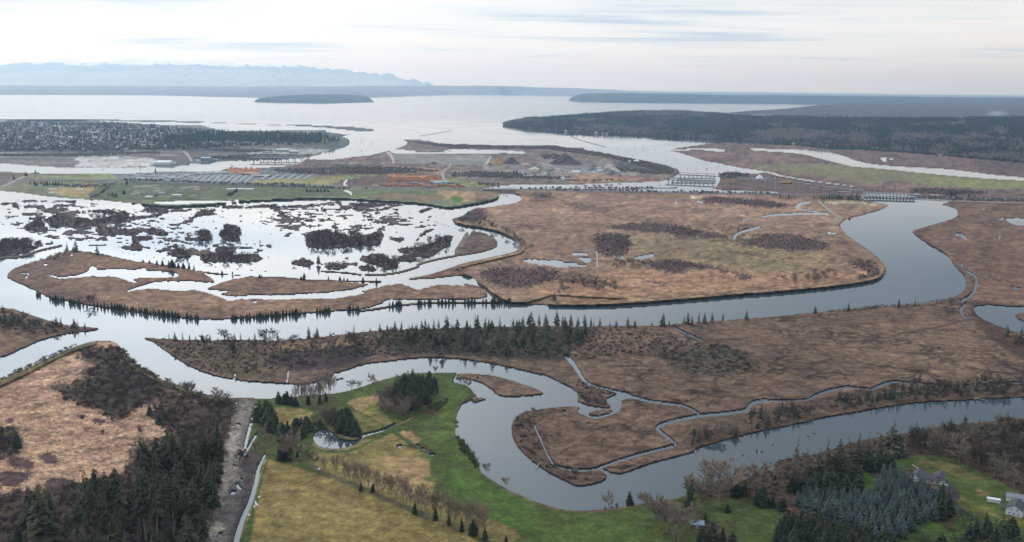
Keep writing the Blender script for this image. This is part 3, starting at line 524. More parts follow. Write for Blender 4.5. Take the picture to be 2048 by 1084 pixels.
for q in (Z(0, 700, 2.823, [(440, 375), (470, 365), (490, 380), (460, 393)]), Z(0, 700, 2.823, [(525, 400), (560, 388), (600, 405), (560, 420)]), Z(0, 700, 2.823, [(700, 535), (740, 525), (755, 540), (720, 548)]), Z(0, 700, 2.823, [(770, 450), (800, 437), (815, 450), (790, 462)]),
          Z(0, 700, 2.823, [(30, 620), (100, 600), (180, 630), (170, 670), (100, 670)]), Z(0, 700, 2.823, [(210, 600), (290, 580), (330, 640), (270, 640)]), Z(0, 700, 2.823, [(250, 750), (330, 720), (410, 740), (360, 790), (270, 790)]), Z(0, 700, 2.823, [(30, 400), (60, 385), (75, 405), (45, 415)]),
          Z(0, 700, 2.823, [(0, 690), (140, 690), (180, 680), (120, 760), (0, 760)]), Z(0, 700, 2.823, [(330, 300), (370, 290), (380, 300)]), Z(0, 700, 2.823, [(420, 40), (450, 35), (445, 55)]), Z(0, 700, 2.823, [(630, 400), (690, 350), (740, 340), (690, 400)])):
    P(q, RED, 2, 1.6, reed=0)
pline([(-60, 788), (0, 767), (40, 750), (90, 725), (140, 702), (190, 687)], (6, 3), (98, 96, 62), .9, reed=0, h=2.5)
pline([(245, 700), (262, 728), (310, 758), (356, 776), (407, 793), (450, 800)], 3.2, (100, 98, 66), .9, reed=0, h=2.5)
# gravel strip with the creek beside it
P([(478, 803), (500, 800), (512, 806), (505, 835), (485, 900), (535, 912), (530, 930), (505, 990), (482, 1040), (465, 1084), (440, 1160), (420, 1250), (360, 1250), (395, 1120), (400, 1084), (415, 1030), (440, 960), (455, 880), (465, 840)], (104, 98, 95), 2, .5, cls=2, crk=0, reed=0)
P([(484, 810), (496, 810), (480, 880), (462, 960), (440, 1020), (420, 1084), (400, 1140), (385, 1120), (420, 1020), (448, 940), (462, 870)], (146, 136, 128), 5, 2.2, nz=NC, alpha=.8)
P([(450, 870), (475, 868), (470, 900), (452, 898)], (160, 150, 142), 3, 2); P([(420, 1045), (445, 1045), (440, 1070), (410, 1070)], (164, 154, 142), 3, 2)
P([(500, 900), (535, 912), (515, 940), (490, 1020), (470, 1084), (455, 1084), (480, 1010), (490, 950), (480, 930)], (78, 68, 66), 3, .8)
# farm on the point: fields
FARM = [(478, 797), (553, 795), (660, 787), (715, 776), (770, 757), (815, 747), (910, 745), (935, 772), (950, 790), (928, 806), (915, 824), (911, 852), (914, 876), (931, 893), (949, 918), (963, 946), (1000, 972), (1034, 990), (1087, 1011), (1140, 1023), (1247, 1016), (1340, 1001), (1420, 990), (1480, 1250), (455, 1250), (482, 1084), (520, 940), (534, 912), (494, 892), (512, 806)]
P(FARM, (76, 86, 46), 2, .4, cls=1, crk=0, reed=0)
E = lambda q: Z(500, 720, 4.096, q)
P(E([(180, 420), (300, 400), (500, 410), (500, 470), (420, 500), (330, 530), (230, 530), (190, 470)]), (132, 118, 76), 5, 1.2, nz=NB)
P(E([(800, 350), (900, 310), (1040, 290), (1050, 330), (1030, 400), (1140, 480), (1160, 520), (1080, 520), (960, 450), (860, 400)]), (150, 128, 86), 3, .7)
P(E([(1000, 360), (1040, 400), (1140, 480), (1110, 520), (1000, 450), (960, 380)]), (116, 112, 66), 4, 1)
P(E([(800, 400), (950, 460), (1080, 540), (950, 590), (880, 570), (830, 470)]), (112, 108, 62), 4, 1)
P(E([(580, 730), (720, 740), (900, 680), (1100, 610), (1200, 580), (1330, 660), (1420, 800), (1420, 950), (1500, 1000), (1560, 1100), (1400, 1300), (1100, 1200), (600, 900), (540, 800)]), (128, 114, 72), 8, 2.2, nz=NB)
P(E([(1100, 810), (1300, 780), (1420, 850), (1400, 1000), (1300, 1100), (1000, 1050), (960, 980), (1150, 900)]), (148, 124, 90), 8, 1.4, nz=NB)
P(E([(1220, 590), (1320, 590), (1390, 660), (1330, 670)]), (150, 124, 90), 3, 1)
P(E([(1600, 860), (1700, 820), (1900, 960), (2100, 1080), (2300, 1200), (2400, 1400), (1900, 1400), (1650, 1100)]), (70, 92, 40), 8, 1)
P(E([(1150, 560), (1200, 590), (1330, 680), (1380, 720), (1300, 690), (1180, 600)]), (62, 80, 40), 2, .4)
P(E([(1130, 690), (1250, 700), (1400, 690), (1500, 740), (1530, 790), (1430, 760), (1300, 715)]), (70, 66, 48), 2, 1.2)
pline(E([(515, 690), (560, 715), (640, 735), (760, 735), (850, 705), (930, 665)]), 1.2, (150, 126, 108), .8); pline(E([(620, 560), (700, 590), (760, 625), (850, 645), (900, 630)]), 2.0, (132, 108, 90), .8); pline(E([(1200, 530), (1270, 505), (1330, 470)]), 1.2, (160, 136, 114), .8); pline(E([(1680, 600), (1690, 460), (1720, 380), (1790, 330)]), 1.8, (104, 84, 74), .8)
P(E([(1400, 440), (1430, 410), (1500, 350), (1620, 320), (1600, 370), (1530, 430)]), (86, 58, 52), 3, .7)
P(E([(990, 320), (1020, 290), (1050, 285), (1040, 330)]), (158, 132, 106), 2, 1)
P(E([(1640, 200), (1760, 210), (1700, 390), (1690, 600), (1750, 800), (1880, 940), (1700, 870), (1560, 720), (1540, 460)]), (76, 92, 44), 6, .8)
P(E([(540, 720), (700, 745), (860, 720), (1100, 600), (1110, 620), (860, 740), (700, 765), (560, 745)]), (66, 84, 40), 2, .5)
P([(532, 922), (560, 925), (640, 950), (730, 990), (830, 1030), (960, 1084), (1000, 1250), (470, 1250), (500, 1084), (515, 1000)], (146, 121, 78), 4, .5, nz=NB)
P([(532, 922), (560, 925), (640, 950), (730, 990), (830, 1030), (960, 1084), (1000, 1250), (470, 1250), (500, 1084), (515, 1000)], (108, 104, 62), 10, 4.0, nz=NB, alpha=.55)
P([(560, 960), (700, 990), (760, 1030), (700, 1060), (560, 1040)], (140, 120, 80), 8, 2.4, nz=NB, alpha=.5)
P([(536, 918), (528, 950), (512, 1010), (495, 1084), (470, 1180), (455, 1180), (482, 1084), (505, 1000), (520, 940)], (70, 90, 44), 2, .5)
pline([(531, 920), (520, 955), (508, 1000), (492, 1045), (478, 1084), (468, 1130)], 1.0, (172, 136, 84), .9)
pline([(630, 940), (700, 965), (800, 1010), (900, 1050), (990, 1090)], (3, 6), (74, 84, 46), .9)
pline([(620, 930), (660, 950), (740, 985), (820, 1020), (900, 1060)], (3, 4), (98, 86, 70), .9)
P([(860, 1000), (960, 1030), (1030, 1060), (1010, 1084), (960, 1080), (880, 1050)], (120, 108, 66), 6, 1.6, nz=NB)
P([(1060, 1070), (1200, 1040), (1280, 1060), (1330, 1100), (1250, 1150), (1080, 1150)], (76, 94, 48), 6, .8)
pline([(934, 896), (960, 940), (1000, 968), (1080, 1004), (1140, 1018), (1240, 1011)], 1.4, (140, 110, 96), .8)
P([(1130, 1013), (1190, 1012), (1250, 1015), (1200, 1023), (1150, 1024)], (104, 82, 66), 2, 1)
# mowing and tyre lines
for k in range(14):
    t = k/13; pline([(540-30*t+t*330, 925+t*75), (520+t*300, 1000+t*60), (490+t*280, 1084+t*50)], .6, (118, 104, 66), .22)
for dx in (0, 4): pline([(905+dx, 780), (880+dx, 830), (885+dx, 880), (915+dx, 930), (960+dx, 975), (1030+dx, 1020), (1100+dx, 1050), (1220+dx, 1062), (1330+dx, 1090)], .6, (96, 92, 56), .45)
for k in range(8): pline([(980+k*22, 1000+k*5), (1010+k*26, 1040+k*6), (1030+k*34, 1110)], .6, (70, 84, 44), .25)
for k in range(9): pline([(1440+k*13, 1010-k*1.5), (1450+k*14, 1050), (1462+k*15, 1100)], .6, (100, 106, 58), .3)
# lower right
LR = [(1420, 985), (1380, 985), (1401, 968), (1532, 944), (1560, 918), (1740, 876), (1880, 855), (2048, 835), (2240, 812), (2240, 1250), (1480, 1250), (1400, 1010)]
P(LR, (76, 62, 52), 2, .4, cls=0, crk=0)
G = lambda q: Z(1300, 820, 4.096, q)
P(G([(400, 760), (600, 730), (820, 720), (960, 770), (1100, 820), (1120, 900), (1060, 1000), (1060, 1200), (700, 1200), (620, 1000), (480, 900), (420, 850)]), (74, 84, 46), 3, .6, cls=1)
P(G([(1000, 780), (1140, 800), (1140, 840), (1060, 820)]), (120, 96, 72), 2, 1)
P(G([(1700, 480), (1850, 560), (1840, 660), (1640, 680), (1700, 560)]), (64, 82, 38), 3, .6, cls=1)
P(G([(1960, 960), (2100, 880), (2300, 900), (2500, 1000), (2500, 1250), (1800, 1250), (1850, 1060)]), (66, 82, 40), 3, .6, cls=1)
HH = lambda q: Z(1700, 820, 4.106, q)
P(HH([(240, 420), (330, 405), (500, 385), (700, 370), (860, 410), (1000, 470), (1100, 530), (1290, 620), (1430, 700), (1700, 850), (1700, 1400), (900, 1300), (860, 1000), (830, 700), (640, 520), (400, 480)]), (74, 86, 44), 3, .6, cls=1)
P(HH([(560, 430), (700, 420), (860, 470), (900, 500), (1100, 550), (1000, 570), (800, 510), (640, 480)]), (104, 98, 62), 5, 2, nz=NB)
P(HH([(900, 720), (1100, 800), (1300, 870), (1430, 900), (1430, 960), (1200, 900), (1000, 800)]), (104, 100, 52), 4, 1.5, nz=NB)
P(HH([(550, 510), (640, 520), (760, 580), (830, 600), (870, 640), (900, 690), (910, 720), (850, 750), (800, 700), (700, 620)]), (66, 62, 64), 1, .3, cls=5)
pline(HH([(840, 745), (900, 810), (1000, 880), (1080, 930)]), 4, (62, 58, 56), 1, cls=5)
pline(HH([(1230, 770), (1300, 810), (1420, 870), (1500, 910)]), 3, (92, 90, 90), 1, cls=5)
P(HH([(1020, 650), (1120, 660), (1140, 700), (1060, 710)]), (118, 96, 66), 2, 1.5)
pline(G([(1790, 355), (1900, 390), (2020, 408)]), 1.2, (140, 120, 112), .8)
# south marsh, wooded island
P([(287, 674), (560, 680), (765, 660), (1330, 650), (1180, 800), (1000, 735), (780, 720), (600, 770), (350, 715)], (100, 82, 70), 2, .4, cls=0, crk=.2)
P([(420, 690), (560, 700), (640, 710), (560, 740), (480, 750), (400, 720)], (92, 80, 64), 6, 2, nz=NB)
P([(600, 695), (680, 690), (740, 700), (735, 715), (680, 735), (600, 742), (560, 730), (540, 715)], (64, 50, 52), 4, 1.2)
P([(520, 690), (640, 680), (700, 690), (600, 700)], (120, 98, 80), 4, 1.5)
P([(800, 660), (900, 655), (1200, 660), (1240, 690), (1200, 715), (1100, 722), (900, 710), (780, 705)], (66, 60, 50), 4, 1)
P([(1200, 660), (1520, 635), (1900, 600), (2240, 640), (2240, 790), (1500, 860), (1200, 940), (1030, 850), (1160, 800), (1140, 715)], (112, 90, 77), 3, .4, cls=0, crk=1)
P([(1310, 700), (1420, 690), (1500, 720), (1480, 745), (1360, 740)], (92, 80, 66), 6, 2.4, nz=NB); P([(1500, 720), (1640, 700), (1700, 740), (1600, 760)], (98, 80, 68), 6, 3, nz=NB, alpha=.7)
P([(1700, 660), (1900, 640), (2000, 700), (1900, 760), (1750, 740)], (126, 102, 84), 8, 3, nz=NB, alpha=.6)
P([(1100, 860), (1150, 850), (1220, 880), (1230, 910), (1160, 930), (1110, 900)], (108, 86, 72), 3, 1)
P([(1370, 850), (1480, 830), (1620, 800), (1800, 770), (2048, 760), (2240, 760), (2240, 790), (1850, 806), (1600, 845), (1450, 880), (1380, 905)], (88, 72, 60), 3, 1, cls=0, crk=0)
P([(1022, 860), (1055, 822), (1150, 813), (1070, 850), (1100, 915), (1200, 945), (1215, 955), (1160, 972), (1090, 940), (1034, 891)], (88, 70, 60), 3, 1, crk=0)
pline([(1722, 688), (1800, 668), (1870, 655), (1938, 638)], 1.0, (58, 48, 44), .9, crk=0)
for pts in (Z(680, 360, 2.926, [(1650, 935), (1700, 980), (1780, 1045), (1700, 1070), (1560, 1055), (1380, 1045)]), Z(1348, 360, 2.926, [(60, 890), (165, 940), (300, 1015), (340, 1083)]), Z(1348, 360, 2.926, [(165, 940), (300, 935), (430, 925)]),
            Z(1348, 360, 2.926, [(540, 830), (660, 880), (680, 920)]), Z(1348, 360, 2.926, [(800, 810), (860, 830), (1030, 860), (1160, 900)]), Z(680, 700, 2.823, [(1580, 80), (1640, 150), (1705, 200), (1640, 240)]), Z(680, 700, 2.823, [(1320, 40), (1500, 60), (1680, 70), (1715, 45), (1670, 10)]),
            Z(680, 700, 2.823, [(1530, 545), (1575, 615)]), Z(1348, 700, 2.823, [(0, 120), (80, 100), (200, 95), (320, 70)]), Z(1348, 700, 2.823, [(500, 40), (600, 50), (750, 80)]), Z(1348, 700, 2.823, [(560, 220), (700, 200), (830, 230)]),
            Z(1348, 700, 2.823, [(1200, 100), (1380, 130), (1600, 160), (1700, 175)]), Z(1348, 700, 2.823, [(1480, 90), (1640, 150), (1760, 160)]), Z(1348, 700, 2.823, [(1850, 50), (1900, 70), (1976, 40)])):
    pline(pts, .8, (62, 50, 46), .85, crk=0)
pline([(1520, 633), (1440, 638), (1350, 646)], 2, (84, 68, 60), .7)
# east marsh
P([(1840, 460), (1920, 435), (1920, 410), (2240, 420), (2240, 620), (1950, 600), (1930, 545), (1870, 490)], (118, 92, 78), 2, .3, crk=.35, cls=0)
for q in ([(1950, 430), (2048, 440), (2048, 455), (1960, 450)], [(1900, 480), (2048, 500), (2048, 530), (1940, 520)]): P(q, (104, 80, 70), 5, 3, nz=NB, alpha=.7)
P([(1940, 605), (2000, 608), (1990, 640), (2048, 680), (2048, 720), (1960, 660)], (86, 68, 58), 3, 1)

# straw, rust and olive streaks running through all of it
s1 = fbm(GX/34, GY/6, 5, 51); s2 = fbm(GX/9, GY/2.4, 4, 52); s3 = fbm(GX/90, GY/16, 4, 53)
wild = np.clip((CLS == 0)*(1.0-.6*np.clip(CRK, 0, 1))+.45*(CLS == 1)+.5*(CLS >= 2), 0, 1)[..., None]
f = np.clip(1+wild[..., 0]*(1.1*s1+1.6*s2), .35, 1.9)[..., None]
rust = np.clip((s3+.5*s1-.06)*6, 0, 1)[..., None]*wild*.5; straw = np.clip((-s3+.5*s2-.08)*6, 0, 1)[..., None]*wild*.3
COL[:] = COL*f*(1-rust)+COL*f*rust*np.array([.72, .62, .66])
COL[:] = COL*(1-straw)+COL*straw*np.array([1.22, 1.2, 1.02])
COL *= np.array([1.03, 1.0, .92], np.float32)
# ------------------------------------------------------------------ materials
def setp(b, **k):
    for a, v in k.items():
        a = a.replace('_', ' ')
        if a in b.inputs: b.inputs[a].default_value = v
MATS = {}
def mat_basic(name, rgb, rough=.8, var=.15, scale=.5, metal=0.0, objrand=0.0, rgb2=None, spec=.3, emit=None):
    """plain surface with world-scaled grain and, if asked, a tone that differs from object to object"""
    if name in MATS: return MATS[name]
    m = bpy.data.materials.new(name); m.use_nodes = True; nt = m.node_tree; L = nt.links.new
    b = nt.nodes['Principled BSDF']; setp(b, Roughness=rough, Metallic=metal, Specular_IOR_Level=spec)
    c1 = lin(rgb) if max(rgb) > 1 else np.array(rgb)
    c2 = (lin(rgb2) if rgb2 is not None and max(rgb2) > 1 else (np.array(rgb2) if rgb2 is not None else c1*(1-var)))
    tc = nn(nt, 'ShaderNodeTexCoord'); no = nn(nt, 'ShaderNodeTexNoise'); no.inputs['Scale'].default_value = scale; no.inputs['Detail'].default_value = 3
    L(tc.outputs['Object'], no.inputs[0])
    mx = nn(nt, 'ShaderNodeMix', data_type='RGBA')
    mx.inputs[6].default_value = (*c1, 1); mx.inputs[7].default_value = (*c2, 1)
    mr = nn(nt, 'ShaderNodeMapRange'); L(no.outputs[0], mr.inputs[0]); mr.inputs[1].default_value = .35; mr.inputs[2].default_value = .65
    L(mr.outputs[0], mx.inputs[0]); last = mx.outputs[2]
    if objrand:
        oi = nn(nt, 'ShaderNodeObjectInfo'); hs = nn(nt, 'ShaderNodeHueSaturation'); L(last, hs.inputs['Color'])
        m1 = nn(nt, 'ShaderNodeMapRange'); L(oi.outputs['Random'], m1.inputs[0]); m1.inputs[3].default_value = 1-objrand; m1.inputs[4].default_value = 1+objrand
        L(m1.outputs[0], hs.inputs['Value'])
        m2 = nn(nt, 'ShaderNodeMapRange'); L(oi.outputs['Random'], m2.inputs[0]); m2.inputs[3].default_value = .5+objrand*.08; m2.inputs[4].default_value = .5-objrand*.08
        L(m2.outputs[0], hs.inputs['Hue']); last = hs.outputs[0]
    L(last, b.inputs['Base Color'])
    MATS[name] = m; return m
def mat_ground():
    m = bpy.data.materials.new('ground'); m.use_nodes = True; nt = m.node_tree; L = nt.links.new
    b = nt.nodes['Principled BSDF']; setp(b, Roughness=.95, Specular_IOR_Level=.12)
    geo = nn(nt, 'ShaderNodeNewGeometry'); at = nn(nt, 'ShaderNodeAttribute', attribute_name='col'); am = nn(nt, 'ShaderNodeAttribute', attribute_name='msk')
    sm = nn(nt, 'ShaderNodeSeparateColor'); L(am.outputs['Color'], sm.inputs[0])   # R cracks, G reed, B wet edge
    def MM(op, a, bb=None, c=None, clamp=False):
        n = nn(nt, 'ShaderNodeMath', operation=op, use_clamp=clamp)
        for i, v in enumerate((a, bb, c)):
            if v is None: continue
            if isinstance(v, (int, float)): n.inputs[i].default_value = v
            else: L(v, n.inputs[i])
        return n.outputs[0]
    def noi(sc, det=4, rough=.6, vec=None, dist=0.0):
        n = nn(nt, 'ShaderNodeTexNoise'); n.inputs['Scale'].default_value = sc; n.inputs['Detail'].default_value = det
        n.inputs['Roughness'].default_value = rough; n.inputs['Distortion'].default_value = dist
        L(vec or geo.outputs['Position'], n.inputs[0]); return n
    nf = noi(.55, 3, .7); nm = noi(.09, 5, .65); nl = noi(.012, 5, .6); ns = noi(.03, 5, .7, dist=1.2)
    # creeping drainage cracks: a few scales of distorted cells
    wv = noi(.02, 3, .6); vadd = nn(nt, 'ShaderNodeVectorMath', operation='MULTIPLY_ADD'); L(wv.outputs['Color'], vadd.inputs[0]); vadd.inputs[1].default_value = (70, 70, 0); L(geo.outputs['Position'], vadd.inputs[2])
    def crack(scale, wid):
        v = nn(nt, 'ShaderNodeTexVoronoi', feature='DISTANCE_TO_EDGE'); v.inputs['Scale'].default_value = scale; L(vadd.outputs[0], v.inputs[0])
        r = nn(nt, 'ShaderNodeMapRange', interpolation_type='SMOOTHSTEP'); L(v.outputs[0], r.inputs[0]); r.inputs[1].default_value = 0; r.inputs[2].default_value = wid
        r.inputs[3].default_value = 1; r.inputs[4].default_value = 0; return r.outputs[0]
    gate = nn(nt, 'ShaderNodeMapRange'); L(nl.outputs[0], gate.inputs[0]); gate.inputs[1].default_value = .42; gate.inputs[2].default_value = .58
    c1 = MM('MULTIPLY', crack(.011, .055), MM('ADD', MM('MULTIPLY', gate.outputs[0], .7), .15)); c2 = MM('MULTIPLY', crack(.035, .09), gate.outputs[0])
    ck = MM('MULTIPLY', MM('MAXIMUM', MM('MULTIPLY', c1, 1.0), MM('MULTIPLY', c2, .75)), sm.outputs[0])
    # tone: product of grain at three scales
    f1 = MM('MULTIPLY_ADD', MM('SUBTRACT', nf.outputs[0], .5), 1.6, 1.0); f2 = MM('MULTIPLY_ADD', MM('SUBTRACT', nm.outputs[0], .5), 2.0, 1.0); f3 = MM('MULTIPLY_ADD', MM('SUBTRACT', ns.outputs[0], .5), 1.3, 1.0)
    # creased dark veins between tussock beds
    vn = noi(.035, 6, .72, dist=.8); va = MM('ABSOLUTE', MM('SUBTRACT', vn.outputs[0], .5)); vr = nn(nt, 'ShaderNodeMapRange', interpolation_type='SMOOTHSTEP'); L(va, vr.inputs[0]); vr.inputs[1].default_value = 0; vr.inputs[2].default_value = .035; vr.inputs[3].default_value = .62; vr.inputs[4].default_value = 1.03
    vm_ = nn(nt, 'ShaderNodeMix', data_type='FLOAT'); L(MM('ADD', MM('MULTIPLY', sm.outputs[0], .8), .25), vm_.inputs[0]); vm_.inputs[2].default_value = 1.0; L(vr.outputs[0], vm_.inputs[3])
    f = MM('MULTIPLY', MM('MAXIMUM', MM('MULTIPLY', MM('MULTIPLY', f1, f2), f3), .22), vm_.outputs[0])
    # reed beds: wind-laid ridges
    rn = noi(.34, 3, .65, dist=1.6); rr = nn(nt, 'ShaderNodeMapRange'); L(rn.outputs[0], rr.inputs[0]); rr.inputs[1].default_value = .38; rr.inputs[2].default_value = .6; rr.inputs[3].default_value = .55; rr.inputs[4].default_value = 1.25
    rf = nn(nt, 'ShaderNodeMix', data_type='FLOAT'); L(sm.outputs[1], rf.inputs[0]); rf.inputs[2].default_value = 1.0; L(rr.outputs[0], rf.inputs[3])
    f = MM('MULTIPLY', f, rf.outputs[0])
    f = MM('MULTIPLY', f, MM('SUBTRACT', 1.0, MM('MULTIPLY', ck, .92)))
    sc = nn(nt, 'ShaderNodeVectorMath', operation='SCALE'); L(at.outputs['Color'], sc.inputs[0]); L(f, sc.inputs['Scale'])
    hs = nn(nt, 'ShaderNodeHueSaturation'); L(sc.outputs[0], hs.inputs['Color'])
    L(MM('MULTIPLY_ADD', MM('SUBTRACT', nm.outputs['Fac'], .5), .05, .5), hs.inputs['Hue']); hs.inputs['Saturation'].default_value = 1.0
    wet = nn(nt, 'ShaderNodeMix', data_type='RGBA'); L(sm.outputs[2], wet.inputs[0]); L(hs.outputs[0], wet.inputs[6]); wet.inputs[7].default_value = (.045, .036, .03, 1)
    L(wet.outputs[2], b.inputs['Base Color'])
    bp = nn(nt, 'ShaderNodeBump'); bp.inputs['Strength'].default_value = .6; bp.inputs['Distance'].default_value = 1.2
    hsum = MM('ADD', MM('ADD', MM('MULTIPLY', nf.outputs[0], .7), MM('MULTIPLY', nm.outputs[0], 1.6)), MM('SUBTRACT', MM('MULTIPLY', MM('MULTIPLY', rn.outputs[0], sm.outputs[1]), 2.6), MM('MULTIPLY', ck, 1.0)))
    L(hsum, bp.inputs['Height']); L(bp.outputs[0], b.inputs['Normal'])
    return m
def mat_water():
    m = bpy.data.materials.new('water'); m.use_nodes = True; nt = m.node_tree; L = nt.links.new
    b = nt.nodes['Principled BSDF']; setp(b, Base_Color=(.045, .058, .065, 1), Roughness=.06, IOR=WATER_IOR, Specular_IOR_Level=.5)
    geo = nn(nt, 'ShaderNodeNewGeometry')
    mp = nn(nt, 'ShaderNodeMapping'); mp.inputs['Scale'].default_value = (1, .6, 1); L(geo.outputs['Position'], mp.inputs[0])
    n = nn(nt, 'ShaderNodeTexNoise'); n.inputs['Scale'].default_value = .35; n.inputs['Detail'].default_value = 3; L(mp.outputs[0], n.inputs[0])
    n2 = nn(nt, 'ShaderNodeTexNoise'); n2.inputs['Scale'].default_value = .004; n2.inputs['Detail'].default_value = 4; L(mp.outputs[0], n2.inputs[0])
    mr = nn(nt, 'ShaderNodeMapRange'); L(n2.outputs[0], mr.inputs[0]); mr.inputs[1].default_value = .4; mr.inputs[2].default_value = .65; mr.inputs[3].default_value = .03; mr.inputs[4].default_value = .09
    sp_ = nn(nt, 'ShaderNodeSeparateXYZ'); L(geo.outputs['Position'], sp_.inputs[0]); by = nn(nt, 'ShaderNodeMapRange', interpolation_type='SMOOTHSTEP'); L(sp_.outputs[1], by.inputs[0])   # the open bay is ruffled by wind
    by.inputs[1].default_value = 6500; by.inputs[2].default_value = 11000; by.inputs[3].default_value = 0; by.inputs[4].default_value = .13
    ad = nn(nt, 'ShaderNodeMath', operation='ADD'); L(mr.outputs[0], ad.inputs[0]); L(by.outputs[0], ad.inputs[1]); L(ad.outputs[0], b.inputs['Roughness'])
    bp = nn(nt, 'ShaderNodeBump'); bp.inputs['Strength'].default_value = .05; bp.inputs['Distance'].default_value = .3; L(n.outputs[0], bp.inputs['Height']); L(bp.outputs[0], b.inputs['Normal'])
    return m
WATER_IOR = 1.45
# ------------------------------------------------------------------ objects
COLL = S.collection
def tag(o, label=None, cat=None, group=None, kind=None):
    if label: o['label'] = label
    if cat: o['category'] = cat
    if group: o['group'] = group
    if kind: o['kind'] = kind
    return o
def mesh(name, V, F, mats=None, mi=None, smooth=False):
    me = bpy.data.meshes.new(name)
    V = np.asarray(V, np.float32)
    if isinstance(F, np.ndarray):
        k = F.shape[1]; n = len(F); me.vertices.add(len(V)); me.vertices.foreach_set('co', V.ravel())
        me.loops.add(n*k); me.loops.foreach_set('vertex_index', F.astype(np.int32).ravel())
        me.polygons.add(n); me.polygons.foreach_set('loop_start', np.arange(0, n*k, k, dtype=np.int32))
        try: me.polygons.foreach_set('loop_total', np.full(n, k, np.int32))
        except Exception: pass
        me.update(calc_edges=True)
    else:
        me.from_pydata([tuple(map(float, v)) for v in V], [], F); me.update()
    for m in (mats or []): me.materials.append(m)
    if mi is not None: me.polygons.foreach_set('material_index', np.asarray(mi, np.int32))
    if smooth: me.polygons.foreach_set('use_smooth', np.ones(len(me.polygons), bool))
    return me
def link(name, me, parent=None, loc=(0, 0, 0), rz=0.0, sc=1.0):
    o = bpy.data.objects.new(name, me); COLL.objects.link(o); o.location = loc; o.rotation_euler = (0, 0, rz)
    o.scale = (sc, sc, sc) if not isinstance(sc, tuple) else sc
    if parent: o.parent = parent
    return o
# ------------------------------------------------------------------ terrain sheet
m = np.clip(LAND, 0, 1)
# city plateau
r = fill([(-210, 300), (0, 300), (160, 300), (260, 298), (380, 296), (480, 290), (600, 290), (690, 284), (660, 268), (560, 264), (450, 262), (400, 252), (330, 250), (200, 245), (-210, 244)], 30)
sl, q = r; plate = np.zeros((H, W), np.float32); plate[sl] = blur(q, 12, 7)
HGT = -1.6+2.5*np.clip((m-.25)/.5, 0, 1)+HT*m+(fbm(GX/3, GY/3, 2, 9)*.5)*m
HGT += plate*28*np.clip(m, 0, 1)*(1+.25*NB)
wl = blur(m, 1, 1); WET = np.clip((.85-wl)*1.8, 0, 1)*.32*(HT < .3)
def ground_h(x, y):
    i = int(min(max(round(x)-X0, 0), W-1)); j = int(min(max(round(y)-Y0, 0), H-1)); return float(max(HGT[j, i], 0.0))
def is_land(x, y):
    i = int(min(max(round(x)-X0, 0), W-1)); j = int(min(max(round(y)-Y0, 0), H-1)); return LAND[j, i] > .55
def gp(x, y, dz=0.0):
    return Vector(unproj(x, y, ground_h(x, y))[0])+Vector((0, 0, dz))
MG = mat_ground()
def build_terrain():
    st = 2
    hx = HGT[::st, ::st]; n0, n1 = hx.shape
    V = unproj(GX[::st, ::st].ravel(), GY[::st, ::st].ravel(), hx.ravel())
    col = np.ones((n0*n1, 4), np.float32); col[:, :3] = np.clip(COL[::st, ::st].reshape(-1, 3), 0.004, .9)
    msk = np.ones((n0*n1, 4), np.float32); msk[:, 0] = CRK[::st, ::st].ravel(); msk[:, 1] = REED[::st, ::st].ravel(); msk[:, 2] = WET[::st, ::st].ravel()
    idx = np.arange(n0*n1).reshape(n0, n1)
    q = np.stack([idx[1:, :-1], idx[1:, 1:], idx[:-1, 1:], idx[:-1, :-1]], -1).reshape(-1, 4)
    keep = (hx.ravel()[q].max(1) > -1.0)
    cl = CLS[::st, ::st].ravel()[q[:, 0]]
    names = {0: 'marsh_ground', 1: 'farm_field', 2: 'gravel_ground', 3: 'city_ground', 4: 'yard_pavement', 5: 'access_road'}
    for c, nm in names.items():
        qq = q[keep & (cl == c)]
        if len(qq) == 0: continue
        u, inv = np.unique(qq, return_inverse=True)
        me = mesh(nm, V[u], inv.reshape(-1, 4), [MG], smooth=True)
        for an, arr in (('col', col), ('msk', msk)):
            a = me.color_attributes.new(an, 'FLOAT_COLOR', 'POINT'); a.data.foreach_set('color', arr[u].ravel())
        tag(link(nm, me), kind='structure')
build_terrain()
# bed of the whole scene: one wide sheet of water reaching past the horizon
WIDE = 150000.0
tag(link('water', mesh('water', [(-WIDE, -6000, 0), (WIDE, -6000, 0), (WIDE, WIDE, 0), (-WIDE, WIDE, 0)], [(0, 1, 2, 3)], [mat_water()])), kind='structure')
# haze
def build_haze():
    a, b, c0, c1, d0, d1 = -WIDE-1000, WIDE+1000, -7000, WIDE+1000, -3.0, HAZE_TOP
    V = [(x, y, z) for z in (d0, d1) for y in (c0, c1) for x in (a, b)]
    F = [(0, 2, 3, 1), (4, 5, 7, 6), (0, 1, 5, 4), (2, 6, 7, 3), (0, 4, 6, 2), (1, 3, 7, 5)]
    m = bpy.data.materials.new('haze'); m.use_nodes = True; nt = m.node_tree; nt.nodes.clear()
    o = nn(nt, 'ShaderNodeOutputMaterial'); v = nn(nt, 'ShaderNodeVolumePrincipled')
    v.inputs['Color'].default_value = (*HAZE_COL, 1); v.inputs['Density'].default_value = HAZE_DENS; v.inputs['Absorption Color'].default_value = (1, 1, 1, 1); v.inputs['Anisotropy'].default_value = 0.5
    nt.links.new(v.outputs[0], o.inputs['Volume'])
    tag(link('haze', mesh('haze', V, F, [m])), kind='stuff', label='pale blue winter haze lying over the whole estuary')
HAZE_TOP, HAZE_DENS, HAZE_COL = 2000.0, 3.2e-5, (.46, .70, 1.0)
build_haze()
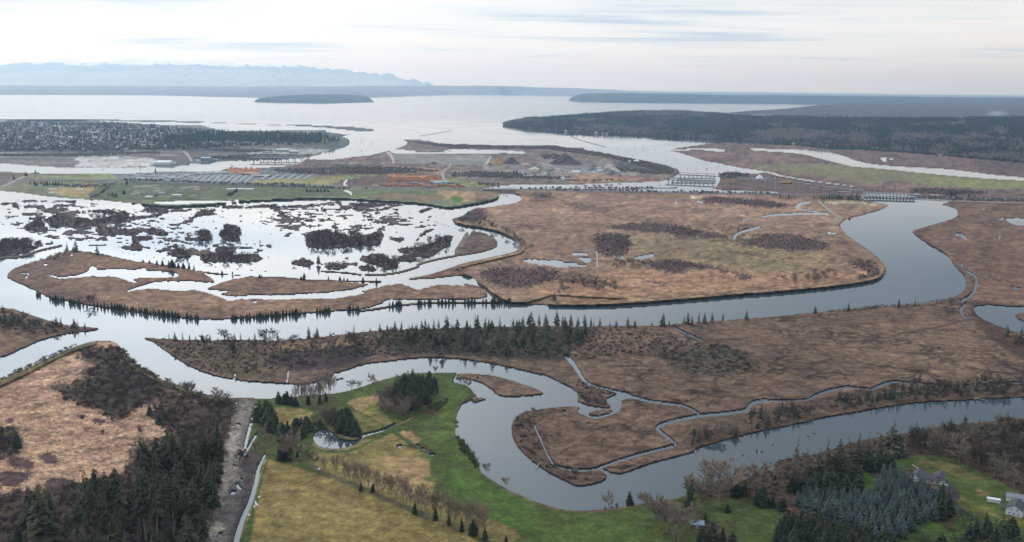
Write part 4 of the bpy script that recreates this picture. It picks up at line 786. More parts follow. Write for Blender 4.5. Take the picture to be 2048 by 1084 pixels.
# ------------------------------------------------------------------ far shores, islands and mountains: lofted from waterline to crest
def mat_far(name, rgb, rgb2, scale):
    m = mat_basic(name, rgb, .95, .3, scale, rgb2=rgb2, spec=.05)
    return m
def loft(name, shorept, crest, mats, rows=14, rough=6.0, kind='structure', label=None, cat=None, seed=0, step=6, dist=None):
    """shorept: photograph points of the waterline; crest: (x, y, z) of the skyline with its height in metres"""
    xs = np.arange(max(shorept[0][0], crest[0][0]), min(shorept[-1][0], crest[-1][0])+1, step, dtype=float)
    sy = np.interp(xs, [p[0] for p in shorept], [p[1] for p in shorept])
    cy = np.interp(xs, [p[0] for p in crest], [p[1] for p in crest]); cz = np.interp(xs, [p[0] for p in crest], [p[2] for p in crest])
    cy = np.minimum(cy, sy-1.0)
    A = unproj(xs, sy, -2.0)
    if dist:
        d = FWD+((xs-1024)/FPX)[:, None]*RIGHT+(-(cy-542)/FPX)[:, None]*UP
        B = d*(dist/d[:, 1])[:, None]+np.array([0, 0, CAM_H])
    else: B = unproj(xs, cy, cz)
    n = len(xs); R = rows+4; V = np.zeros((R, n, 3))
    for k in range(R):
        if k <= rows:
            t = k/rows; V[k] = A+(B-A)*t; zt = t**.62
            bump = fbm(xs/23+seed*7, np.full(n, k*.55), 4, 60+seed)*rough*(4*t*(1-t))**.5*2
            V[k, :, 2] = -2+(B[:, 2]+2)*zt+bump
        else:   # back slope
            t = (k-rows)/(R-1-rows); D = (B-A); V[k] = B+D*t*.6; V[k, :, 2] = B[:, 2]*(1-t)-3*t
    idx = np.arange(R*n).reshape(R, n)
    q = np.stack([idx[:-1, :-1], idx[:-1, 1:], idx[1:, 1:], idx[1:, :-1]], -1).reshape(-1, 4)
    me = mesh(name, V.reshape(-1, 3), q, mats, smooth=True)
    o = link(name, me); tag(o, label, cat, kind=kind)
    return V, rows
FAR1 = mat_far('far_forest', (.05, .06, .055), (.12, .11, .10), .0012); FARG = mat_far('island_forest', (.018, .024, .022), (.045, .045, .04), .004); FARW = mat_far('distant_shore', (.09, .10, .10), (.18, .17, .165), .0016)  # island darker, distant shore paler: haze depth put into the colours
HILLM = mat_far('hill_forest_floor', (.04, .042, .036), (.075, .06, .05), .006)
def jag(pts, amp, seed, step=4):
    xs = np.arange(pts[0][0], pts[-1][0]+1, step, dtype=float)
    ys = np.interp(xs, [p[0] for p in pts], [p[1] for p in pts]); zs = np.interp(xs, [p[0] for p in pts], [p[2] for p in pts])
    e = fbm(xs/30, xs*0+seed, 4, seed)*amp+fbm(xs/7, xs*0+seed, 2, seed+5)*amp*.35
    return [(x, y+d, z) for x, y, z, d in zip(xs, ys, zs, e)]
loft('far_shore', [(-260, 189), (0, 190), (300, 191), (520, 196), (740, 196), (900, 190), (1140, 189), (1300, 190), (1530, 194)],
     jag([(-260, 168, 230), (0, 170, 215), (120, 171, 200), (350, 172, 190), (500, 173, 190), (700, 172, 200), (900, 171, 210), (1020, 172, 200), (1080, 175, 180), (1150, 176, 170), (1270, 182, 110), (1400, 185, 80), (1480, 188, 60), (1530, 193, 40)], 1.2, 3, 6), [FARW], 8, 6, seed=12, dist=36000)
loft('gedney_hill', [(508, 204), (560, 206.5), (650, 208), (748, 205)], jag([(508, 203, 5), (516, 197, 60), (560, 192, 95), (620, 188, 110), (690, 189, 105), (735, 192, 80), (748, 204, 5)], 1.6, 5, 3), [FARG], 6, 5, seed=2, step=4)
loft('far_headland', [(1137, 201), (1160, 204.5), (1250, 206), (1400, 207), (1560, 208), (1700, 212), (2300, 225)],
     jag([(1137, 200, 5), (1146, 192, 60), (1165, 187.5, 90), (1250, 186, 105), (1340, 187, 105), (1440, 190, 95), (1560, 190.5, 95), (1700, 192, 90), (1900, 194, 90), (2300, 198, 90)], 1.2, 7, 6), [FARG], 8, 6, seed=3, dist=22500)
loft('outer_shore', [(1280, 194), (1520, 196.5), (1700, 200), (2300, 210)], jag([(1280, 183.5, 90), (1400, 184, 100), (1520, 185, 100), (1600, 186, 100), (1800, 189, 80), (2048, 191.5, 60), (2300, 194, 60)], .7, 9, 8), [FAR1], 6, 4, seed=4, step=8, dist=46000)
loft('middle_hill', [(1461, 226), (1600, 232), (1800, 238), (2300, 244)], jag([(1461, 225, 5), (1500, 222, 35), (1580, 216, 60), (1640, 210, 80), (1700, 207.5, 95), (1780, 208, 95), (1830, 206, 110), (1900, 205, 115), (2048, 206, 110), (2300, 208, 110)], 1.8, 11, 6), [HILLM], 8, 8, seed=5)
HEAD = loft('wooded_headland', [(1006, 251), (1056, 258), (1124, 264), (1193, 268.5), (1300, 272), (1400, 278), (1495, 283), (1587, 289), (1655, 296), (1724, 300), (1861, 309.5), (1929, 316), (2048, 327), (2300, 352)],
     jag([(1006, 249, 3), (1020, 244, 14), (1060, 239, 26), (1130, 235, 36), (1200, 229, 52), (1290, 223, 72), (1400, 225, 72), (1470, 233, 60), (1560, 236, 70), (1700, 239, 78), (1850, 240, 84), (2048, 238, 95), (2300, 238, 95)], 1.5, 13, 6), [HILLM], 18, 10, seed=6)
def mat_snow():
    m = bpy.data.materials.new('snowy_rock'); m.use_nodes = True; nt = m.node_tree; L = nt.links.new; b = nt.nodes['Principled BSDF']; setp(b, Roughness=.9)
    geo = nn(nt, 'ShaderNodeNewGeometry'); s = nn(nt, 'ShaderNodeSeparateXYZ'); L(geo.outputs['Position'], s.inputs[0])
    n = nn(nt, 'ShaderNodeTexNoise'); n.inputs['Scale'].default_value = .0012; n.inputs['Detail'].default_value = 6; L(geo.outputs['Position'], n.inputs[0])
    a = nn(nt, 'ShaderNodeMath', operation='MULTIPLY_ADD'); L(n.outputs[0], a.inputs[0]); a.inputs[1].default_value = 700; L(s.outputs[2], a.inputs[2])
    r = nn(nt, 'ShaderNodeMapRange'); L(a.outputs[0], r.inputs[0]); r.inputs[1].default_value = 1600; r.inputs[2].default_value = 1660
    mx = nn(nt, 'ShaderNodeMix', data_type='RGBA'); L(r.outputs[0], mx.inputs[0]); mx.inputs[6].default_value = (.07, .085, .09, 1); mx.inputs[7].default_value = (.82, .84, .87, 1); L(mx.outputs[2], b.inputs['Base Color'])
    return m
def ridge(name, pts, dist, mat, amp, seed, depth=9000):
    xs = np.arange(pts[0][0], pts[-1][0]+1, 2.5); ys = np.interp(xs, [p[0] for p in pts], [p[1] for p in pts])
    nz = np.abs(fbm(xs/26, xs*0+seed, 5, seed)); ys = ys+amp*(.25-nz*2.0)+fbm(xs/5, xs*0, 3, seed+3)*amp*.5
    d = FWD+((xs-1024)/FPX)[:, None]*RIGHT+(-(ys-542)/FPX)[:, None]*UP
    t = dist/d[:, 1]; C = t[:, None]*d; C[:, 2] += CAM_H; C[:, 2] = np.maximum(C[:, 2], 5)
    R = 22; n = len(xs); V = np.zeros((R, n, 3)); z = C[:, 2]
    for k in range(R):
        s = (k-14)/14 if k <= 14 else (k-14)/7
        V[k] = C; V[k, :, 1] = C[:, 1]+s*depth; f = (1-abs(s))**1.25
        V[k, :, 2] = z*f+np.abs(fbm(xs/11+k*.3, np.full(n, k*.45), 4, seed+20))*z*.7*(f*(1-f)*4)**.6*(1 if s < 0 else .3)-2
    V[14, :, 2] = z
    idx = np.arange(R*n).reshape(R, n); q = np.stack([idx[:-1, :-1], idx[:-1, 1:], idx[1:, 1:], idx[1:, :-1]], -1).reshape(-1, 4)
    tag(link(name, mesh(name, V.reshape(-1, 3), q, [mat], smooth=False)), kind='structure')
SNOW = mat_snow()
ridge('mountain_range', [(-300, 136), (0, 132), (60, 127), (100, 122), (125, 114), (150, 124), (200, 124), (260, 117), (300, 120), (350, 121), (380, 126), (440, 121), (480, 127), (540, 130), (600, 130), (640, 137), (700, 140), (740, 146), (780, 150), (810, 158), (860, 168)], 60000, SNOW, 11, 31, 12000)
ridge('mountain_foothills', [(-300, 150), (0, 147), (100, 141), (170, 145), (300, 140), (350, 137), (400, 138), (500, 141), (560, 146), (600, 141), (630, 147), (690, 150), (720, 150), (760, 155), (800, 164), (850, 172)], 46000, mat_far('hazed_foothills', (.30, .33, .34), (.38, .40, .41), .0004), 5, 37, 7000)  # foothill colour made paler in place of thicker haze
# ------------------------------------------------------------------ trees: shapes of unit height, scaled when placed
def tube(V, F, pts, rad, k=5):
    b = len(V)
    for i, (p, r) in enumerate(zip(pts, rad)):
        for j in range(k):
            a = 2*math.pi*j/k; V.append((p[0]+r*math.cos(a), p[1]+r*math.sin(a), p[2]))
    for i in range(len(pts)-1):
        for j in range(k):
            F.append((b+i*k+j, b+i*k+(j+1) % k, b+(i+1)*k+(j+1) % k, b+(i+1)*k+j))
def sliver(V, F, p, q, w, r):
    """a thin twig from p to q"""
    p = np.array(p); q = np.array(q); d = q-p; n = np.cross(d, (r.uniform(-1, 1), r.uniform(-1, 1), r.uniform(-1, 1))); n = n/(np.linalg.norm(n)+1e-6)*w
    b = len(V); V += [tuple(p-n), tuple(p+n), tuple(q)]; F.append((b, b+1, b+2))
def leaf(V, F, c, s, r):
    b = len(V)
    for k in range(3):
        V.append((c[0]+r.uniform(-s, s), c[1]+r.uniform(-s, s), c[2]+r.uniform(-s, s)*.8))
    F.append((b, b+1, b+2))
def conifer(seed, R=.2, base=.1, lev=24, nb=8, droop=.35, power=.85, gap=.12, fat=.34):
    r = random.Random(seed); V, F = [], []
    for i in range(lev):
        t = (i+r.uniform(-.3, .3))/lev; z = base+(1-base)*max(t, 0)**.95
        rad = R*(1-max(t, 0))**power*(.55+.45*min(1, (t+.06)*7))+.008
        for j in range(max(4, int(nb*(1-.4*t)))):
            if r.random() < gap: continue
            a = r.uniform(0, 2*math.pi); L = rad*r.uniform(.62, 1.15); dz = -L*droop*r.uniform(.5, 1.5); w = L*fat*r.uniform(.7, 1.2)+.006
            ca, sa = math.cos(a), math.sin(a); up = L*.22
            p0 = (0, 0, z+up*.3); m = (ca*L*.55, sa*L*.55, z+up*.3+dz*.25); tp = (ca*L, sa*L, z+dz)
            l = (m[0]-sa*w, m[1]+ca*w, m[2]-w*.55); q = (m[0]+sa*w, m[1]-ca*w, m[2]-w*.55)
            b = len(V); V += [p0, l, tp, q, m]; F += [(b, b+1, b+4), (b, b+4, b+3), (b+1, b+2, b+4), (b+4, b+2, b+3)]
            # a hanging spray gives the crown depth
            V += [(m[0]*.9, m[1]*.9, m[2]-L*.45-.01)]; F.append((b+1, b+5, b+3)) if r.random() < .5 else F.append((b+4, b+5, b+2))
    b = len(V); V += [(-.006, 0, .93), (.006, .004, .93), (0, 0, 1.0)]; F.append((b, b+1, b+2))
    TV, TF = [], []; tube(TV, TF, [(0, 0, -.02), (0, 0, base+.25), (0, 0, .92)], [.013, .010, .003])
    return (V, F), (TV, TF)
def broadcrown(seed, R=.4, base=.05, n=420, s=.055, squash=1.0):
    """dense evergreen of round outline"""
    r = random.Random(seed); V, F = [], []
    lob = [(r.uniform(-.45, .45)*R, r.uniform(-.45, .45)*R, r.uniform(.35, .75), r.uniform(.5, .85)*R) for _ in range(9)]+[(0, 0, .78, .5*R), (0, 0, .4, .95*R)]
    while len(F) < n:
        x, y, z, q = r.choice(lob); a = r.uniform(0, 6.283); u = r.uniform(-1, 1); k = q*r.uniform(.75, 1.05); h = math.sqrt(1-u*u)
        c = (x+k*h*math.cos(a), y+k*h*math.sin(a), min(1, max(base, z+k*u*squash*.9)))
        leaf(V, F, c, s*r.uniform(.6, 1.3), r)
    TV, TF = [], []; tube(TV, TF, [(0, 0, -.02), (0, 0, .5)], [.02, .01])
    return (V, F), (TV, TF)
def bare(seed, R=.3, base=.3, limbs=12, up=.75, twigs=9, tw=.0045, subs=5, trunk=.013, lean=0.0, tip=1.0):
    r = random.Random(seed); V, F = [], []; TV, TF = [], []
    tube(TV, TF, [(0, 0, -.02), (lean*.3, 0, .45), (lean, 0, .9)], [trunk, trunk*.65, trunk*.18])
    for i in range(limbs):
        t = base+(0.95-base)*(i+r.random())/limbs; a = r.uniform(0, 6.283); k = (t-base)/(1-base)
        L = R*(1.15-.75*k**1.5)*(.5+.5*min(1, (k+.12)*4))*r.uniform(.75, 1.15)
        p = np.array((lean*t, 0, t*.8)); d = np.array((math.cos(a), math.sin(a), up*r.uniform(.7, 1.5))); e = p+d*L; e[2] = min(e[2], tip)
        n = np.cross(d, (0, 0, 1)); n = n/np.linalg.norm(n)*trunk*.35
        b = len(TV); TV += [tuple(p-n), tuple(p+n), tuple(e)]; TF.append((b, b+1, b+2))
        b = len(TV); TV += [tuple(p-(0, 0, trunk*.35)), tuple(p+np.array((0, 0, trunk*.35))), tuple(e)]; TF.append((b, b+1, b+2))
        for j in range(subs):
            s = p+(e-p)*r.uniform(.25, 1); sd = d*.7+np.array((r.uniform(-1, 1), r.uniform(-1, 1), r.uniform(-.1, 1.1)))*.75; se = s+sd*L*.42*r.uniform(.6, 1.2); se[2] = min(se[2], tip*1.02)
            sliver(V, F, s, se, tw*1.5, r)
            for q in range(twigs):
                a0 = s+(se-s)*r.uniform(.2, 1); td = sd*.5+np.array((r.uniform(-1, 1), r.uniform(-1, 1), r.uniform(-.5, 1)))*.8
                sliver(V, F, a0, a0+td*L*.24*r.uniform(.6, 1.3), tw, r)
    return (V, F), (TV, TF)
def shrub(seed, n=130, R=.75, tw=.022):
    r = random.Random(seed); V, F = [], []
    st = [(r.uniform(-.4, .4)*R, r.uniform(-.4, .4)*R) for _ in range(7)]
    for i in range(n):
        x, y = r.choice(st); a = r.uniform(0, 6.283); o = r.uniform(0, .6); h = r.uniform(.35, 1.0)
        p = (x+r.uniform(-.1, .1), y+r.uniform(-.1, .1), r.uniform(0, .5)*h); q = (x+math.cos(a)*o*R, y+math.sin(a)*o*R, h*(1-.35*o))
        sliver(V, F, p, q, tw, r)
    return V, F
C_FIR = mat_basic('fir_needles', (.028, .033, .016), .85, .3, 6, objrand=.35, rgb2=(.056, .056, .028), spec=.15)
C_BANK = mat_basic('spruce_needles', (.050, .056, .036), .85, .3, 6, objrand=.3, rgb2=(.085, .082, .052), spec=.15)
C_CED = mat_basic('cedar_foliage', (.024, .034, .018), .85, .3, 5, objrand=.25, rgb2=(.045, .052, .027), spec=.15)
C_PLA = mat_basic('blue_spruce_needles', (.050, .068, .062), .85, .3, 5, objrand=.3, rgb2=(.080, .10, .092), spec=.15)
C_BRK = mat_basic('bark', (.13, .11, .09), .9, .3, 3, rgb2=(.19, .165, .135))
C_PALE = mat_basic('pale_bark', (.30, .27, .23), .9, .3, 3, rgb2=(.20, .175, .15))
C_TWG = mat_basic('grey_twigs', (.30, .245, .18), .9, .3, 5, objrand=.2, rgb2=(.20, .16, .12))
C_POP = mat_basic('poplar_twigs', (.33, .265, .18), .9, .3, 5, objrand=.2, rgb2=(.24, .19, .135))
C_TWP = mat_basic('pale_twigs', (.38, .30, .22), .9, .3, 5, objrand=.2, rgb2=(.20, .165, .13))
C_BRW = mat_basic('brown_twigs', (.088, .064, .046), .9, .3, 3, objrand=.4, rgb2=(.15, .112, .082))
C_RED = mat_basic('red_brown_twigs', (.095, .055, .045), .9, .3, 3, objrand=.3, rgb2=(.062, .042, .038))
C_OLV = mat_basic('olive_twigs', (.072, .072, .042), .9, .3, 3, objrand=.3, rgb2=(.10, .092, .055))
C_GRN = mat_basic('green_scrub', (.075, .092, .032), .9, .3, 3, objrand=.25, rgb2=(.12, .125, .05))
C_FAR = mat_basic('far_conifer', (.022, .030, .020), .9, .3, .2, objrand=.35, rgb2=(.040, .046, .030))
C_FARB = mat_basic('far_bare_tree', (.095, .075, .060), .9, .3, .2, objrand=.3, rgb2=(.12, .095, .078))
KIND = {}
def reg(kind, gens, cm, tm):
    out = []
    for k, ((cv, cf), (tv, tf)) in enumerate(gens):
        crown = mesh(kind+'_crown', cv, cf, [cm]); trunk = mesh(kind+'_trunk', tv, tf, [tm])
        one = mesh(kind, list(cv)+list(tv), list(cf)+[tuple(i+len(cv) for i in f) for f in tf], [cm, tm], [0]*len(cf)+[1]*len(tf))
        out.append((crown, trunk, one))
    KIND[kind] = out
reg('fir_tree', [conifer(s, R, b, 30, 8, .5, pw, g, .27) for s, R, b, pw, g in ((1, .135, .34, .75, .3), (2, .15, .26, .6, .35), (3, .12, .42, .8, .4), (4, .165, .14, .7, .2), (5, .14, .30, .5, .45), (6, .11, .5, .55, .3), (7, .155, .2, .9, .35))], C_FIR, C_PALE)
reg('spruce_tree', [conifer(s, R, b, 20, 7, .3, .9, g, .3) for s, R, b, g in ((11, .24, .08, .2), (12, .19, .15, .3), (13, .27, .05, .15), (14, .15, .12, .4), (15, .22, .05, .2))], C_BANK, C_BRK)
reg('dark_evergreen', [conifer(s, R, .02, 18, 11, .2, .62, .05, .42) for s, R in ((21, .34), (22, .28), (23, .40), (24, .24))], C_CED, C_BRK)
reg('blue_spruce', [conifer(s, R, .03, 12, 8, .15, .85, .05, .42) for s, R in ((31, .28), (32, .32), (33, .25))], C_PLA, C_BRK)
reg('round_evergreen', [broadcrown(s, R) for s, R in ((41, .42), (42, .5))], C_CED, C_BRK)
reg('poplar_tree', [bare(s, R, .2, 26, 2.2, 12, .0030, 7, .010) for s, R in ((51, .15), (52, .18), (53, .13))], C_POP, C_PALE)
reg('birch_tree', [bare(s, R, .3, 22, 2.0, 12, .0034, 6, .013) for s, R in ((61, .17), (62, .2))], C_TWG, C_PALE)
reg('alder_tree', [bare(s, R, .22, 18, .75, 18, .0055, 8, .014, l) for s, R, l in ((71, .34, 0), (72, .40, .05), (73, .30, -.04))], C_TWG, C_PALE)
reg('willow_tree', [bare(s, R, .1, 20, .7, 18, .0075, 9, .016) for s, R in ((81, .42), (82, .5))], C_TWP, C_PALE)
reg('bare_tree', [bare(s, R, .12, 17, .9, 14, .0085, 7, .013) for s, R in ((91, .32), (92, .26), (93, .4))], C_BRW, C_BRK)
reg('dead_tree', [bare(s, .12, .25, 9, .5, 1, .003, 2, .012) for s in (96, 97)], C_PALE, C_PALE)
COUNT = {}
def px_height(x, y, hpx):
    p = unproj(x, y, ground_h(x, y))[0]; d = p-np.array([0, 0, CAM_H]); k = d@FWD; dl = np.linalg.norm(d)
    return hpx*k/FPX/(math.hypot(d[0], d[1])/dl)
TR = random.Random(5)
def tree(kind, x, y, hpx, label, group, wf=1.0, cat='tree', v=None, height=None, name=None):
    crown, trunk, one = KIND[kind][TR.randrange(len(KIND[kind])) if v is None else v]
    h = height if height else px_height(x, y, hpx)
    h *= 1 if height else TR.uniform(.84, 1.1); wf *= TR.uniform(.85, 1.2); p = gp(x, y); rz = TR.uniform(0, 6.28); sc = (h*wf, h*wf, h)
    COUNT[kind] = COUNT.get(kind, 0)+1
    if hpx >= 13:
        o = bpy.data.objects.new(name or kind, None); COLL.objects.link(o); o.location = p; o.rotation_euler = (TR.gauss(0, .035), TR.gauss(0, .035), rz); o.scale = sc; o.empty_display_size = .1
        for nm, me in (('crown', crown), ('trunk', trunk)):
            c = bpy.data.objects.new(nm, me); COLL.objects.link(c); c.parent = o
    else: o = link(name or kind, one, None, p, rz, sc)
    tag(o, label, cat, group); return o
ORD = ['leftmost', 'second', 'third', 'fourth', 'fifth', 'sixth', 'seventh', 'eighth', 'ninth', 'tenth', 'eleventh', 'twelfth', 'thirteenth', 'fourteenth', 'fifteenth', 'sixteenth', 'seventeenth', 'eighteenth', 'nineteenth', 'twentieth']
def row(kind, lst, lab, group=None, wf=1.0, tail='from the left'):
    """explicit trees; {o} in the label takes the place in the row"""
    lst = sorted(lst); n = len(lst)
    for i, t in enumerate(lst):
        if n == 1: o = 'lone'
        elif i == 0: o = 'leftmost'
        elif i == n-1: o = 'rightmost'
        elif i < 20: o = ORD[i]+' from left'
        else: o = (ORD[n-1-i] if 0 < n-1-i < 20 else 'inner')+' from right'
        tree(kind, t[0], t[1], t[2]*(.88 if kind == 'poplar_tree' else 1), lab.format(o=o), group if n > 1 else None, (t[3] if len(t) > 3 else 1.0)*wf)
def inside(poly, spacing, seed, jit=.9, land=True, sm=False, maxn=None):
    """jittered ground positions inside a photograph outline; returns px, py and world XY"""
    poly = smooth(poly, True, 3) if sm else np.array(poly, float)
    W3 = unproj(poly[:, 0], poly[:, 1], 0); x0, y0 = W3[:, 0].min(), W3[:, 1].min(); x1, y1 = W3[:, 0].max(), W3[:, 1].max()
    rg = np.random.default_rng(seed); xs = np.arange(x0, x1, spacing); ys = np.arange(y0, y1, spacing)
    gx, gy = np.meshgrid(xs, ys); gx = gx.ravel()+rg.uniform(-.5, .5, gx.size)*spacing*jit; gy = gy.ravel()+rg.uniform(-.5, .5, gy.size)*spacing*jit
    px, py = proj(np.stack([gx, gy, gx*0], -1))
    rs = fill(poly, 1)
    if rs is None: return np.zeros(0), np.zeros(0), np.zeros(0), np.zeros(0)
    sl, m = rs; ix = np.round(px-X0).astype(int)-sl[1].start; iy = np.round(py-Y0).astype(int)-sl[0].start
    ok = (ix >= 0) & (iy >= 0) & (ix < m.shape[1]) & (iy < m.shape[0]); ok[ok] = m[iy[ok], ix[ok]] > .5
    if land:
        jx = np.clip(np.round(px-X0).astype(int), 0, W-1); jy = np.clip(np.round(py-Y0).astype(int), 0, H-1); ok &= LAND[jy, jx] > .6
    k = np.where(ok)[0]
    if maxn and len(k) > maxn: k = np.sort(rg.choice(k, maxn, False))
    return px[k], py[k], gx[k], gy[k]
def wood(kinds, poly, spacing, hm, label, group, seed, wf=1.0, maxn=None, cap=None, mass=None, name=None):
    """trees of a wood one by one; when cap is passed the nearest `cap` stand as trees and the rest joins the mass"""
    px, py, gx, gy = inside(poly, spacing, seed, maxn=maxn)
    order = np.argsort(-py); rg = random.Random(seed)
    if len(px): pl, pr, pt, pb = px.min(), px.max(), py.min(), py.max()
    for n, i in enumerate(order):
        kd = rg.choice(kinds); h = rg.uniform(*hm)
        if cap is not None and n >= cap: mass.append((gx[i], gy[i], ground_h(px[i], py[i]), h, kd)); continue
        sz = 'tall' if h > hm[0]+.6*(hm[1]-hm[0]) else ('short' if h < hm[0]+.3*(hm[1]-hm[0]) else 'mid-sized')
        hp = h*FPX/math.hypot(gx[i], gy[i])
        wv = rg.uniform(.85, 1.2); u = (px[i]-pl)/(pr-pl+1e-6); v = (py[i]-pt)/(pb-pt+1e-6)
        pos = ('far left', 'left', 'centre', 'right', 'far right')[min(4, int(u*5))]+' '+('back', 'middle', 'front')[min(2, int(v*3))]
        txt = label.format(s=sz+(' slim' if wv < 1.02 else ' broad'), k=(name or kd).replace('_', ' '))+', '+pos
        if len(txt.split()) > 16: txt = txt.replace(' slim', '').replace(' broad', '')
        if len(txt.split()) > 16: txt = txt.replace('leafless ', '').replace('the ', '')
        tree(kd, px[i], py[i], hp, txt, group, wf*wv, height=h, name=name)
E = lambda q: Z(500, 720, 4.096, q)
G = lambda q: Z(1300, 820, 4.096, q)
HH = lambda q: Z(1700, 820, 4.106, q)
# --- tall firs beside the gravel strip
row('fir_tree', [(284, 976, 96), (334, 949, 94), (312, 966, 102), (359, 974, 104), (388, 957, 113), (434, 947, 108), (412, 1035, 93), (382, 1047, 100), (436, 1018, 105), (278, 1030, 90), (293, 1082, 130),
                 (329, 1059, 105), (336, 1040, 102), (237, 1054, 130), (245, 1062, 98), (207, 1019, 80), (193, 1008, 80), (173, 1003, 72), (159, 1072, 98), (183, 1047, 85)], 'tall fir, {o} in the wood left of the gravel strip', 'tall firs left of the gravel strip', 1.25)
row('fir_tree', [(82, 1079, 125), (66, 1058, 96), (98, 1120, 120)], 'thick dark fir, {o} in the clump near the bottom left corner', 'thick firs near the bottom left corner', 1.7)
wood(['fir_tree'], [(275, 960), (440, 930), (446, 1010), (425, 1060), (300, 1090), (260, 1060)], 13, (24, 36), '{s} dark fir packed in the wood beside the gravel strip', 'firs packed beside the gravel strip', 3, 1.45)
wood(['fir_tree'], [(100, 1050), (150, 1010), (240, 1000), (420, 1070), (400, 1200), (20, 1200), (20, 1090)], 18, (24, 36), '{s} dark fir at the bottom edge, left of the gravel strip', 'firs at the bottom edge left of the gravel', 4, 1.3)
row('dead_tree', [(349, 1082, 78), (276, 1084, 62), (252, 930, 38), (433, 1012, 40)], 'pale dead snag with bare branches, {o} of four in the fir wood', 'dead snags in the fir wood', 1.3)
row('dark_evergreen', [(299, 830, 20), (319, 848, 22), (35, 896, 34), (5, 870, 22), (176, 765, 10)], 'small dark evergreen standing in pale reeds, {o} of five', 'small evergreens in the reed field')
# --- birches and evergreens on the farm point
row('birch_tree', [(599, 814, 46), (613, 815, 50), (622, 813, 46), (636, 812, 50), (643, 811, 52), (649, 806, 50), (656, 800, 48), (661, 795, 44), (668, 788, 40), (590, 812, 40), (628, 811, 44), (605, 812, 44)], 'pale trunked bare birch, {o} in the stand by the river', 'birches in a stand by the river')
row('dark_evergreen', [(557, 806, 26), (575, 808, 28), (583, 810, 27), (592, 812, 20), (616, 808, 24), (640, 808, 20), (652, 803, 20), (568, 808, 22)], 'dark evergreen, {o} beneath the birch stand', 'evergreens beneath the birches')
wood(['dark_evergreen'], E([(50, 480), (110, 420), (170, 440), (230, 570), (190, 640), (90, 580)]), 7.0, (10, 17), '{s} dark evergreen in the row right of the gravel strip', 'evergreens right of the gravel strip', 11, 1.2)
wood(['dark_evergreen'], E([(210, 610), (340, 560), (400, 545), (470, 560), (480, 640), (260, 680)]), 6.5, (9, 14), '{s} dark evergreen left of the round pond', 'evergreens left of the pond', 12, 1.2)
wood(['dark_evergreen'], E([(190, 770), (280, 760), (400, 790), (390, 850), (220, 820)]), 6.5, (7, 11), '{s} dark evergreen under the pale alders by the field corner', 'evergreens at the field corner', 13, 1.2)
wood(['dark_evergreen'], E([(720, 500), (800, 490), (890, 580), (890, 620), (800, 620), (730, 600)]), 6.5, (11, 16), '{s} dark evergreen right above the pond', 'evergreens above the pond', 14, 1.2)
wood(['bare_tree', 'alder_tree'], E([(510, 480), (700, 440), (740, 480), (720, 570), (600, 570), (510, 560)]), 9, (9, 14), '{s} bare {k} behind the pond', 'bare trees behind the pond', 15)
wood(['dark_evergreen', 'dark_evergreen', 'round_evergreen'], E([(1110, 270), (1300, 180), (1500, 170), (1540, 260), (1430, 400), (1300, 430), (1200, 360)]), 7.5, (10, 16), '{s} {k} in the dark grove on the farm point', 'grove on the farm point', 16, 1.2)
wood(['bare_tree', 'alder_tree'], E([(1040, 330), (1110, 300), (1220, 380), (1390, 430), (1340, 470), (1200, 510), (1100, 460), (1040, 400)]), 8, (10, 15), '{s} leafless {k} along the near side of the dark grove', 'bare trees beside the grove', 17)
row('alder_tree', [(571, 918, 53), (585, 922, 56), (537, 896, 32), (605, 935, 48), (627, 937, 42), (520, 880, 26), (513, 905, 24)], 'pale grey bare alder, {o} between gravel strip and brown field', 'pale alders by the field corner')
row('alder_tree', [(871, 747, 17), (703, 778, 20), (715, 777, 16), (742, 768, 20), (751, 774, 18), (794, 757, 9), (937, 779, 26), (925, 772, 20)], 'small bare tree on the green river bank, {o} of eight', 'bare trees on the green river bank', 1.2)
row('alder_tree', [(974, 950, 25), (1011, 974, 22), (1217, 1018, 34)], 'small bare tree at the water edge, {o} of three on the green bank', 'bare trees at the bend')
row('poplar_tree', [(708, 975, 62), (722, 980, 58), (737, 985, 60), (765, 998, 64), (778, 1001, 60), (792, 1006, 62), (806, 1012, 60), (820, 1018, 62), (836, 1027, 68), (851, 1033, 64), (866, 1038, 66), (882, 1044, 72), (895, 1050, 68),
                    (908, 1056, 72), (931, 1062, 78), (944, 1067, 74), (956, 1073, 78), (968, 1079, 72), (690, 968, 56), (672, 960, 52)], 'tall bare poplar, {o} in the long row between the fields', 'poplars in the row between fields', 1.0)
row('poplar_tree', [(700, 966, 50), (729, 976, 54), (752, 988, 56), (784, 996, 54), (813, 1008, 56), (843, 1022, 60), (873, 1034, 60), (901, 1047, 64), (920, 1052, 66), (938, 1056, 64), (650, 950, 44)], 'slender bare poplar, {o} in the back line of the row', 'poplars behind the row', 1.0)
row('dark_evergreen', [(722, 982, 18), (745, 984, 20), (829, 1028, 26), (871, 1040, 28), (898, 1051, 26), (924, 1063, 29), (947, 1069, 29), (970, 1081, 32), (1013, 1088, 18)], 'small dark evergreen, {o} at the foot of the poplar row', 'evergreens under the poplar row')
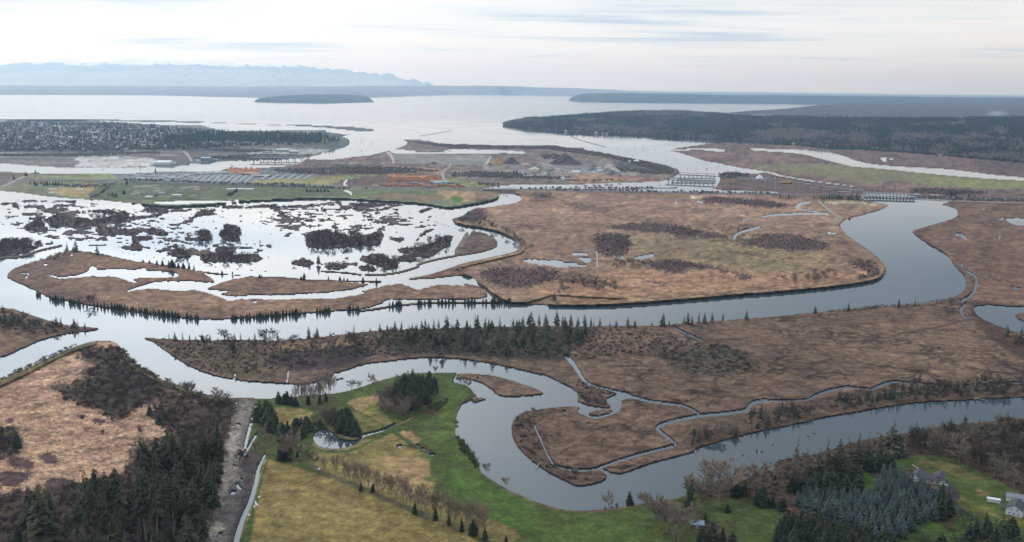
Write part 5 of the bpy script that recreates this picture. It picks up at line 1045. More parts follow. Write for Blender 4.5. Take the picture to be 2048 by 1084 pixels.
# --- the near bank at the lower right
row('dark_evergreen', [(1259, 1010, 28, 1.3)], '{o} dark evergreen at the water edge below the bend', None)
row('willow_tree', [(1295, 1013, 30), (1284, 1006, 20)], 'tan twigged willow by the water, {o} of two', 'tan willows by the water')
row('alder_tree', [(1318, 1059, 62), (1334, 1064, 62), (1346, 1074, 70), (1357, 1086, 82), (1378, 1060, 50), (1388, 1032, 28), (1310, 1040, 45)], 'big pale bare alder, {o} of the group beside the green lawn', 'pale alders beside the lawn', 1.05)
row('willow_tree', [(1437, 1000, 68, .95), (1380, 1000, 46), (1493, 992, 62, .8), (1520, 982, 50, .8), (1415, 1000, 40)], 'large pale round-crowned bare tree, {o} behind the green lawn', 'pale bare trees behind the lawn')
row('dark_evergreen', [(1378, 1022, 56, .9), (1468, 992, 60, .8), (1487, 990, 40, .8), (1527, 1010, 38, 1.4), (1515, 1008, 30, 1.3), (1545, 1015, 26, 1.3), (1565, 1020, 28, 1.2), (1455, 1024, 16, 1.2), (1410, 1045, 22), (1532, 944, 26, .6), (1549, 968, 22, 1.1), (1424, 1080, 46), (1446, 1084, 36), (1404, 1082, 30), (1462, 1094, 36)],
    'dark evergreen, {o} around the green lawn', 'evergreens around the lawn', 1.0)
row('spruce_tree', [(1588, 958, 80), (1615, 958, 74), (1638, 957, 70), (1654, 948, 66), (1676, 947, 74), (1699, 940, 66), (1715, 938, 84), (1737, 920, 50), (1761, 920, 56), (1783, 914, 72), (1798, 914, 56)], 'tall ragged spruce, {o} on the near river bank', 'ragged spruces on the near bank', 1.15)
row('spruce_tree', [(1831, 888, 46, 1.4), (1820, 890, 40, 1.3), (1898, 872, 44, 1.2), (1929, 867, 36, 1.4), (1958, 856, 20), (2010, 868, 44, 1.3), (2024, 864, 38, 1.3), (2046, 856, 26, 1.3)], 'broad dark spruce, {o} above the grassy paddock', 'broad spruces above the paddock')
wood(['dark_evergreen'], [(1570, 965), (1715, 950), (1720, 990), (1640, 1000), (1575, 985)], 8, (10, 16), '{s} dark evergreen between the spruces and the plantation', 'evergreens above the plantation', 21, 1.2)
wood(['dark_evergreen'], HH([(90, 400), (230, 420), (370, 440), (360, 520), (220, 540), (120, 480)]), 7, (9, 13), '{s} dark evergreen at the tip of the paddock', 'evergreens at the tip of the paddock', 22, 1.2)
wood(['dark_evergreen'], HH([(640, 640), (760, 720), (840, 800), (830, 900), (740, 900), (700, 760)]), 8, (12, 16), '{s} dark evergreen edging the drive below the house', 'evergreens edging the drive', 23, 1.2)
wood(['dark_evergreen', 'round_evergreen'], HH([(850, 920), (960, 940), (980, 980), (900, 1000)]), 7, (9, 12), '{s} {k} right of the blue spruces', 'evergreens right of the plantation', 24, 1.2)
wood(['dark_evergreen', 'round_evergreen'], HH([(1000, 990), (1240, 990), (1400, 1090), (1420, 1300), (500, 1300), (620, 1120), (900, 1110)]), 9, (9, 15), '{s} {k} along the bottom right edge', 'evergreens along the bottom right edge', 25, 1.2, name='garden_conifer')
row('dark_evergreen', [(2023, 1074, 40, 1.1)], '{o} red-brown tinged evergreen below the white barn', None)
row('round_evergreen', [(2009, 996, 7)], '{o} small round bush beside the white shed', None)
row('round_evergreen', [(1814, 918, 14)], '{o} dark bush on the upper edge of the paddock', None)
wood(['bare_tree', 'alder_tree'], [(1740, 925), (1830, 895), (1950, 870), (2048, 868), (2160, 880), (2160, 1000), (2048, 990), (1960, 945), (1880, 918), (1800, 920)], 12, (12, 20), '{s} {k} in the thicket behind the paddock', 'bare trees behind the paddock', 26, maxn=90)
wood(['bare_tree'], [(1545, 965), (1600, 950), (1740, 925), (1730, 945), (1620, 975), (1560, 985)], 13, (10, 16), '{s} brown bare tree among the near bank spruces', 'bare trees on the near bank', 27)
MASS_PL = []
wood(['blue_spruce'], [(1592, 1012), (1604, 1000), (1650, 992), (1720, 996), (1748, 990), (1755, 956), (1770, 948), (1800, 952), (1850, 978), (1880, 1005), (1890, 1030), (1870, 1044), (1825, 1050), (1815, 1078), (1760, 1080), (1700, 1060), (1640, 1040)], 4.6, (9, 12.5), '{s} blue-green spruce in the planted stand', 'blue spruces in the planted stand', 31, 1.05, cap=300, mass=MASS_PL)
wood(['dark_evergreen'], [(1552, 1055), (1585, 1040), (1640, 1048), (1700, 1068), (1760, 1084), (1800, 1090), (1800, 1180), (1560, 1180)], 6.0, (9, 13), '{s} dark evergreen in front of the blue spruces', 'dark evergreens before the plantation', 32, 1.0, name='planted_evergreen')  # dark evergreens again, named by their place at the plantation
# --- far bank of the lower slough: olive clumps
wood(['willow_tree', 'spruce_tree', 'bare_tree'], [(1372, 895), (1376, 868), (1480, 852), (1482, 872), (1420, 888)], 9, (6, 11), '{s} olive {k} on the far bank, left of the creek mouth', 'olive trees on the far bank, left', 41, 1.3, maxn=26)
wood(['spruce_tree', 'bare_tree', 'spruce_tree'], [(1500, 825), (1590, 812), (1625, 825), (1600, 842), (1500, 862)], 9, (7, 12), '{s} olive {k} on the middle of the far bank', 'olive trees on the far bank, middle', 42, 1.3, maxn=34)
wood(['spruce_tree', 'bare_tree', 'spruce_tree'], [(1675, 800), (1750, 795), (1800, 780), (1900, 770), (1905, 788), (1830, 800), (1700, 820)], 10, (8, 14), '{s} dark {k} on the right of the far bank', 'dark trees on the far bank, right', 43, 1.3, maxn=40)
wood(['spruce_tree', 'spruce_tree', 'bare_tree'], [(1900, 780), (2048, 765), (2160, 762), (2160, 785), (1920, 796)], 12, (10, 17), '{s} dark {k} at the right end of the far bank', 'dark trees on the far bank, end', 44, 1.2, maxn=26)
# --- wooded island between the two channels
row('spruce_tree', [(1114, 650, 30), (1125, 652, 26), (1142, 652, 30), (1156, 652, 22), (1170, 652, 26), (1182, 653, 20), (1200, 654, 24), (1220, 654, 16), (1232, 656, 22), (1256, 656, 24), (1270, 655, 18)], 'ragged spruce, {o} on the bank right of the island wood', 'spruces right of the island wood')
row('spruce_tree', [(1304, 653, 12), (1325, 652, 27, 1.3), (1338, 652, 14), (1368, 649, 22), (1376, 648, 28, 1.2), (1384, 649, 20), (1397, 648, 28, 1.2), (1409, 647, 27), (1424, 646, 28, 1.1), (1446, 638, 15), (1474, 640, 10), (1494, 641, 22, 1.4)], 'dark bank spruce, {o} along the main river, right of middle', 'spruces along the main river')
row('spruce_tree', [(1630, 627, 17, 1.3), (1697, 622, 22, 1.2), (1688, 623, 14), (1797, 616, 24, 1.1), (1830, 614, 24, 1.1), (1812, 615, 12, 1.6)], 'lone dark spruce on the grassy bank, {o} of six below the wide bend', 'spruces below the wide bend')
row('spruce_tree', [(2014, 672, 28, 1.3), (2042, 692, 44, 1.3), (2030, 690, 30, 1.3), (2060, 700, 46, 1.3)], 'big dark spruce by the right-hand pond, {o} of four', 'spruces by the right-hand pond')
wood(['spruce_tree', 'fir_tree', 'spruce_tree'], [(815, 668), (900, 662), (1060, 658), (1190, 668), (1170, 690), (1105, 712), (1000, 712), (880, 705), (800, 690)], 17.5, (15, 23), '{s} dark {k} in the dense wood on the middle island', 'dense wood on the middle island', 51, 1.45, maxn=175)
row('spruce_tree', [(760, 664, 20), (775, 662, 18), (790, 662, 22), (803, 662, 20), (824, 660, 18), (843, 660, 24), (858, 659, 16), (877, 659, 26), (895, 659, 30), (915, 658, 24), (934, 658, 20), (950, 657, 30), (970, 656, 22), (985, 656, 18), (1000, 656, 24), (1026, 655, 22), (1046, 654, 26), (1062, 654, 34), (1078, 653, 26), (1092, 652, 28)],
    'ragged spruce on the river edge, {o} in front of the island wood', 'spruces on the river edge of the island', 1.15)
wood(['spruce_tree', 'bare_tree'], [(332, 682), (480, 684), (600, 682), (760, 668), (810, 665), (800, 700), (660, 700), (560, 695), (430, 715), (370, 705)], 26, (10, 19), '{s} scattered {k} on the left half of the middle island', 'scattered trees on the middle island', 52, 1.1, maxn=75)
row('spruce_tree', [(338, 680, 14), (350, 681, 20), (366, 681, 22), (380, 682, 18), (392, 682, 12), (404, 682, 14), (420, 683, 18), (436, 683, 12), (456, 683, 22), (470, 683, 18), (482, 683, 20), (498, 684, 14), (530, 684, 16), (556, 683, 20), (617, 677, 26), (634, 676, 24), (660, 672, 12), (692, 668, 14), (708, 667, 20), (740, 664, 12)], 'thin spruce on the island shore, {o} in its left part', 'thin spruces on the island shore')
# --- left spit
row('spruce_tree', [(10, 645, 28), (25, 646, 30), (38, 648, 24), (60, 650, 22), (78, 652, 20), (106, 652, 16), (114, 653, 24), (122, 654, 22), (148, 656, 20, 1.3), (156, 656, 16), (170, 658, 14), (5, 625, 18), (48, 635, 18)], 'sparse spruce, {o} on the left-hand spit', 'sparse spruces on the left spit', 1.2)
wood(['spruce_tree', 'bare_tree'], [(-60, 625), (20, 635), (90, 650), (140, 658), (90, 668), (0, 670), (-60, 680)], 20, (8, 15), '{s} {k} in the thicket on the left spit', 'thicket on the left spit', 53, 1.2, maxn=45)
# --- marsh island rows
def along(pts, step, seed, j=1.5):
    p = np.array(pts, float); d = np.r_[0, np.cumsum(np.hypot(*(p[1:]-p[:-1]).T))]; rg = random.Random(seed); t = 0; out = []
    while t < d[-1]:
        out.append((np.interp(t, d, p[:, 0]), np.interp(t, d, p[:, 1])+rg.uniform(-.8, .8))); t += step*rg.uniform(.6, 1.5)
    return out
rg = random.Random(61)
for nm, segs in (('left end', [[(75, 591), (85, 594)], [(100, 599), (130, 605)], [(140, 607), (176, 613)]]), ('left half', [[(188, 612), (362, 635)], [(374, 636), (398, 640)]]), ('middle', [[(465, 639), (476, 639)], [(482, 639), (502, 637)], [(508, 637), (615, 629)]]),
                 ('right half', [[(634, 627), (662, 624)], [(696, 622), (716, 621)], [(779, 613), (803, 611)]]), ('strip at its right end', [[(838, 608), (850, 608)], [(858, 607), (862, 607)], [(877, 606), (912, 606)], [(930, 606), (950, 606)], [(966, 606), (974, 606)], [(985, 606), (1027, 607)]])):
    for sg in segs:
        for (x, y) in along(sg, 5.2, int(sg[0][0])):
            tree('dark_evergreen', x, y, rg.uniform(9, 15), ('short', 'taller')[rg.random() < .5]+(' slim', ' bushy')[rg.random() < .5]+' dark evergreen in the marsh island bank row, '+nm, 'bank row of the marsh island, '+nm, .95, name='bank_evergreen')  # same dark evergreen shapes as elsewhere, named by their bank row
tree('bare_tree', 182, 611, 26, 'tall brown bare tree in the evergreen row of the marsh island', None, 1.2)
row('spruce_tree', [(134, 502, 20), (152, 503, 26), (195, 510, 24), (146, 502, 12)], 'single spruce on the upper edge of the marsh island, {o} of four', 'spruces on the upper edge of the marsh island')
row('dark_evergreen', [(286, 524, 6), (299, 527, 8), (314, 530, 12), (325, 532, 12), (338, 534, 16, 1.3), (344, 535, 17, 1.2), (357, 536, 13), (367, 537, 13), (378, 538, 14), (388, 540, 12), (444, 548, 9), (465, 549, 8)], 'dark evergreen on the thin levee, {o} of twelve above the marsh island', 'evergreens on the thin levee, left')
row('dark_evergreen', [(519, 556, 9), (523, 556, 8), (608, 560, 14, 1.2), (602, 560, 10), (657, 560, 8), (680, 562, 10), (688, 562, 9), (695, 563, 8), (726, 565, 12), (753, 566, 13)], 'dark evergreen on the thin levee, {o} of ten above the inner pond', 'evergreens on the thin levee, right')
row('fir_tree', [(637, 530, 22, 1.6)], '{o} narrow dark tree standing in the flooded field', None)
row('spruce_tree', [(1109, 601, 22, 1.2)], '{o} dark conifer on the levee track of the big brown island', None)
row('round_evergreen', [(1075, 401, 16, 2.0), (1088, 400, 18, 1.8), (1098, 400, 15, 1.8)], 'round dark tree by the highway slough, {o} of three', 'round trees by the highway slough')
# --- leafless groves drowned in the flood
FL = lambda q: Z(0, 390, 4.267, q)
FR = lambda q: Z(450, 390, 4.267, q)
for nm, q, sp_, hh, mx, kk in (('on the left edge of the flood', FL([(-60, 440), (200, 410), (300, 450), (200, 490), (-60, 500)]), 16, (11, 17), 40, ['bare_tree']), ('in the long upper-left grove', FL([(410, 250), (600, 230), (640, 280), (900, 250), (1090, 190), (1060, 170), (640, 220), (430, 210)]), 24, (9, 15), 60, ['bare_tree']),
                       ('in the pair of clumps right of the left-hand grove', FL([(240, 290), (400, 290), (380, 240), (280, 250)]), 22, (10, 15), 18, ['bare_tree']), ('in the small island in mid flood', FL([(1440, 530), (1620, 530), (1630, 500), (1500, 490)]), 16, (11, 16), 14, ['bare_tree', 'spruce_tree']),
                       ('in the twin clumps above mid flood', FL([(1580, 380), (1790, 380), (1800, 350), (1700, 330)]), 20, (10, 15), 14, ['bare_tree']), ('in the tall clump above mid flood', FL([(1860, 380), (2020, 390), (2040, 340), (1900, 330)]), 20, (11, 16), 14, ['bare_tree']),
                       ('on the wide low clump', FL([(1720, 560), (2200, 560), (2180, 520), (1900, 500), (1750, 530)]), 20, (7, 12), 26, ['bare_tree']), ('in the big rectangular grove of the flood', FR([(690, 430), (800, 450), (960, 450), (1300, 430), (1350, 370), (1100, 350), (760, 330)]), 17, (11, 17), 60, ['bare_tree', 'bare_tree', 'spruce_tree']),
                       ('on the clump by the crescent dyke', FR([(1500, 480), (1700, 520), (1900, 420), (1930, 370), (1800, 400), (1680, 440)]), 19, (10, 16), 36, ['bare_tree']), ('on the lower right clump of the flood', FR([(1170, 640), (1400, 630), (1470, 600), (1450, 540), (1250, 520)]), 17, (8, 14), 36, ['bare_tree', 'bare_tree', 'spruce_tree']),
                       ('in the small clump beside the dark lone tree', FR([(570, 600), (730, 605), (740, 570), (620, 560)]), 18, (7, 10), 12, ['bare_tree']), ('on the upper right edge of the flood', FR([(1120, 85), (1170, 85), (1170, 75), (1120, 75)]), 16, (12, 18), 5, ['bare_tree'])):
    wood(kk, q, sp_, hh, '{s} leafless tree standing '+nm, 'drowned trees '+nm, name='drowned_tree' if len(kk) == 1 else None, seed=int(abs(q[0][0]*7))+3, wf=1.2, maxn=mx)
wood(['bare_tree', 'alder_tree'], [(905, 440), (960, 440), (990, 452), (1030, 470), (1062, 490), (1070, 500), (1050, 505), (1000, 462), (950, 452), (912, 446)], 22, (9, 13), '{s} {k} inside the bend of the upper slough', 'bare trees at the upper slough bend', 71, maxn=40)
wood(['alder_tree', 'bare_tree'], [(1225, 500), (1258, 500), (1258, 480), (1232, 478)], 15, (12, 17), '{s} grey {k} in the middle of the brown island', 'grey trees in mid island', 72, maxn=20)
wood(['alder_tree', 'bare_tree'], [(1225, 538), (1262, 540), (1272, 530), (1235, 524)], 14, (8, 12), '{s} {k} below the ponds of the brown island', 'bare trees below the ponds', 73, maxn=16)
wood(['alder_tree', 'willow_tree'], [(1565, 572), (1605, 570), (1680, 562), (1670, 548), (1630, 550), (1570, 558)], 17, (9, 13), '{s} tan {k} near the right levee of the brown island', 'tan trees by the right levee', 74, maxn=18)
wood(['bare_tree', 'alder_tree'], [(1110, 598), (1160, 582), (1240, 590), (1230, 572), (1140, 560), (1115, 575)], 19, (7, 12), '{s} {k} at the lower left of the brown island', 'bare trees at the island corner', 75, maxn=26)
wood(['bare_tree', 'alder_tree'], [(330, 770), (410, 792), (470, 797), (465, 815), (400, 812), (330, 790)], 12, (9, 15), '{s} brown {k} beside the river above the gravel strip', 'bare trees above the gravel strip', 76, maxn=34)
wood(['bare_tree', 'alder_tree'], [(300, 830), (450, 810), (470, 830), (455, 880), (400, 900), (330, 860)], 14, (6, 10), '{s} brown {k} in the thicket left of the gravel strip', 'bare trees left of the gravel strip', 77, maxn=50)
wood(['bare_tree', 'alder_tree'], [(0, 1000), (150, 980), (440, 1020), (420, 1084), (380, 1180), (-60, 1180), (-60, 1000)], 19, (8, 15), '{s} brown {k} in the thicket at the bottom left', 'bare trees at the bottom left', 78, maxn=70)
wood(['bare_tree'], [(150, 770), (250, 740), (330, 790), (250, 810), (170, 800)], 19, (5, 9), '{s} grey-brown bare tree in the reed field thicket', 'bare trees in the reed field', 79, maxn=40)
# --- belt of dark conifers by the highway bridge, and others in the distance
row('spruce_tree', [(x, 396.5+.02*(x-1550), h) for x, h in zip(range(1548, 1592, 6), (9, 8, 11, 10, 9, 10, 9, 8))], 'dark conifer by the highway, {o} in the left clump', 'conifers by the highway, left clump', 1.3)
row('spruce_tree', [(x, 397.5+.03*(x-1630), h) for x, h in zip(range(1628, 1726, 5), (9, 12, 11, 14, 12, 13, 15, 13, 14, 12, 15, 14, 16, 13, 15, 17, 14, 16, 13, 12))], 'dark conifer by the highway bridge, {o} in the long belt', 'conifers in the belt by the highway bridge', 1.3)
row('dark_evergreen', [(28, 359, 12, .9), (52, 352, 10), (71, 347, 8), (77, 348, 6), (311, 345, 9), (254, 369, 9), (60, 369, 7)], 'dark evergreen near the farm road, {o} of seven', 'evergreens near the farm road')
row('dark_evergreen', [(x, 371, h) for x, h in ((70, 9), (76, 8), (82, 9), (88, 8), (94, 10), (100, 8), (106, 9), (112, 10), (118, 9), (124, 8))], 'dark evergreen, {o} in the farmyard shelter belt', 'shelter belt of the farmyard', 1.2)
row('dark_evergreen', [(225, 392, 8, 1.3), (232, 394, 9, 1.3), (218, 391, 6, 1.3), (248, 388, 8, 1.4), (293, 388, 6)], 'dark tree in the green farm field, {o} of five', 'trees in the green farm field')
row('dark_evergreen', [(x, y, 9) for x, y in ((458, 391), (463, 390), (467, 388), (471, 385), (474, 383))], 'dark evergreen, {o} in the slanting clump near long sheds', 'clump near the long sheds', 1.4)
row('dark_evergreen', [(x, 383.5, 7) for x in (614, 621, 628, 635, 642, 649, 656)], 'dark evergreen, {o} in the square block below the highway', 'block of evergreens below the highway', 1.4)
row('dark_evergreen', [(1028, 348, 9), (1034, 350, 10), (1040, 351, 9)], 'dark evergreen on the mill island, {o} of three', 'evergreens on the mill island', 1.2)
row('dark_evergreen', [(1893, 391, 9), (1902, 391.5, 10), (1910, 392, 9), (1938, 394, 8), (1950, 395, 8)], 'dark evergreen, {o} along the right end of the highway', 'evergreens at the right end of the highway', 1.2)
row('alder_tree', [(1170, 365, 7), (1188, 365, 8), (1199, 365, 8), (1213, 364, 7), (1223, 364, 8), (1240, 363, 6)], 'small bare tree, {o} along the mill slough', 'bare trees along the mill slough', 1.5)

# ------------------------------------------------------------------ uncountable cover: brush, far forest, city trees (instances of shapes that stand in the scene)
SHR = {}
def shrub_kind(key, mat, seeds): SHR[key] = [mesh('bush', *shrub(s), [mat]) for s in seeds]
shrub_kind('brown', C_BRW, (1, 2)); shrub_kind('red', C_RED, (3, 4)); shrub_kind('olive', C_OLV, (5, 6)); shrub_kind('grey', C_TWG, (7,)); shrub_kind('green', C_GRN, (8,))
def scatter(name, protos, pos, sc, rot, idx, label):
    """one object that repeats the shapes of some standing plants over many spots"""
    n = len(pos)
    if n == 0: return
    me = bpy.data.meshes.new(name); me.vertices.add(n); me.vertices.foreach_set('co', np.asarray(pos, np.float32).ravel())
    a = me.attributes.new('sc', 'FLOAT_VECTOR', 'POINT'); a.data.foreach_set('vector', np.asarray(sc, np.float32).ravel())
    a = me.attributes.new('rz', 'FLOAT', 'POINT'); a.data.foreach_set('value', np.asarray(rot, np.float32))
    a = me.attributes.new('pi', 'INT', 'POINT'); a.data.foreach_set('value', np.asarray(idx, np.int32))
    o = bpy.data.objects.new(name, me); COLL.objects.link(o)
    ng = bpy.data.node_groups.new(name, 'GeometryNodeTree')
    ng.interface.new_socket('Geometry', in_out='INPUT', socket_type='NodeSocketGeometry'); ng.interface.new_socket('Geometry', in_out='OUTPUT', socket_type='NodeSocketGeometry')
    gi = ng.nodes.new('NodeGroupInput'); go = ng.nodes.new('NodeGroupOutput'); L = ng.links.new
    jn = ng.nodes.new('GeometryNodeJoinGeometry')
    for p in reversed(protos):
        oi = ng.nodes.new('GeometryNodeObjectInfo'); oi.inputs['Object'].default_value = p; oi.inputs['As Instance'].default_value = True; L(oi.outputs['Geometry'], jn.inputs[0])
    ip = ng.nodes.new('GeometryNodeInstanceOnPoints'); m2p = ng.nodes.new('GeometryNodeMeshToPoints')
    L(gi.outputs[0], m2p.inputs[0]); L(m2p.outputs[0], ip.inputs['Points']); L(jn.outputs[0], ip.inputs['Instance']); ip.inputs['Pick Instance'].default_value = True
    def at(nm, dt):
        k = ng.nodes.new('GeometryNodeInputNamedAttribute'); k.data_type = dt; k.inputs[0].default_value = nm; return k.outputs[0]
    L(at('pi', 'INT'), ip.inputs['Instance Index']); L(at('sc', 'FLOAT_VECTOR'), ip.inputs['Scale'])
    cb = ng.nodes.new('ShaderNodeCombineXYZ'); L(at('rz', 'FLOAT'), cb.inputs[2]); L(cb.outputs[0], ip.inputs['Rotation'])
    L(ip.outputs[0], go.inputs[0])
    md = o.modifiers.new('cover', 'NODES'); md.node_group = ng
    tag(o, label, kind='stuff'); return o
def proto_bush(kind, x, y, hm, label):
    me = SHR[kind][0]; p = gp(x, y); o = link('bush', me, None, p, 0, hm); tag(o, label, 'bush'); return o
def cover(name, kinds, polys, spacing, hm, label, seed, spot, wid=1.3, land=True, fade=True):
    """brush over outlines"""
    P_, S_, R_, I_ = [], [], [], []; rg = np.random.default_rng(seed)
    for k, q in enumerate(polys):
        qq = np.array(q, float); cq = qq.mean(0); qq = cq+(qq-cq)*(1.16 if fade else 1)
        px, py, gx, gy = inside(qq, spacing, seed+k, sm=True, land=land)
        if not len(px): continue
        if fade:
            sz = np.ptp(qq, axis=0); rf = fill(smooth(qq, True, 3), 2); sl, mm = rf; mm = blur(mm, max(1, sz[0]*.10), max(1, sz[1]*.12))
            v = mm[np.clip(np.round(py-Y0).astype(int)-sl[0].start, 0, mm.shape[0]-1), np.clip(np.round(px-X0).astype(int)-sl[1].start, 0, mm.shape[1]-1)]
            cc = CLS[np.clip(np.round(py-Y0).astype(int), 0, H-1), np.clip(np.round(px-X0).astype(int), 0, W-1)]
            br = -9.0*(cc != 0)+fbm(px/11, py/3.5, 3, seed); kp = rg.random(len(px)) < np.clip((v-.42)*2.6+br*2.4+.15, 0, 1)
            px, py, gx, gy = px[kp], py[kp], gx[kp], gy[kp]
            if not len(px): continue
        jx = np.clip(np.round(px-X0).astype(int), 0, W-1); jy = np.clip(np.round(py-Y0).astype(int), 0, H-1)
        z = np.maximum(HGT[jy, jx], 0)-.1; h = rg.uniform(hm[0], hm[1], len(px))*(.75+.8*np.clip(NB[jy, jx]+.3, 0, 1))
        P_.append(np.stack([gx, gy, z], -1)); ww = rg.uniform(.85, 1.5, len(px))*wid; S_.append(np.stack([h*ww, h*ww, h], -1)); R_.append(rg.uniform(0, 6.28, len(px))); I_.append(rg.integers(0, len(kinds), len(px)))
    protos = []
    for j, kd in enumerate(kinds):
        x, y, lb = spot[j]; protos.append(proto_bush(kd, x, y, hm[1]*.9, lb))
    if P_: scatter(name, protos, np.concatenate(P_), np.concatenate(S_), np.concatenate(R_), np.concatenate(I_), label)
Zl = lambda q: Z(0, 700, 2.823, q)
THICK = [Zl([(390, 210), (500, 170), (560, 110), (680, 60), (760, 70), (900, 170), (920, 240), (800, 300), (700, 370), (620, 380), (560, 330), (400, 280)]), Zl([(880, 330), (1000, 260), (1180, 300), (1330, 300), (1300, 470), (1200, 500), (1050, 500), (900, 420)]),
         Zl([(-200, 840), (200, 810), (450, 770), (700, 700), (780, 560), (1000, 520), (1240, 520), (1240, 850), (1140, 1100), (1100, 1400), (-400, 1400), (-400, 900)]), Zl([(480, 0), (690, 0), (720, 40), (600, 60), (500, 50)]), Zl([(-60, 480), (80, 460), (110, 540), (60, 600), (-60, 620)])]
cover('brush_thicket', ['brown', 'red', 'grey'], THICK, 4.6, (2.2, 5.0), 'brown leafless brush filling the reed field hollows and fir wood', 101,
      [(205, 866, 'low dark bush alone in the pale reeds, right of two'), (165, 837, 'low dark bush alone in the pale reeds, left of two'), (280, 858, 'low grey bush alone in the pale reeds near the firs')])
cover('flood_brush', ['brown', 'red'], CL+[Z(0, 360, 2.926, [(250, 460), (330, 430), (420, 410), (480, 420), (400, 450), (280, 480)])], 10.5, (1.6, 4.4), 'dark leafless brush on the patches of ground standing out of the flood', 102,
      [(520, 484, 'tiny dark bush in open flood water, right of two'), (537, 491, 'tiny dark bush in open flood water, left of two')], 1.5)
REDP = [Z(1348, 360, 2.926, [(480, 330), (600, 320), (760, 335), (880, 372), (880, 400), (700, 410), (560, 395), (400, 380)]), Z(680, 360, 2.926, [(850, 545), (960, 515), (1100, 525), (1200, 520), (1280, 550), (1200, 595), (1060, 625), (920, 610), (850, 580)]),
        Z(680, 360, 2.926, [(1490, 335), (1600, 325), (1690, 355), (1690, 410), (1640, 435), (1560, 445), (1500, 400)]), Z(680, 360, 2.926, [(1740, 480), (1860, 468), (2048, 482), (2048, 508), (1980, 548), (1880, 530)]),
        Z(1348, 360, 2.926, [(0, 472), (120, 485), (300, 525), (440, 560), (480, 580), (400, 580), (330, 545), (200, 525), (0, 503)]), Z(1348, 360, 2.926, [(1040, 470), (1130, 475), (1200, 520), (1190, 570), (1100, 590), (1080, 560), (1130, 540), (1040, 500)]),
        Z(680, 360, 2.926, [(1610, 270), (1850, 255), (2048, 285), (2048, 315), (1850, 302), (1620, 288)]), Z(1348, 360, 2.926, [(0, 285), (250, 315), (300, 345), (200, 340), (0, 323)]), Z(1348, 360, 2.926, [(170, 110), (300, 105), (600, 135), (660, 150), (560, 158), (300, 138), (180, 130)]),
        Z(680, 360, 2.926, [(700, 205), (800, 165), (860, 205), (800, 240), (700, 240)]), Z(680, 360, 2.926, [(1300, 560), (1500, 570), (1580, 620), (1480, 640), (1420, 610), (1290, 600)]), Z(1348, 360, 2.926, [(280, 300), (340, 330), (440, 270), (470, 258), (430, 255), (300, 290)])]
cover('island_brush', ['red', 'brown'], REDP, 8.5, (1.0, 2.8), 'low red-brown brush in patches on the big brown island', 103, [(1610, 448, 'small brush clump beside the pale shed on the island'), (1500, 508, 'small dark bush in the greenish middle of the island')], 1.5)
WD = [[(300, 682), (480, 684), (600, 682), (760, 668), (1000, 662), (1200, 662), (1250, 690), (1190, 715), (1100, 722), (950, 712), (780, 712), (640, 730), (480, 752), (400, 735), (330, 700)],
      Z(0, 360, 2.926, [(-150, 760), (0, 750), (90, 790), (250, 850), (400, 870), (560, 870), (400, 890), (200, 900), (60, 880), (-150, 900)]),
      [(1376, 868), (1480, 845), (1600, 812), (1760, 785), (1900, 772), (2048, 762), (2200, 760), (2200, 784), (2048, 790), (1830, 802), (1600, 842), (1460, 872), (1390, 900)],
      [(1026, 850), (1060, 826), (1150, 816), (1080, 845), (1100, 915), (1190, 948), (1160, 966), (1095, 938), (1040, 885)], [(1130, 745), (1165, 765), (1220, 785), (1205, 808), (1165, 800), (1150, 770)],
      [(1410, 985), (1470, 960), (1560, 920), (1740, 880), (1880, 860), (2048, 842), (2200, 830), (2200, 1010), (2048, 1000), (1940, 940), (1850, 915), (1740, 925), (1600, 985), (1500, 1000), (1430, 1005)], [(1310, 695), (1420, 690), (1500, 720), (1480, 745), (1360, 740)]]
cover('bank_brush', ['olive', 'brown', 'grey'], WD, 7.0, (1.6, 4.0), 'olive and brown brush along the river banks and under the island wood', 104,
      [(1440, 648, 'olive bush at the river edge, right of middle'), (955, 757, 'brown bush on the small islet below the island wood'), (1235, 1012, 'grey bush at the green bank below the bend')], 1.4)
cover('green_scrub', ['green'], [E([(1690, 640), (1760, 680), (1890, 880), (1850, 890), (1740, 760)]), E([(510, 540), (560, 520), (600, 550), (560, 575)]), E([(1440, 400), (1620, 330), (1600, 370), (1530, 420)])], 3.4, (2.4, 4), 'yellow-green scrub on the bank of the farm point', 105, [(950, 926, 'yellow-green bush lowest on the bank of the farm point')], 1.2, fade=False)
cover('river_edge_brush', ['brown', 'grey'], [[(928, 806), (950, 790), (958, 800), (935, 812), (922, 830), (920, 860), (916, 872), (908, 850)], [(1130, 1013), (1200, 1012), (1250, 1014), (1200, 1021), (1140, 1020)], [(1655, 622), (1850, 606), (1900, 598), (1900, 604), (1700, 624)],
      [(60, 724), (112, 708), (160, 690), (112, 722), (60, 742), (0, 768), (0, 756)]], 4.2, (1.4, 3), 'brown brush fringing the water along the farm point and the dykes', 106, [(1210, 1019, 'brown bush at the foot of the green bank'), (42, 741, 'dark bush on the green dyke at the left')], 1.3, fade=False)
cover('reed_tufts', ['grey'], [Zl([(0, 240), (300, 60), (440, 20), (470, 70), (380, 190), (370, 280), (560, 400), (700, 400), (840, 320), (900, 420), (760, 520), (700, 690), (300, 760), (0, 680)])], 26, (.6, 1.6), 'small dead tufts dotted through the pale reed field', 107, [(98, 846, 'tiny tuft in the middle of the reed field')], 1.4)
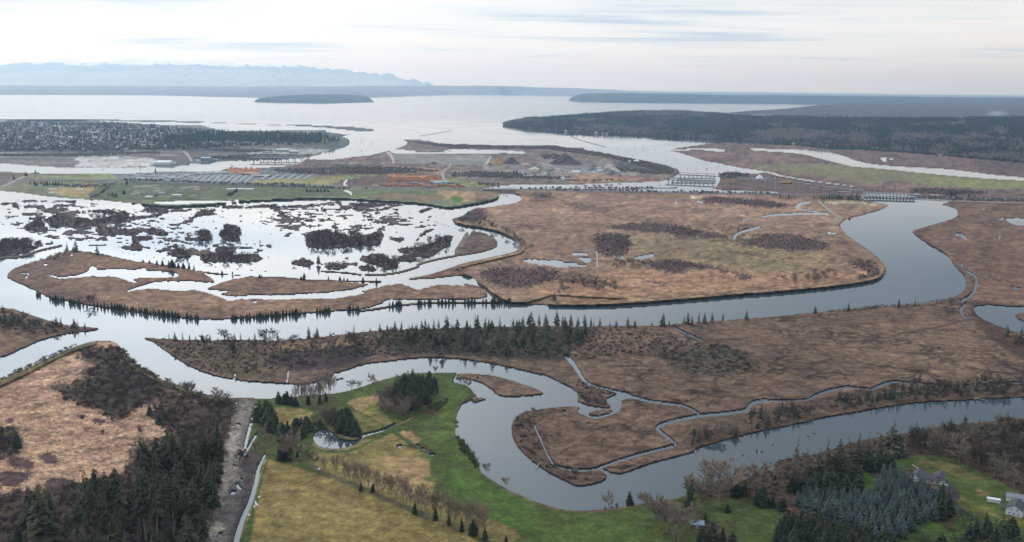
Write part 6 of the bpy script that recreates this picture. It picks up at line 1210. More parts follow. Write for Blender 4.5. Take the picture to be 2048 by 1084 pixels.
# far forest on the headland and the hill behind
def surf_points(V, rows, xr, n, seed, rmax=None):
    rg = np.random.default_rng(seed); r = rg.uniform(0, (rmax or rows)-.01, n); c = rg.uniform(0, V.shape[1]-1.01, n)
    ri = r.astype(int); ci = c.astype(int); fr = (r-ri)[:, None]; fc = (c-ci)[:, None]
    P = (V[ri, ci]*(1-fr)+V[ri+1, ci]*fr)*(1-fc)+(V[ri, ci+1]*(1-fr)+V[ri+1, ci+1]*fr)*fc
    area = np.linalg.norm(V[ri+1, ci]-V[ri, ci], axis=1)*np.linalg.norm(V[ri, ci+1]-V[ri, ci], axis=1)
    keep = rg.random(n) < area/np.percentile(area, 90)
    return P[keep]
def cone(seed, R=.2, k=5):
    r = random.Random(seed); V, F = [], []
    for t0, t1, q in ((.05, .6, 1), (.35, .85, .72), (.6, 1.0, .45)):
        b = len(V); n = 6; a0 = r.uniform(0, 6)
        for j in range(n): a = a0+6.283*j/n; s = R*q*r.uniform(.7, 1.25); V.append((s*math.cos(a), s*math.sin(a), t0+r.uniform(-.04, .04)))
        V.append((r.uniform(-.01, .01), 0, t1)); F += [(b+j, b+(j+1) % n, b+n) for j in range(n)]
    return V, F
def puff(seed, R=.4):
    r = random.Random(seed); V, F = [(0, 0, .12)], []; n = 7
    for j, (z, q) in enumerate(((.3, .8), (.55, 1.0), (.8, .75))):
        for i in range(n): a = 6.283*(i+.5*j)/n; s = R*q*r.uniform(.65, 1.25); V.append((s*math.cos(a), s*math.sin(a), z+r.uniform(-.1, .1)))
    V.append((0, 0, 1)); t = len(V)-1
    F += [(0, 1+(i+1) % n, 1+i) for i in range(n)]+[(1+j*n+i, 1+j*n+(i+1) % n, 1+(j+1)*n+(i+1) % n, 1+(j+1)*n+i) for j in range(2) for i in range(n)]+[(1+2*n+i, 1+2*n+(i+1) % n, t) for i in range(n)]
    return V, F
CONE = [mesh('far_conifer', *cone(s, R), [C_FAR]) for s, R in ((1, .2), (2, .26))]
PUFF = [mesh('far_bare_tree', *puff(s, R), [C_FARB]) for s, R in ((1, .4), (2, .5))]
V_, rows_ = HEAD
pc1 = link('headland_conifer', CONE[0], None, Vector(V_[0][6])+Vector((0, 0, 3)), 0, 24); tag(pc1, 'first dark conifer at the tip of the wooded headland', 'tree')
pc2 = link('headland_bare_tree', PUFF[0], None, Vector(V_[1][30])+Vector((0, 0, 1)), 0, 18); tag(pc2, 'grey bare tree by the beach below the wooded headland', 'tree')
pts = surf_points(V_, rows_, None, 170000, 8)
rg = np.random.default_rng(9)
px, py = proj(pts); dens = fbm(px/40, py/9, 4, 88)
low = np.interp(px, [1006, 1200, 1400, 1600, 1861, 2048], [246, 252, 256, 262, 272, 282]); isc = (1.5*dens+.10*(py < low)-.12*(py > low)+rg.normal(0, .17, len(pts))+.03) > 0.0
open_ = (fbm(px/30+9, py/5, 3, 93) > .13) & (py > low-14); kk_ = ~(open_ & (rg.random(len(pts)) < .5)); pts, px, py, isc = pts[kk_], px[kk_], py[kk_], isc[kk_]
h = np.where(isc, rg.uniform(18, 34, len(pts)), rg.uniform(12, 20, len(pts)))
scatter('headland_forest', [pc1, pc2], pts+[0, 0, -1], np.stack([h, h, h], -1), rg.uniform(0, 6.28, len(pts)), np.where(isc, 0, 1), 'unbroken conifer and bare forest covering the headland')
# city trees
cy = [(-60, 246), (200, 247), (330, 254), (450, 264), (560, 266), (640, 270), (690, 282), (600, 290), (480, 292), (400, 298), (260, 300), (0, 302), (-60, 302)]
px, py, gx, gy = inside(cy, 26, 12)
jx = np.clip(np.round(px-X0).astype(int), 0, W-1); jy = np.clip(np.round(py-Y0).astype(int), 0, H-1); z = HGT[jy, jx]
# the plateau is raised, so take the spot whose raised ground is seen there
Pw = unproj(px, py, z)
isc = (fbm(px/22, py/5, 3, 91)+rg.normal(0, .16, len(px))) > -.02+.1*(px < 300)
inwood = ((px > 400) & (px < 540) & (py > 268) & (py < 285)) | ((px > 545) & (px < 645) & (py > 270) & (py < 286)) | ((px > 330) & (px < 400) & (py > 272) & (py < 300)); isc |= inwood
keep = (rg.random(len(px)) < .55) | inwood
belt = (py > 289) & (py < 303); keep |= belt; isc &= ~(belt & (rg.random(len(px)) < .6))
h = np.where(isc, rg.uniform(13, 26, len(px)), rg.uniform(8, 14, len(px)))
pc3 = link('city_conifer', CONE[1], None, Vector(unproj(172, 303, ground_h(172, 303))[0]), 0, 26); tag(pc3, 'dark conifer at the foot of the city slope above the rail yard', 'tree')
pc4 = link('city_bare_tree', PUFF[1], None, Vector(unproj(120, 304, ground_h(120, 304))[0]), 0, 16); tag(pc4, 'grey bare tree at the foot of the city slope', 'tree')
k = keep
scatter('city_trees', [pc3, pc4], Pw[k], np.stack([h, h, h], -1)[k], rg.uniform(0, 6.28, k.sum()), np.where(isc, 0, 1)[k], 'conifers and bare street trees filling the city across the river')
# hedges and scrub belts of the middle distance
BELT = [[(390, 318), (500, 310), (620, 312), (560, 318), (480, 320)], [(545, 340), (640, 338), (780, 334), (880, 343), (780, 349), (640, 350), (560, 346)], [(900, 346), (1000, 345), (1060, 352), (1140, 356), (1140, 360), (1000, 357), (905, 354)],
        [(800, 282), (900, 290), (1000, 293), (1110, 293), (1200, 306), (1300, 327), (1350, 342), (1340, 350), (1230, 318), (1100, 300), (900, 296)], [(1230, 335), (1340, 346), (1320, 350), (1240, 344)], [(240, 359), (330, 362), (640, 375), (760, 380), (640, 377), (330, 365), (240, 362)],
        [(120, 372), (200, 372), (240, 366), (230, 370), (200, 376), (140, 376)], [(180, 396), (215, 375), (222, 375), (190, 397)], [(960, 378), (1240, 381), (1560, 388), (1560, 390), (1240, 384)], [(1780, 392), (1900, 396), (2048, 400), (2048, 405), (1900, 402), (1790, 400)],
        [(1820, 378), (1900, 380), (1990, 388), (1900, 390), (1820, 386)], [(950, 366), (1000, 370), (960, 372)], [(1025, 373), (1100, 375), (1240, 377), (1350, 376), (1240, 379), (1030, 378)], [(1425, 350), (1460, 346), (1500, 350), (1490, 358), (1430, 357)], [(640, 372), (560, 368), (500, 370)],
        [(1080, 312), (1110, 308), (1140, 318), (1090, 320)], [(400, 298), (560, 302), (500, 306), (400, 302)], [(0, 310), (150, 309), (320, 305), (320, 308), (150, 314), (0, 314)]]
P_, S_, R_, I_ = [], [], [], []
for k, q in enumerate(BELT):
    px, py, gx, gy = inside(q, 12, 300+k)
    if len(px):
        jx = np.clip(np.round(px-X0).astype(int), 0, W-1); jy = np.clip(np.round(py-Y0).astype(int), 0, H-1)
        P_.append(np.stack([gx, gy, np.maximum(HGT[jy, jx], 0)], -1)); h = rg.uniform(3, 7.5, len(px)); S_.append(np.stack([h*1.3, h*1.3, h], -1)); R_.append(rg.uniform(0, 6.28, len(px))); I_.append((rg.random(len(px)) < .8).astype(int))
scatter('scrub_belts', [pc3, pc4], np.concatenate(P_), np.concatenate(S_), np.concatenate(R_), np.concatenate(I_), 'belts of dark scrub and small trees along sloughs and roads')
if MASS_PL:
    pr = [o for o in COLL.objects if o.name.startswith('crown') and o.data == KIND['blue_spruce'][0][0]][:1]
    M_ = np.array([(a, b, c, h) for a, b, c, h, _ in MASS_PL])
    scatter('plantation_rest', pr, M_[:, :3], np.repeat(M_[:, 3:4], 3, 1)*[1.05, 1.05, 1], rg.uniform(0, 6.28, len(M_)), np.zeros(len(M_)), 'closed rows of blue spruces at the back of the planted stand')
print('TREES', COUNT, sum(COUNT.values()))
# ------------------------------------------------------------------ built things
WHT = mat_basic('white_paint', (.72, .73, .74), .6, .12, .3); CRM = mat_basic('cream_wall', (.55, .50, .42), .7, .15, .3); GRYM = mat_basic('grey_wall', (.33, .34, .36), .7, .2, .3)
BLU = mat_basic('bluegrey_wall', (.24, .30, .36), .5, .2, .3); DRK = mat_basic('dark_roof', (.075, .075, .08), .8, .3, .5); GRF = mat_basic('grey_roof', (.22, .23, .25), .7, .25, .4)
RDF = mat_basic('red_roof', (.36, .16, .12), .8, .25, .4); BRN = mat_basic('brown_wall', (.22, .14, .10), .8, .25, .4); CON = mat_basic('concrete', (.44, .43, .42), .85, .2, .2)
ASP = mat_basic('asphalt', (.10, .10, .105), .9, .3, .3, rgb2=(.14, .14, .14)); GRV = mat_basic('gravel_track', (.30, .27, .24), .95, .25, .3); ORG = mat_basic('fresh_wood', (.50, .25, .13), .9, .25, .8, objrand=.15, rgb2=(.38, .19, .10))
DKP = mat_basic('dark_bark_chips', (.060, .045, .045), .95, .3, .1, rgb2=(.10, .075, .07)); STL = mat_basic('rusty_steel', (.13, .10, .085), .7, .3, .6); LOG = mat_basic('wet_log', (.085, .07, .06), .8, .3, 1.5)
GLS = mat_basic('window_glass', (.03, .04, .05), .15, .1, .3, spec=.6); TEA = mat_basic('teal_roof', (.25, .36, .36), .6, .2, .4); YLW = mat_basic('yellow_paint', (.60, .36, .05), .5, .1, .5); GAL = mat_basic('galvanised_steel', (.50, .52, .54), .5, .1, .5); PNK = mat_basic('stacked_lumber', (.42, .29, .25), .85, .25, .6)
PAL = mat_basic('pale_siding', (.44, .45, .46), .7, .2, .3)
def bxv(V, F, c, s, rz=0.0, mi=None, m=0):
    b = len(V); ca, sa = math.cos(rz), math.sin(rz)
    for dz in (0, 1):
        for dx, dy in ((-1, -1), (1, -1), (1, 1), (-1, 1)):
            x, y = dx*s[0]/2, dy*s[1]/2; V.append((c[0]+x*ca-y*sa, c[1]+x*sa+y*ca, c[2]+dz*s[2]))
    f = [(b+3, b+2, b+1, b), (b+4, b+5, b+6, b+7), (b, b+1, b+5, b+4), (b+1, b+2, b+6, b+5), (b+2, b+3, b+7, b+6), (b+3, b, b+4, b+7)]
    F += f
    if mi is not None: mi += [m]*6
def gable(w, d, h, r, wall, roof, ov=.4):
    """gabled block: long side along x"""
    V = [(-w/2, -d/2, 0), (w/2, -d/2, 0), (w/2, d/2, 0), (-w/2, d/2, 0), (-w/2, -d/2, h), (w/2, -d/2, h), (w/2, d/2, h), (-w/2, d/2, h), (-w/2, 0, h+r), (w/2, 0, h+r)]
    F = [(0, 1, 5, 4), (2, 3, 7, 6), (1, 2, 6, 9, 5), (3, 0, 4, 8, 7)]
    W_, D_ = w/2+ov, d/2+ov; k = r*ov/(d/2); t = .25
    R = [(-W_, -D_, h-k+.05), (W_, -D_, h-k+.05), (W_, 0, h+r+.05), (-W_, 0, h+r+.05), (-W_, D_, h-k+.05), (W_, D_, h-k+.05)]
    R2 = R+[(x, y, z+t) for x, y, z in R]
    RF = [(0, 1, 2, 3), (3, 2, 5, 4), (6, 7, 8, 9), (9, 8, 11, 10), (0, 1, 7, 6), (4, 5, 11, 10), (0, 3, 9, 6), (3, 4, 10, 9), (1, 2, 8, 7), (2, 5, 11, 8)]
    return (V, F), (R2, RF)
def mpp(x, y): # metres per photograph pixel there
    p = unproj(x, y, ground_h(x, y))[0]-np.array([0, 0, CAM_H]); return (p@FWD)/FPX
def obj(name, V, F, mats, parent=None, loc=(0, 0, 0), rz=0.0, mi=None): return link(name, mesh(name, V, F, mats, mi), parent, loc, rz)
def root(name, x, y, rz, label, cat, group=None):
    o = bpy.data.objects.new(name, None); COLL.objects.link(o); o.location = gp(x, y, -.1); o.rotation_euler = (0, 0, rz); tag(o, label, cat, group); return o
BG = {}
def building(x, y, w, h, d, wall, roof, label, group=None, rz=0.0, pitched=False, name='building', floors=0):
    k = mpp(x, y); wm, hm = w*k, max(h*k*1.02, 2.5)
    o = root(name, x, y, rz, label, 'building', group)
    if pitched:
        (V, F), (RV, RF) = gable(wm, d, hm*.68, hm*.32, wall, roof)
        obj('wall', V, F, [wall], o); obj('roof', RV, RF, [roof], o)
    else:
        V, F = [], []; bxv(V, F, (0, 0, 0), (wm, d, hm)); obj('wall', V, F, [wall], o)
        V, F = [], []; bxv(V, F, (0, 0, hm+.003), (wm+.6, d+.6, .5)); obj('roof', V, F, [roof], o)
    if floors:
        for i in range(floors):
            V, F = [], []; bxv(V, F, (0, -d/2-.05, hm*(i+.35)/floors), (wm*.86, .2, hm*.42/floors)); obj('window', V, F, [GLS], o)
    return o
H1 = 'hospital tower blocks'
building(67, 257, 6, 13, 22, WHT, WHT, 'tall white hospital tower, leftmost of the four on the city skyline', H1, floors=6)
building(74, 257, 8, 12, 22, BLU, GRF, 'blue-grey glazed tower between two white ones on the city skyline', H1, floors=6)
building(82, 257, 5, 12, 22, WHT, WHT, 'narrow white tower right of the glazed one on the city skyline', H1, floors=6)
building(90, 256, 10, 9, 26, BLU, WHT, 'lower pale blue block, rightmost of the four hospital towers', H1, floors=4)
for i, (x, y, w_, h_, d_, wl_, rf_, lb) in enumerate([(113, 255, 20, 3.6, 30, CRM, WHT, 'long cream block just right of the hospital towers'), (82, 268, 16, 3, 40, CRM, RDF, 'wide building with red roof below the hospital towers'), (178, 268, 7, 6, 20, WHT, WHT, 'small white slab in mid city, left of a striped one'),
    (190, 269, 14, 5, 20, WHT, WHT, 'white slab with dark window bays in mid city'), (129, 262, 16, 2.4, 30, CRM, WHT, 'flat cream roof in the upper middle of the city'), (264, 261, 20, 2.2, 40, CRM, RDF, 'long low school with reddish roof, city centre right'), (243, 277, 18, 2.2, 35, CRM, WHT, 'long low pale building above the railway terraces'),
    (199, 282, 13, 2.6, 30, WHT, WHT, 'white shed at the edge of the city terraces'), (223, 272, 18, 2, 35, WHT, GRF, 'long white block right of the striped slab'), (72, 277, 14, 2.2, 30, WHT, GRF, 'long low white block left in the city'), (187, 278, 16, 4, 30, TEA, TEA, 'teal-roofed hall below the striped white slab'),
    (36, 274, 12, 2.2, 30, CRM, GRF, 'low cream block near the left edge of the city'), (145, 277, 16, 2.2, 30, WHT, GRF, 'long pale roof in the lower middle of the city'), (232, 261, 22, 2, 40, WHT, GRF, 'wide grey school roofs in the upper city'),
    (271, 318, 7, 3.6, 25, CRM, ORG, 'orange-topped block in the river-side yard'), (250, 318, 22, 3, 25, WHT, GRF, 'row of pale sheds at the back of the river-side yard'), (331, 328, 30, 7, 60, WHT, WHT, 'big white warehouse on the river bank'), (412, 321, 17, 6, 30, BLU, WHT, 'two-storey pale office on the river bank, left of bridge'),
    (397, 323, 7, 3.5, 18, WHT, GRF, 'small white hut beside the pale office'), (430, 320, 9, 3, 20, WHT, GRF, 'low white shed right of the pale office'), (566, 303, 26, 4.5, 45, GRYM, WHT, 'large pale-roofed shed behind the river bridge'), (588, 306, 18, 4, 40, GRYM, WHT, 'second pale-roofed shed behind the river bridge'), (536, 306, 16, 3, 40, GRYM, GRF, 'low grey shed left of the pale ones behind the bridge'),
    (645, 267, 12, 6.5, 40, BLU, BLU, 'bluish block at the tip of the city point'), (503, 350, 36, 3.6, 22, BRN, CRM, 'long brown shed below the wood chip pile'), (522, 353, 40, 3.6, 22, BRN, CRM, 'long brown shed, lower of the two by the trailers'),
    (472, 379.5, 35, 2.4, 14, WHT, WHT, 'very long white greenhouse in the green fields'), (500, 380, 15, 2.4, 14, WHT, WHT, 'short white greenhouse right of the long one'), (881, 366, 40, 4, 26, GRF, TEA, 'long green-grey mill shed right in the lumber yard'), (832, 369, 27, 3, 20, DRK, GRF, 'low dark mill shed in the middle of the lumber yard'),
    (298, 395, 14, 2.4, 14, WHT, WHT, 'white barn nearest the levee in the green fields'), (355, 391, 17, 2.4, 14, WHT, WHT, 'white shed beside the wrecks in the green fields'), (388, 375.5, 20, 2, 12, WHT, GRF, 'long white shed under the highway, farm centre'), (369, 377, 12, 2, 12, WHT, GRF, 'small white shed left of the long one under the highway'),
    (343, 374, 8, 2, 12, WHT, GRF, 'tiny white shed left of the farm centre'), (105, 380, 15, 2, 12, WHT, WHT, 'low white roof in the left pasture, upper'), (104, 387, 9, 2.2, 12, WHT, WHT, 'low white roof in the left pasture, lower'), (162, 380, 12, 2.2, 12, WHT, WHT, 'low white roof at the right of the left pasture'),
    (82, 371, 7, 3, 12, WHT, GRF, 'white farmhouse under the shelter belt'), (232, 367, 9, 2.2, 12, WHT, GRF, 'white hut at the end of the slanting hedge'), (1057, 353, 20, 3.2, 25, TEA, TEA, 'pale green hall right of the dark trees on mill island'), (1085, 353.5, 22, 3.2, 25, TEA, TEA, 'second pale green hall on mill island'),
    (1126, 360, 8, 4.5, 18, WHT, WHT, 'white building left of the stacked lumber'), (1152, 346, 14, 4.5, 22, WHT, WHT, 'white factory block in the middle of mill island'), (1178, 347, 10, 3.5, 20, WHT, GRF, 'smaller white block right of the white factory'), (1250, 350, 12, 3, 20, WHT, GRF, 'white shed at the right of the scrap yard'),
    (1198, 343, 9, 3, 18, GRYM, WHT, 'grey shed among the scrap heaps'), (1212, 337, 8, 3, 18, WHT, GRF, 'white hut in the upper scrap yard'), (1144, 361, 26, 4.2, 22, PNK, PNK, 'block of pinkish stacked lumber on mill island'), (1665, 470, 12, 3.6, 9, CRM, CRM, 'cream shed beside the levee track'),
    (1658, 468, 5, 3, 6, WHT, WHT, 'tiny white hut left of the cream shed'), (1624, 452, 6, 3, 6, WHT, GRF, 'small white hut in the brush clump right of centre'), (1500, 440, 9, 3.2, 9, WHT, GRF, 'white farm shed by the winding creek'), (1490, 441, 5, 3, 7, WHT, GRF, 'small white hut left of the farm shed by the creek'),
    (1820, 390.5, 6, 2, 10, WHT, WHT, 'white hut by the right end of the highway bridge')]):
    building(x, y, w_, h_, d_, wl_, rf_, lb, None, TR.uniform(-.15, .15), pitched=i % 3 == 1)
for i in range(44):
    for _ in range(20):
        x, y = TR.uniform(4, 400), TR.uniform(256, 292)
        if not (330 < x < 400 and y > 270): break
    w_ = TR.uniform(6, 17); b = 'far left' if x < 100 else 'left' if x < 200 else 'centre' if x < 300 else 'right'
    wl_, rf_, nm_ = [(PAL, WHT, 'pale block with white roof'), (CRM, GRF, 'cream block with grey roof'), (WHT, GRF, 'white block with grey roof'), (GRYM, PAL, 'grey block with pale roof')][i % 4]
    building(x, y, w_, TR.uniform(1.8, 3.6), TR.uniform(14, 34), wl_, rf_, ('long ' if w_ > 12 else 'short ' if w_ < 9 else 'mid-sized ')+nm_+' in the city, '+b+(', upper part' if y < 268 else ', middle part' if y < 280 else ', lower part'), 'larger blocks in the city', TR.uniform(-.2, .2))
def dome(x, y, w_, h_, mat, label, name='tent', cat='tent', seed=0, rag=.0, group=None, peak=1.0):
    k = mpp(x, y); r_ = w_*k/2; hm = h_*k*1.1; V, F = [], []; n, m_ = 14, 6; rr = random.Random(seed)
    for j in range(m_):
        t = j/m_; q = (1-t**(2.2 if peak == 1 else peak))
        for i in range(n):
            a = 6.283*i/n; s = q*r_*(1+rr.uniform(-rag, rag)); V.append((s*math.cos(a), s*math.sin(a)*.8, hm*t if peak == 1 else hm*t*(1+rr.uniform(-rag, rag)*.4)))
    V.append((0, 0, hm)); top = len(V)-1
    for j in range(m_-1):
        for i in range(n): F.append((j*n+i, j*n+(i+1) % n, (j+1)*n+(i+1) % n, (j+1)*n+i))
    for i in range(n): F.append(((m_-1)*n+i, (m_-1)*n+(i+1) % n, top))
    o = obj(name, V, F, [mat], None, gp(x, y, -.2)); tag(o, label, cat, group); return o
dome(1273, 324, 14, 5, WHT, 'white fabric storage tent by the river on mill island'); dome(1259, 324, 8, 4, CRM, 'tan fabric storage tent left of the white one'); dome(1519, 357, 17, 8, WHT, 'big white tent over the boat yard', peak=1.2)
dome(996, 327, 28, 13, ORG, 'bright orange cone of fresh wood chips on mill island', 'chip_pile', 'wood pile', 3, .12, None, .9); dome(1022, 327, 40, 12, DKP, 'dark chip mound right against the orange cone', 'chip_pile', 'wood pile', 4, .12, None, .9)
dome(1130, 328, 70, 20, DKP, 'huge dark bark mound in the middle of mill island', 'bark_mound', 'wood pile', 5, .14, None, .9); dome(1069, 338, 26, 5, CRM, 'low tan heap below the bark mound', 'sand_heap', 'heap', 6, .15, None, .9)
dome(868, 328, 22, 4, DKP, 'low dark hump in the grey gravel yard', 'earth_heap', 'heap', 7, .2, None, .9)
for i, (x, y, w_, h_) in enumerate([(462, 341, 18, 8), (468, 345, 22, 6), (492, 343, 22, 9), (503, 344, 24, 10), (515, 345, 18, 7)]):
    dome(x, y, w_, h_, ORG, 'orange wood chip pile by the trailer lot, '+['leftmost', 'second from left', 'middle', 'second from right', 'rightmost'][i]+' of five', 'chip_pile', 'wood pile', 20+i, .15, 'chip piles by the trailer lot', .9)
# houses of the city, each a walled and roofed block
def house_mesh(w_, d_, h_, wall, roof):
    (V, F), (RV, RF) = gable(w_, d_, h_, 3.2, wall, roof); n = len(V)
    return mesh('house', list(V)+list(RV), list(F)+[tuple(i+n for i in f) for f in RF], [wall, roof], [0]*len(F)+[1]*len(RF))
HM = [(house_mesh(13, 10, 6, PAL, GRF), 'white house with grey roof'), (house_mesh(15, 10, 6, CRM, DRK), 'cream house with dark roof'), (house_mesh(18, 12, 7, GRYM, PAL), 'grey house with pale roof'), (house_mesh(16, 11, 7, GRYM, GRF), 'grey house with grey roof'), (house_mesh(14, 10, 6, CRM, RDF), 'cream house with reddish roof')]
def bandname(x, y):
    a = 'far left' if x < 100 else 'left' if x < 230 else 'middle' if x < 380 else 'right'
    b = 'skyline' if y < 258 else 'upper streets' if y < 272 else 'lower streets' if y < 288 else 'terraces above the river'
    return a+', '+b
px, py, gx, gy = inside([(0, 249), (330, 254), (440, 266), (520, 288), (640, 290), (600, 294), (480, 294), (330, 298), (260, 299), (0, 300)], 66, 77)
rg = np.random.default_rng(6); ok = ~(((px > 400) & (px < 545) & (py < 286)) | ((px > 330) & (px < 400) & (py > 272))); px, py = px[ok], py[ok]
sel = rg.permutation(len(px)); first = None; REST = []
for n, i in enumerate(sel):
    k = int(rg.integers(0, 5)); z = ground_h(px[i], py[i]); p = unproj(px[i], py[i], z)[0]; rz = float(rg.choice([0, 1.57])+rg.normal(0, .15))
    if n < 290:
        o = link('house', HM[k][0], None, p, rz); tag(o, HM[k][1]+' among the city trees, '+bandname(px[i], py[i]), 'house', 'houses in the city, '+bandname(px[i], py[i]))
        if first is None: first = [None]*5
        if first[k] is None: first[k] = o
    else: REST.append((*p, rz, k))
REST = REST[::2]
if REST:
    R_ = np.array(REST); scatter('city_houses', first, R_[:, :3], np.full((len(R_), 3), 1.1), R_[:, 3], R_[:, 4].astype(int), 'the many further small houses of the city')
for i, (x, y) in enumerate([(1497, 280), (1505, 281), (1512, 281), (1500, 277), (1587, 289), (1655, 294), (1693, 294), (1703, 294), (1740, 291), (1748, 292), (1880, 311), (1193, 268), (1205, 269), (1213, 269), (1126, 262), (1112, 248), (1180, 250), (1132, 264)]):
    k = i % 3; o = link('house', HM[k][0], None, gp(x, y, 1), TR.uniform(0, 3), 1.25)
    tag(o, HM[k][1]+' under the wooded headland, '+(ORD[i] if i else 'first')+' of the scattered shore cottages', 'house', 'cottages under the wooded headland')
# trailers in the lots
def trailer_meshes():
    V, F = [], []; bxv(V, F, (0, 0, 1.1), (13.5, 2.9, 3.0)); bx = mesh('box', V, F, [WHT])
    V, F = [], []
    for x in (-5, -3.8, 4.6): bxv(V, F, (x, 0, 0), (1.0, 2.7, 1.09))
    return bx, mesh('wheels', V, F, [DRK])
TBX, TWH = trailer_meshes()
def trailer(x, y, rz, label, group):
    o = bpy.data.objects.new('parked_trailer', None); COLL.objects.link(o); o.location = gp(x, y); o.rotation_euler = (0, 0, rz); tag(o, label, 'trailer', group)
    link('box', TBX, o); link('wheels', TWH, o)
for k in range(9):
    for j in range(6):
        x, y = 388+k*13+j*2.9, 364.2-j*2.3; trailer(x, y, .95+TR.uniform(-.06, .06), 'white trailer, '+['nearest', 'second', 'third', 'fourth', 'fifth', 'farthest'][j]+' in slanting row '+ORD[k].replace('leftmost', 'first')+' from left of the big lot', 'trailers in slanting rows')
for i in range(46):
    t = i/46; x = 272+t*118+TR.uniform(-3, 3); y = 350+TR.random()*11; trailer(x, y, TR.choice((.95, 1.1, .2)), 'white trailer parked loosely in the '+('far left' if t < .33 else 'left' if t < .66 else 'inner left')+' part of the lot', 'trailers parked loosely')
for i in range(30):
    x = 395+i*2.0+TR.uniform(-1, 1); y = 344.5+TR.random()*4.5; trailer(x, y, .9, 'white trailer in the back rows by the river bank', 'trailers in the back rows by the river')
for k in range(6):
    for j in range(5):
        x, y = 524+k*17+j*3.4, 359.5-j*1.9; trailer(x, y, 1.0, 'white trailer, '+['nearest', 'second', 'middle', 'fourth', 'farthest'][j]+' in row '+ORD[k].replace('leftmost', 'first')+' from left of the right-hand lot', 'trailers in the right-hand lot')
# log stacks
def stack_mesh(seed):
    V, F = [], []; r = random.Random(seed)
    for lv, n in ((0, 5), (1, 4), (2, 3)):
        for i in range(n):
            y = (i-(n-1)/2)*2.3; z = 1.1+lv*1.9; b = len(V); L_ = 9+r.uniform(-1, 1)
            for sx in (-L_, L_):
                for j in range(6): a = 6.283*j/6; V.append((sx, y+1.15*math.cos(a), z+1.15*math.sin(a)))
            F += [(b+j, b+(j+1) % 6, b+6+(j+1) % 6, b+6+j) for j in range(6)]+[tuple(range(b+5, b-1, -1)), tuple(range(b+6, b+12))]
    return mesh('log_stack', V, F, [ORG])
SM = [stack_mesh(1), stack_mesh(2)]
LS = [(779+i*5.2, 357+TR.uniform(-1.5, 2.2)) for i in range(20)]+[(784+i*8, 362+TR.uniform(-1.5, 1.5)) for i in range(10)]+[(880+i*5, 372+TR.uniform(-.6, .6)) for i in range(4)]+[(906+i*4.6, 374) for i in range(5)]+[(765+i*7, 372+TR.uniform(-1, 1)) for i in range(14)]+[(846+i*8, 374) for i in range(4)]
for i, (x, y) in enumerate(LS):
    o = link('log_stack', SM[i % 2], None, gp(x, y), TR.uniform(.6, 1.4), TR.uniform(.8, 1.15)); part = 'upper row, ' if i < 20 else 'middle rows, ' if i < 30 else 'patch right of the long shed, ' if i < 34 else 'round cluster by the green verge, ' if i < 39 else 'front row, '
    tag(o, 'orange log stack in the lumber yard, '+part+('left' if x < 810 else 'middle' if x < 850 else 'right')+' side', 'log stack', 'orange log stacks of the lumber yard')
for i, (x, y) in enumerate([(702, 318), (740, 318), (735, 319), (698, 319)]):
    o = link('log_stack', SM[i % 2], None, gp(x, y), 1, .9); tag(o, 'small orange log stack on the river bend bank, '+ORD[i]+' of four', 'log stack', 'small log stacks on the river bend')
# roads as ribbons a little above the ground
def ribbon(name, pts, wid, mat, dz, kind='structure', label=None, zs=None):
    p = smooth(pts, False, 8); Pw = np.array([gp(a, b) for a, b in p]); Pw[:, 2] = np.maximum(Pw[:, 2], .8)+dz
    k = np.ones(7)/7; zz = np.convolve(np.pad(Pw[:, 2], 3, mode='edge'), k, 'valid'); Pw[:, 2] = np.maximum(zz, Pw[:, 2]*.0+zz)
    if zs is not None: Pw[:, 2] = zs
    d = np.gradient(Pw[:, :2], axis=0); d /= np.linalg.norm(d, axis=1)[:, None]+1e-6; nrm = np.stack([-d[:, 1], d[:, 0]], -1)*wid/2
    n = len(Pw); V = np.zeros((n*4, 3)); V[0::4, :2] = Pw[:, :2]+nrm; V[1::4, :2] = Pw[:, :2]-nrm; V[0::4, 2] = V[1::4, 2] = Pw[:, 2]; V[2::4] = V[1::4]-[0, 0, 2]; V[3::4] = V[0::4]-[0, 0, 2]
    V[2::4, :2] -= nrm*.5; V[3::4, :2] += nrm*.5
    F = []
    for i in range(n-1):
        a, b = i*4, i*4+4; F += [(a, a+1, b+1, b), (a+1, a+2, b+2, b+1), (a+3, a, b, b+3)]
    o = obj(name, V, F, [mat]); tag(o, label, kind=kind); return Pw
HWY = [(-200, 362), (60, 361), (130, 360), (250, 361.5), (330, 364.5), (380, 366.5), (600, 371), (780, 375), (980, 378.5), (1160, 381.5), (1380, 385.5), (1540, 388.5), (1728, 390.5)]
HP = ribbon('highway', HWY, 24, ASP, 1.3); HP2 = ribbon('highway', [(1826, 392.5), (1915, 396), (2048, 399.5), (2240, 404)], 24, ASP, 1.6)
ribbon('road', [(2, 374), (14, 369), (32, 361), (51, 352), (80, 349)], 12, GRV, .5); ribbon('road', [(901, 327.5), (898, 334), (888, 341), (886, 350), (890, 360), (905, 365), (940, 373)], 9, GRV, .5)
ribbon('road', [(1826, 398), (1915, 402), (2048, 406), (2240, 411)], 12, GRV, .6); ribbon('road', [(1638, 402), (1652, 415), (1665, 425), (1685, 437)], 6, GRV, .4)
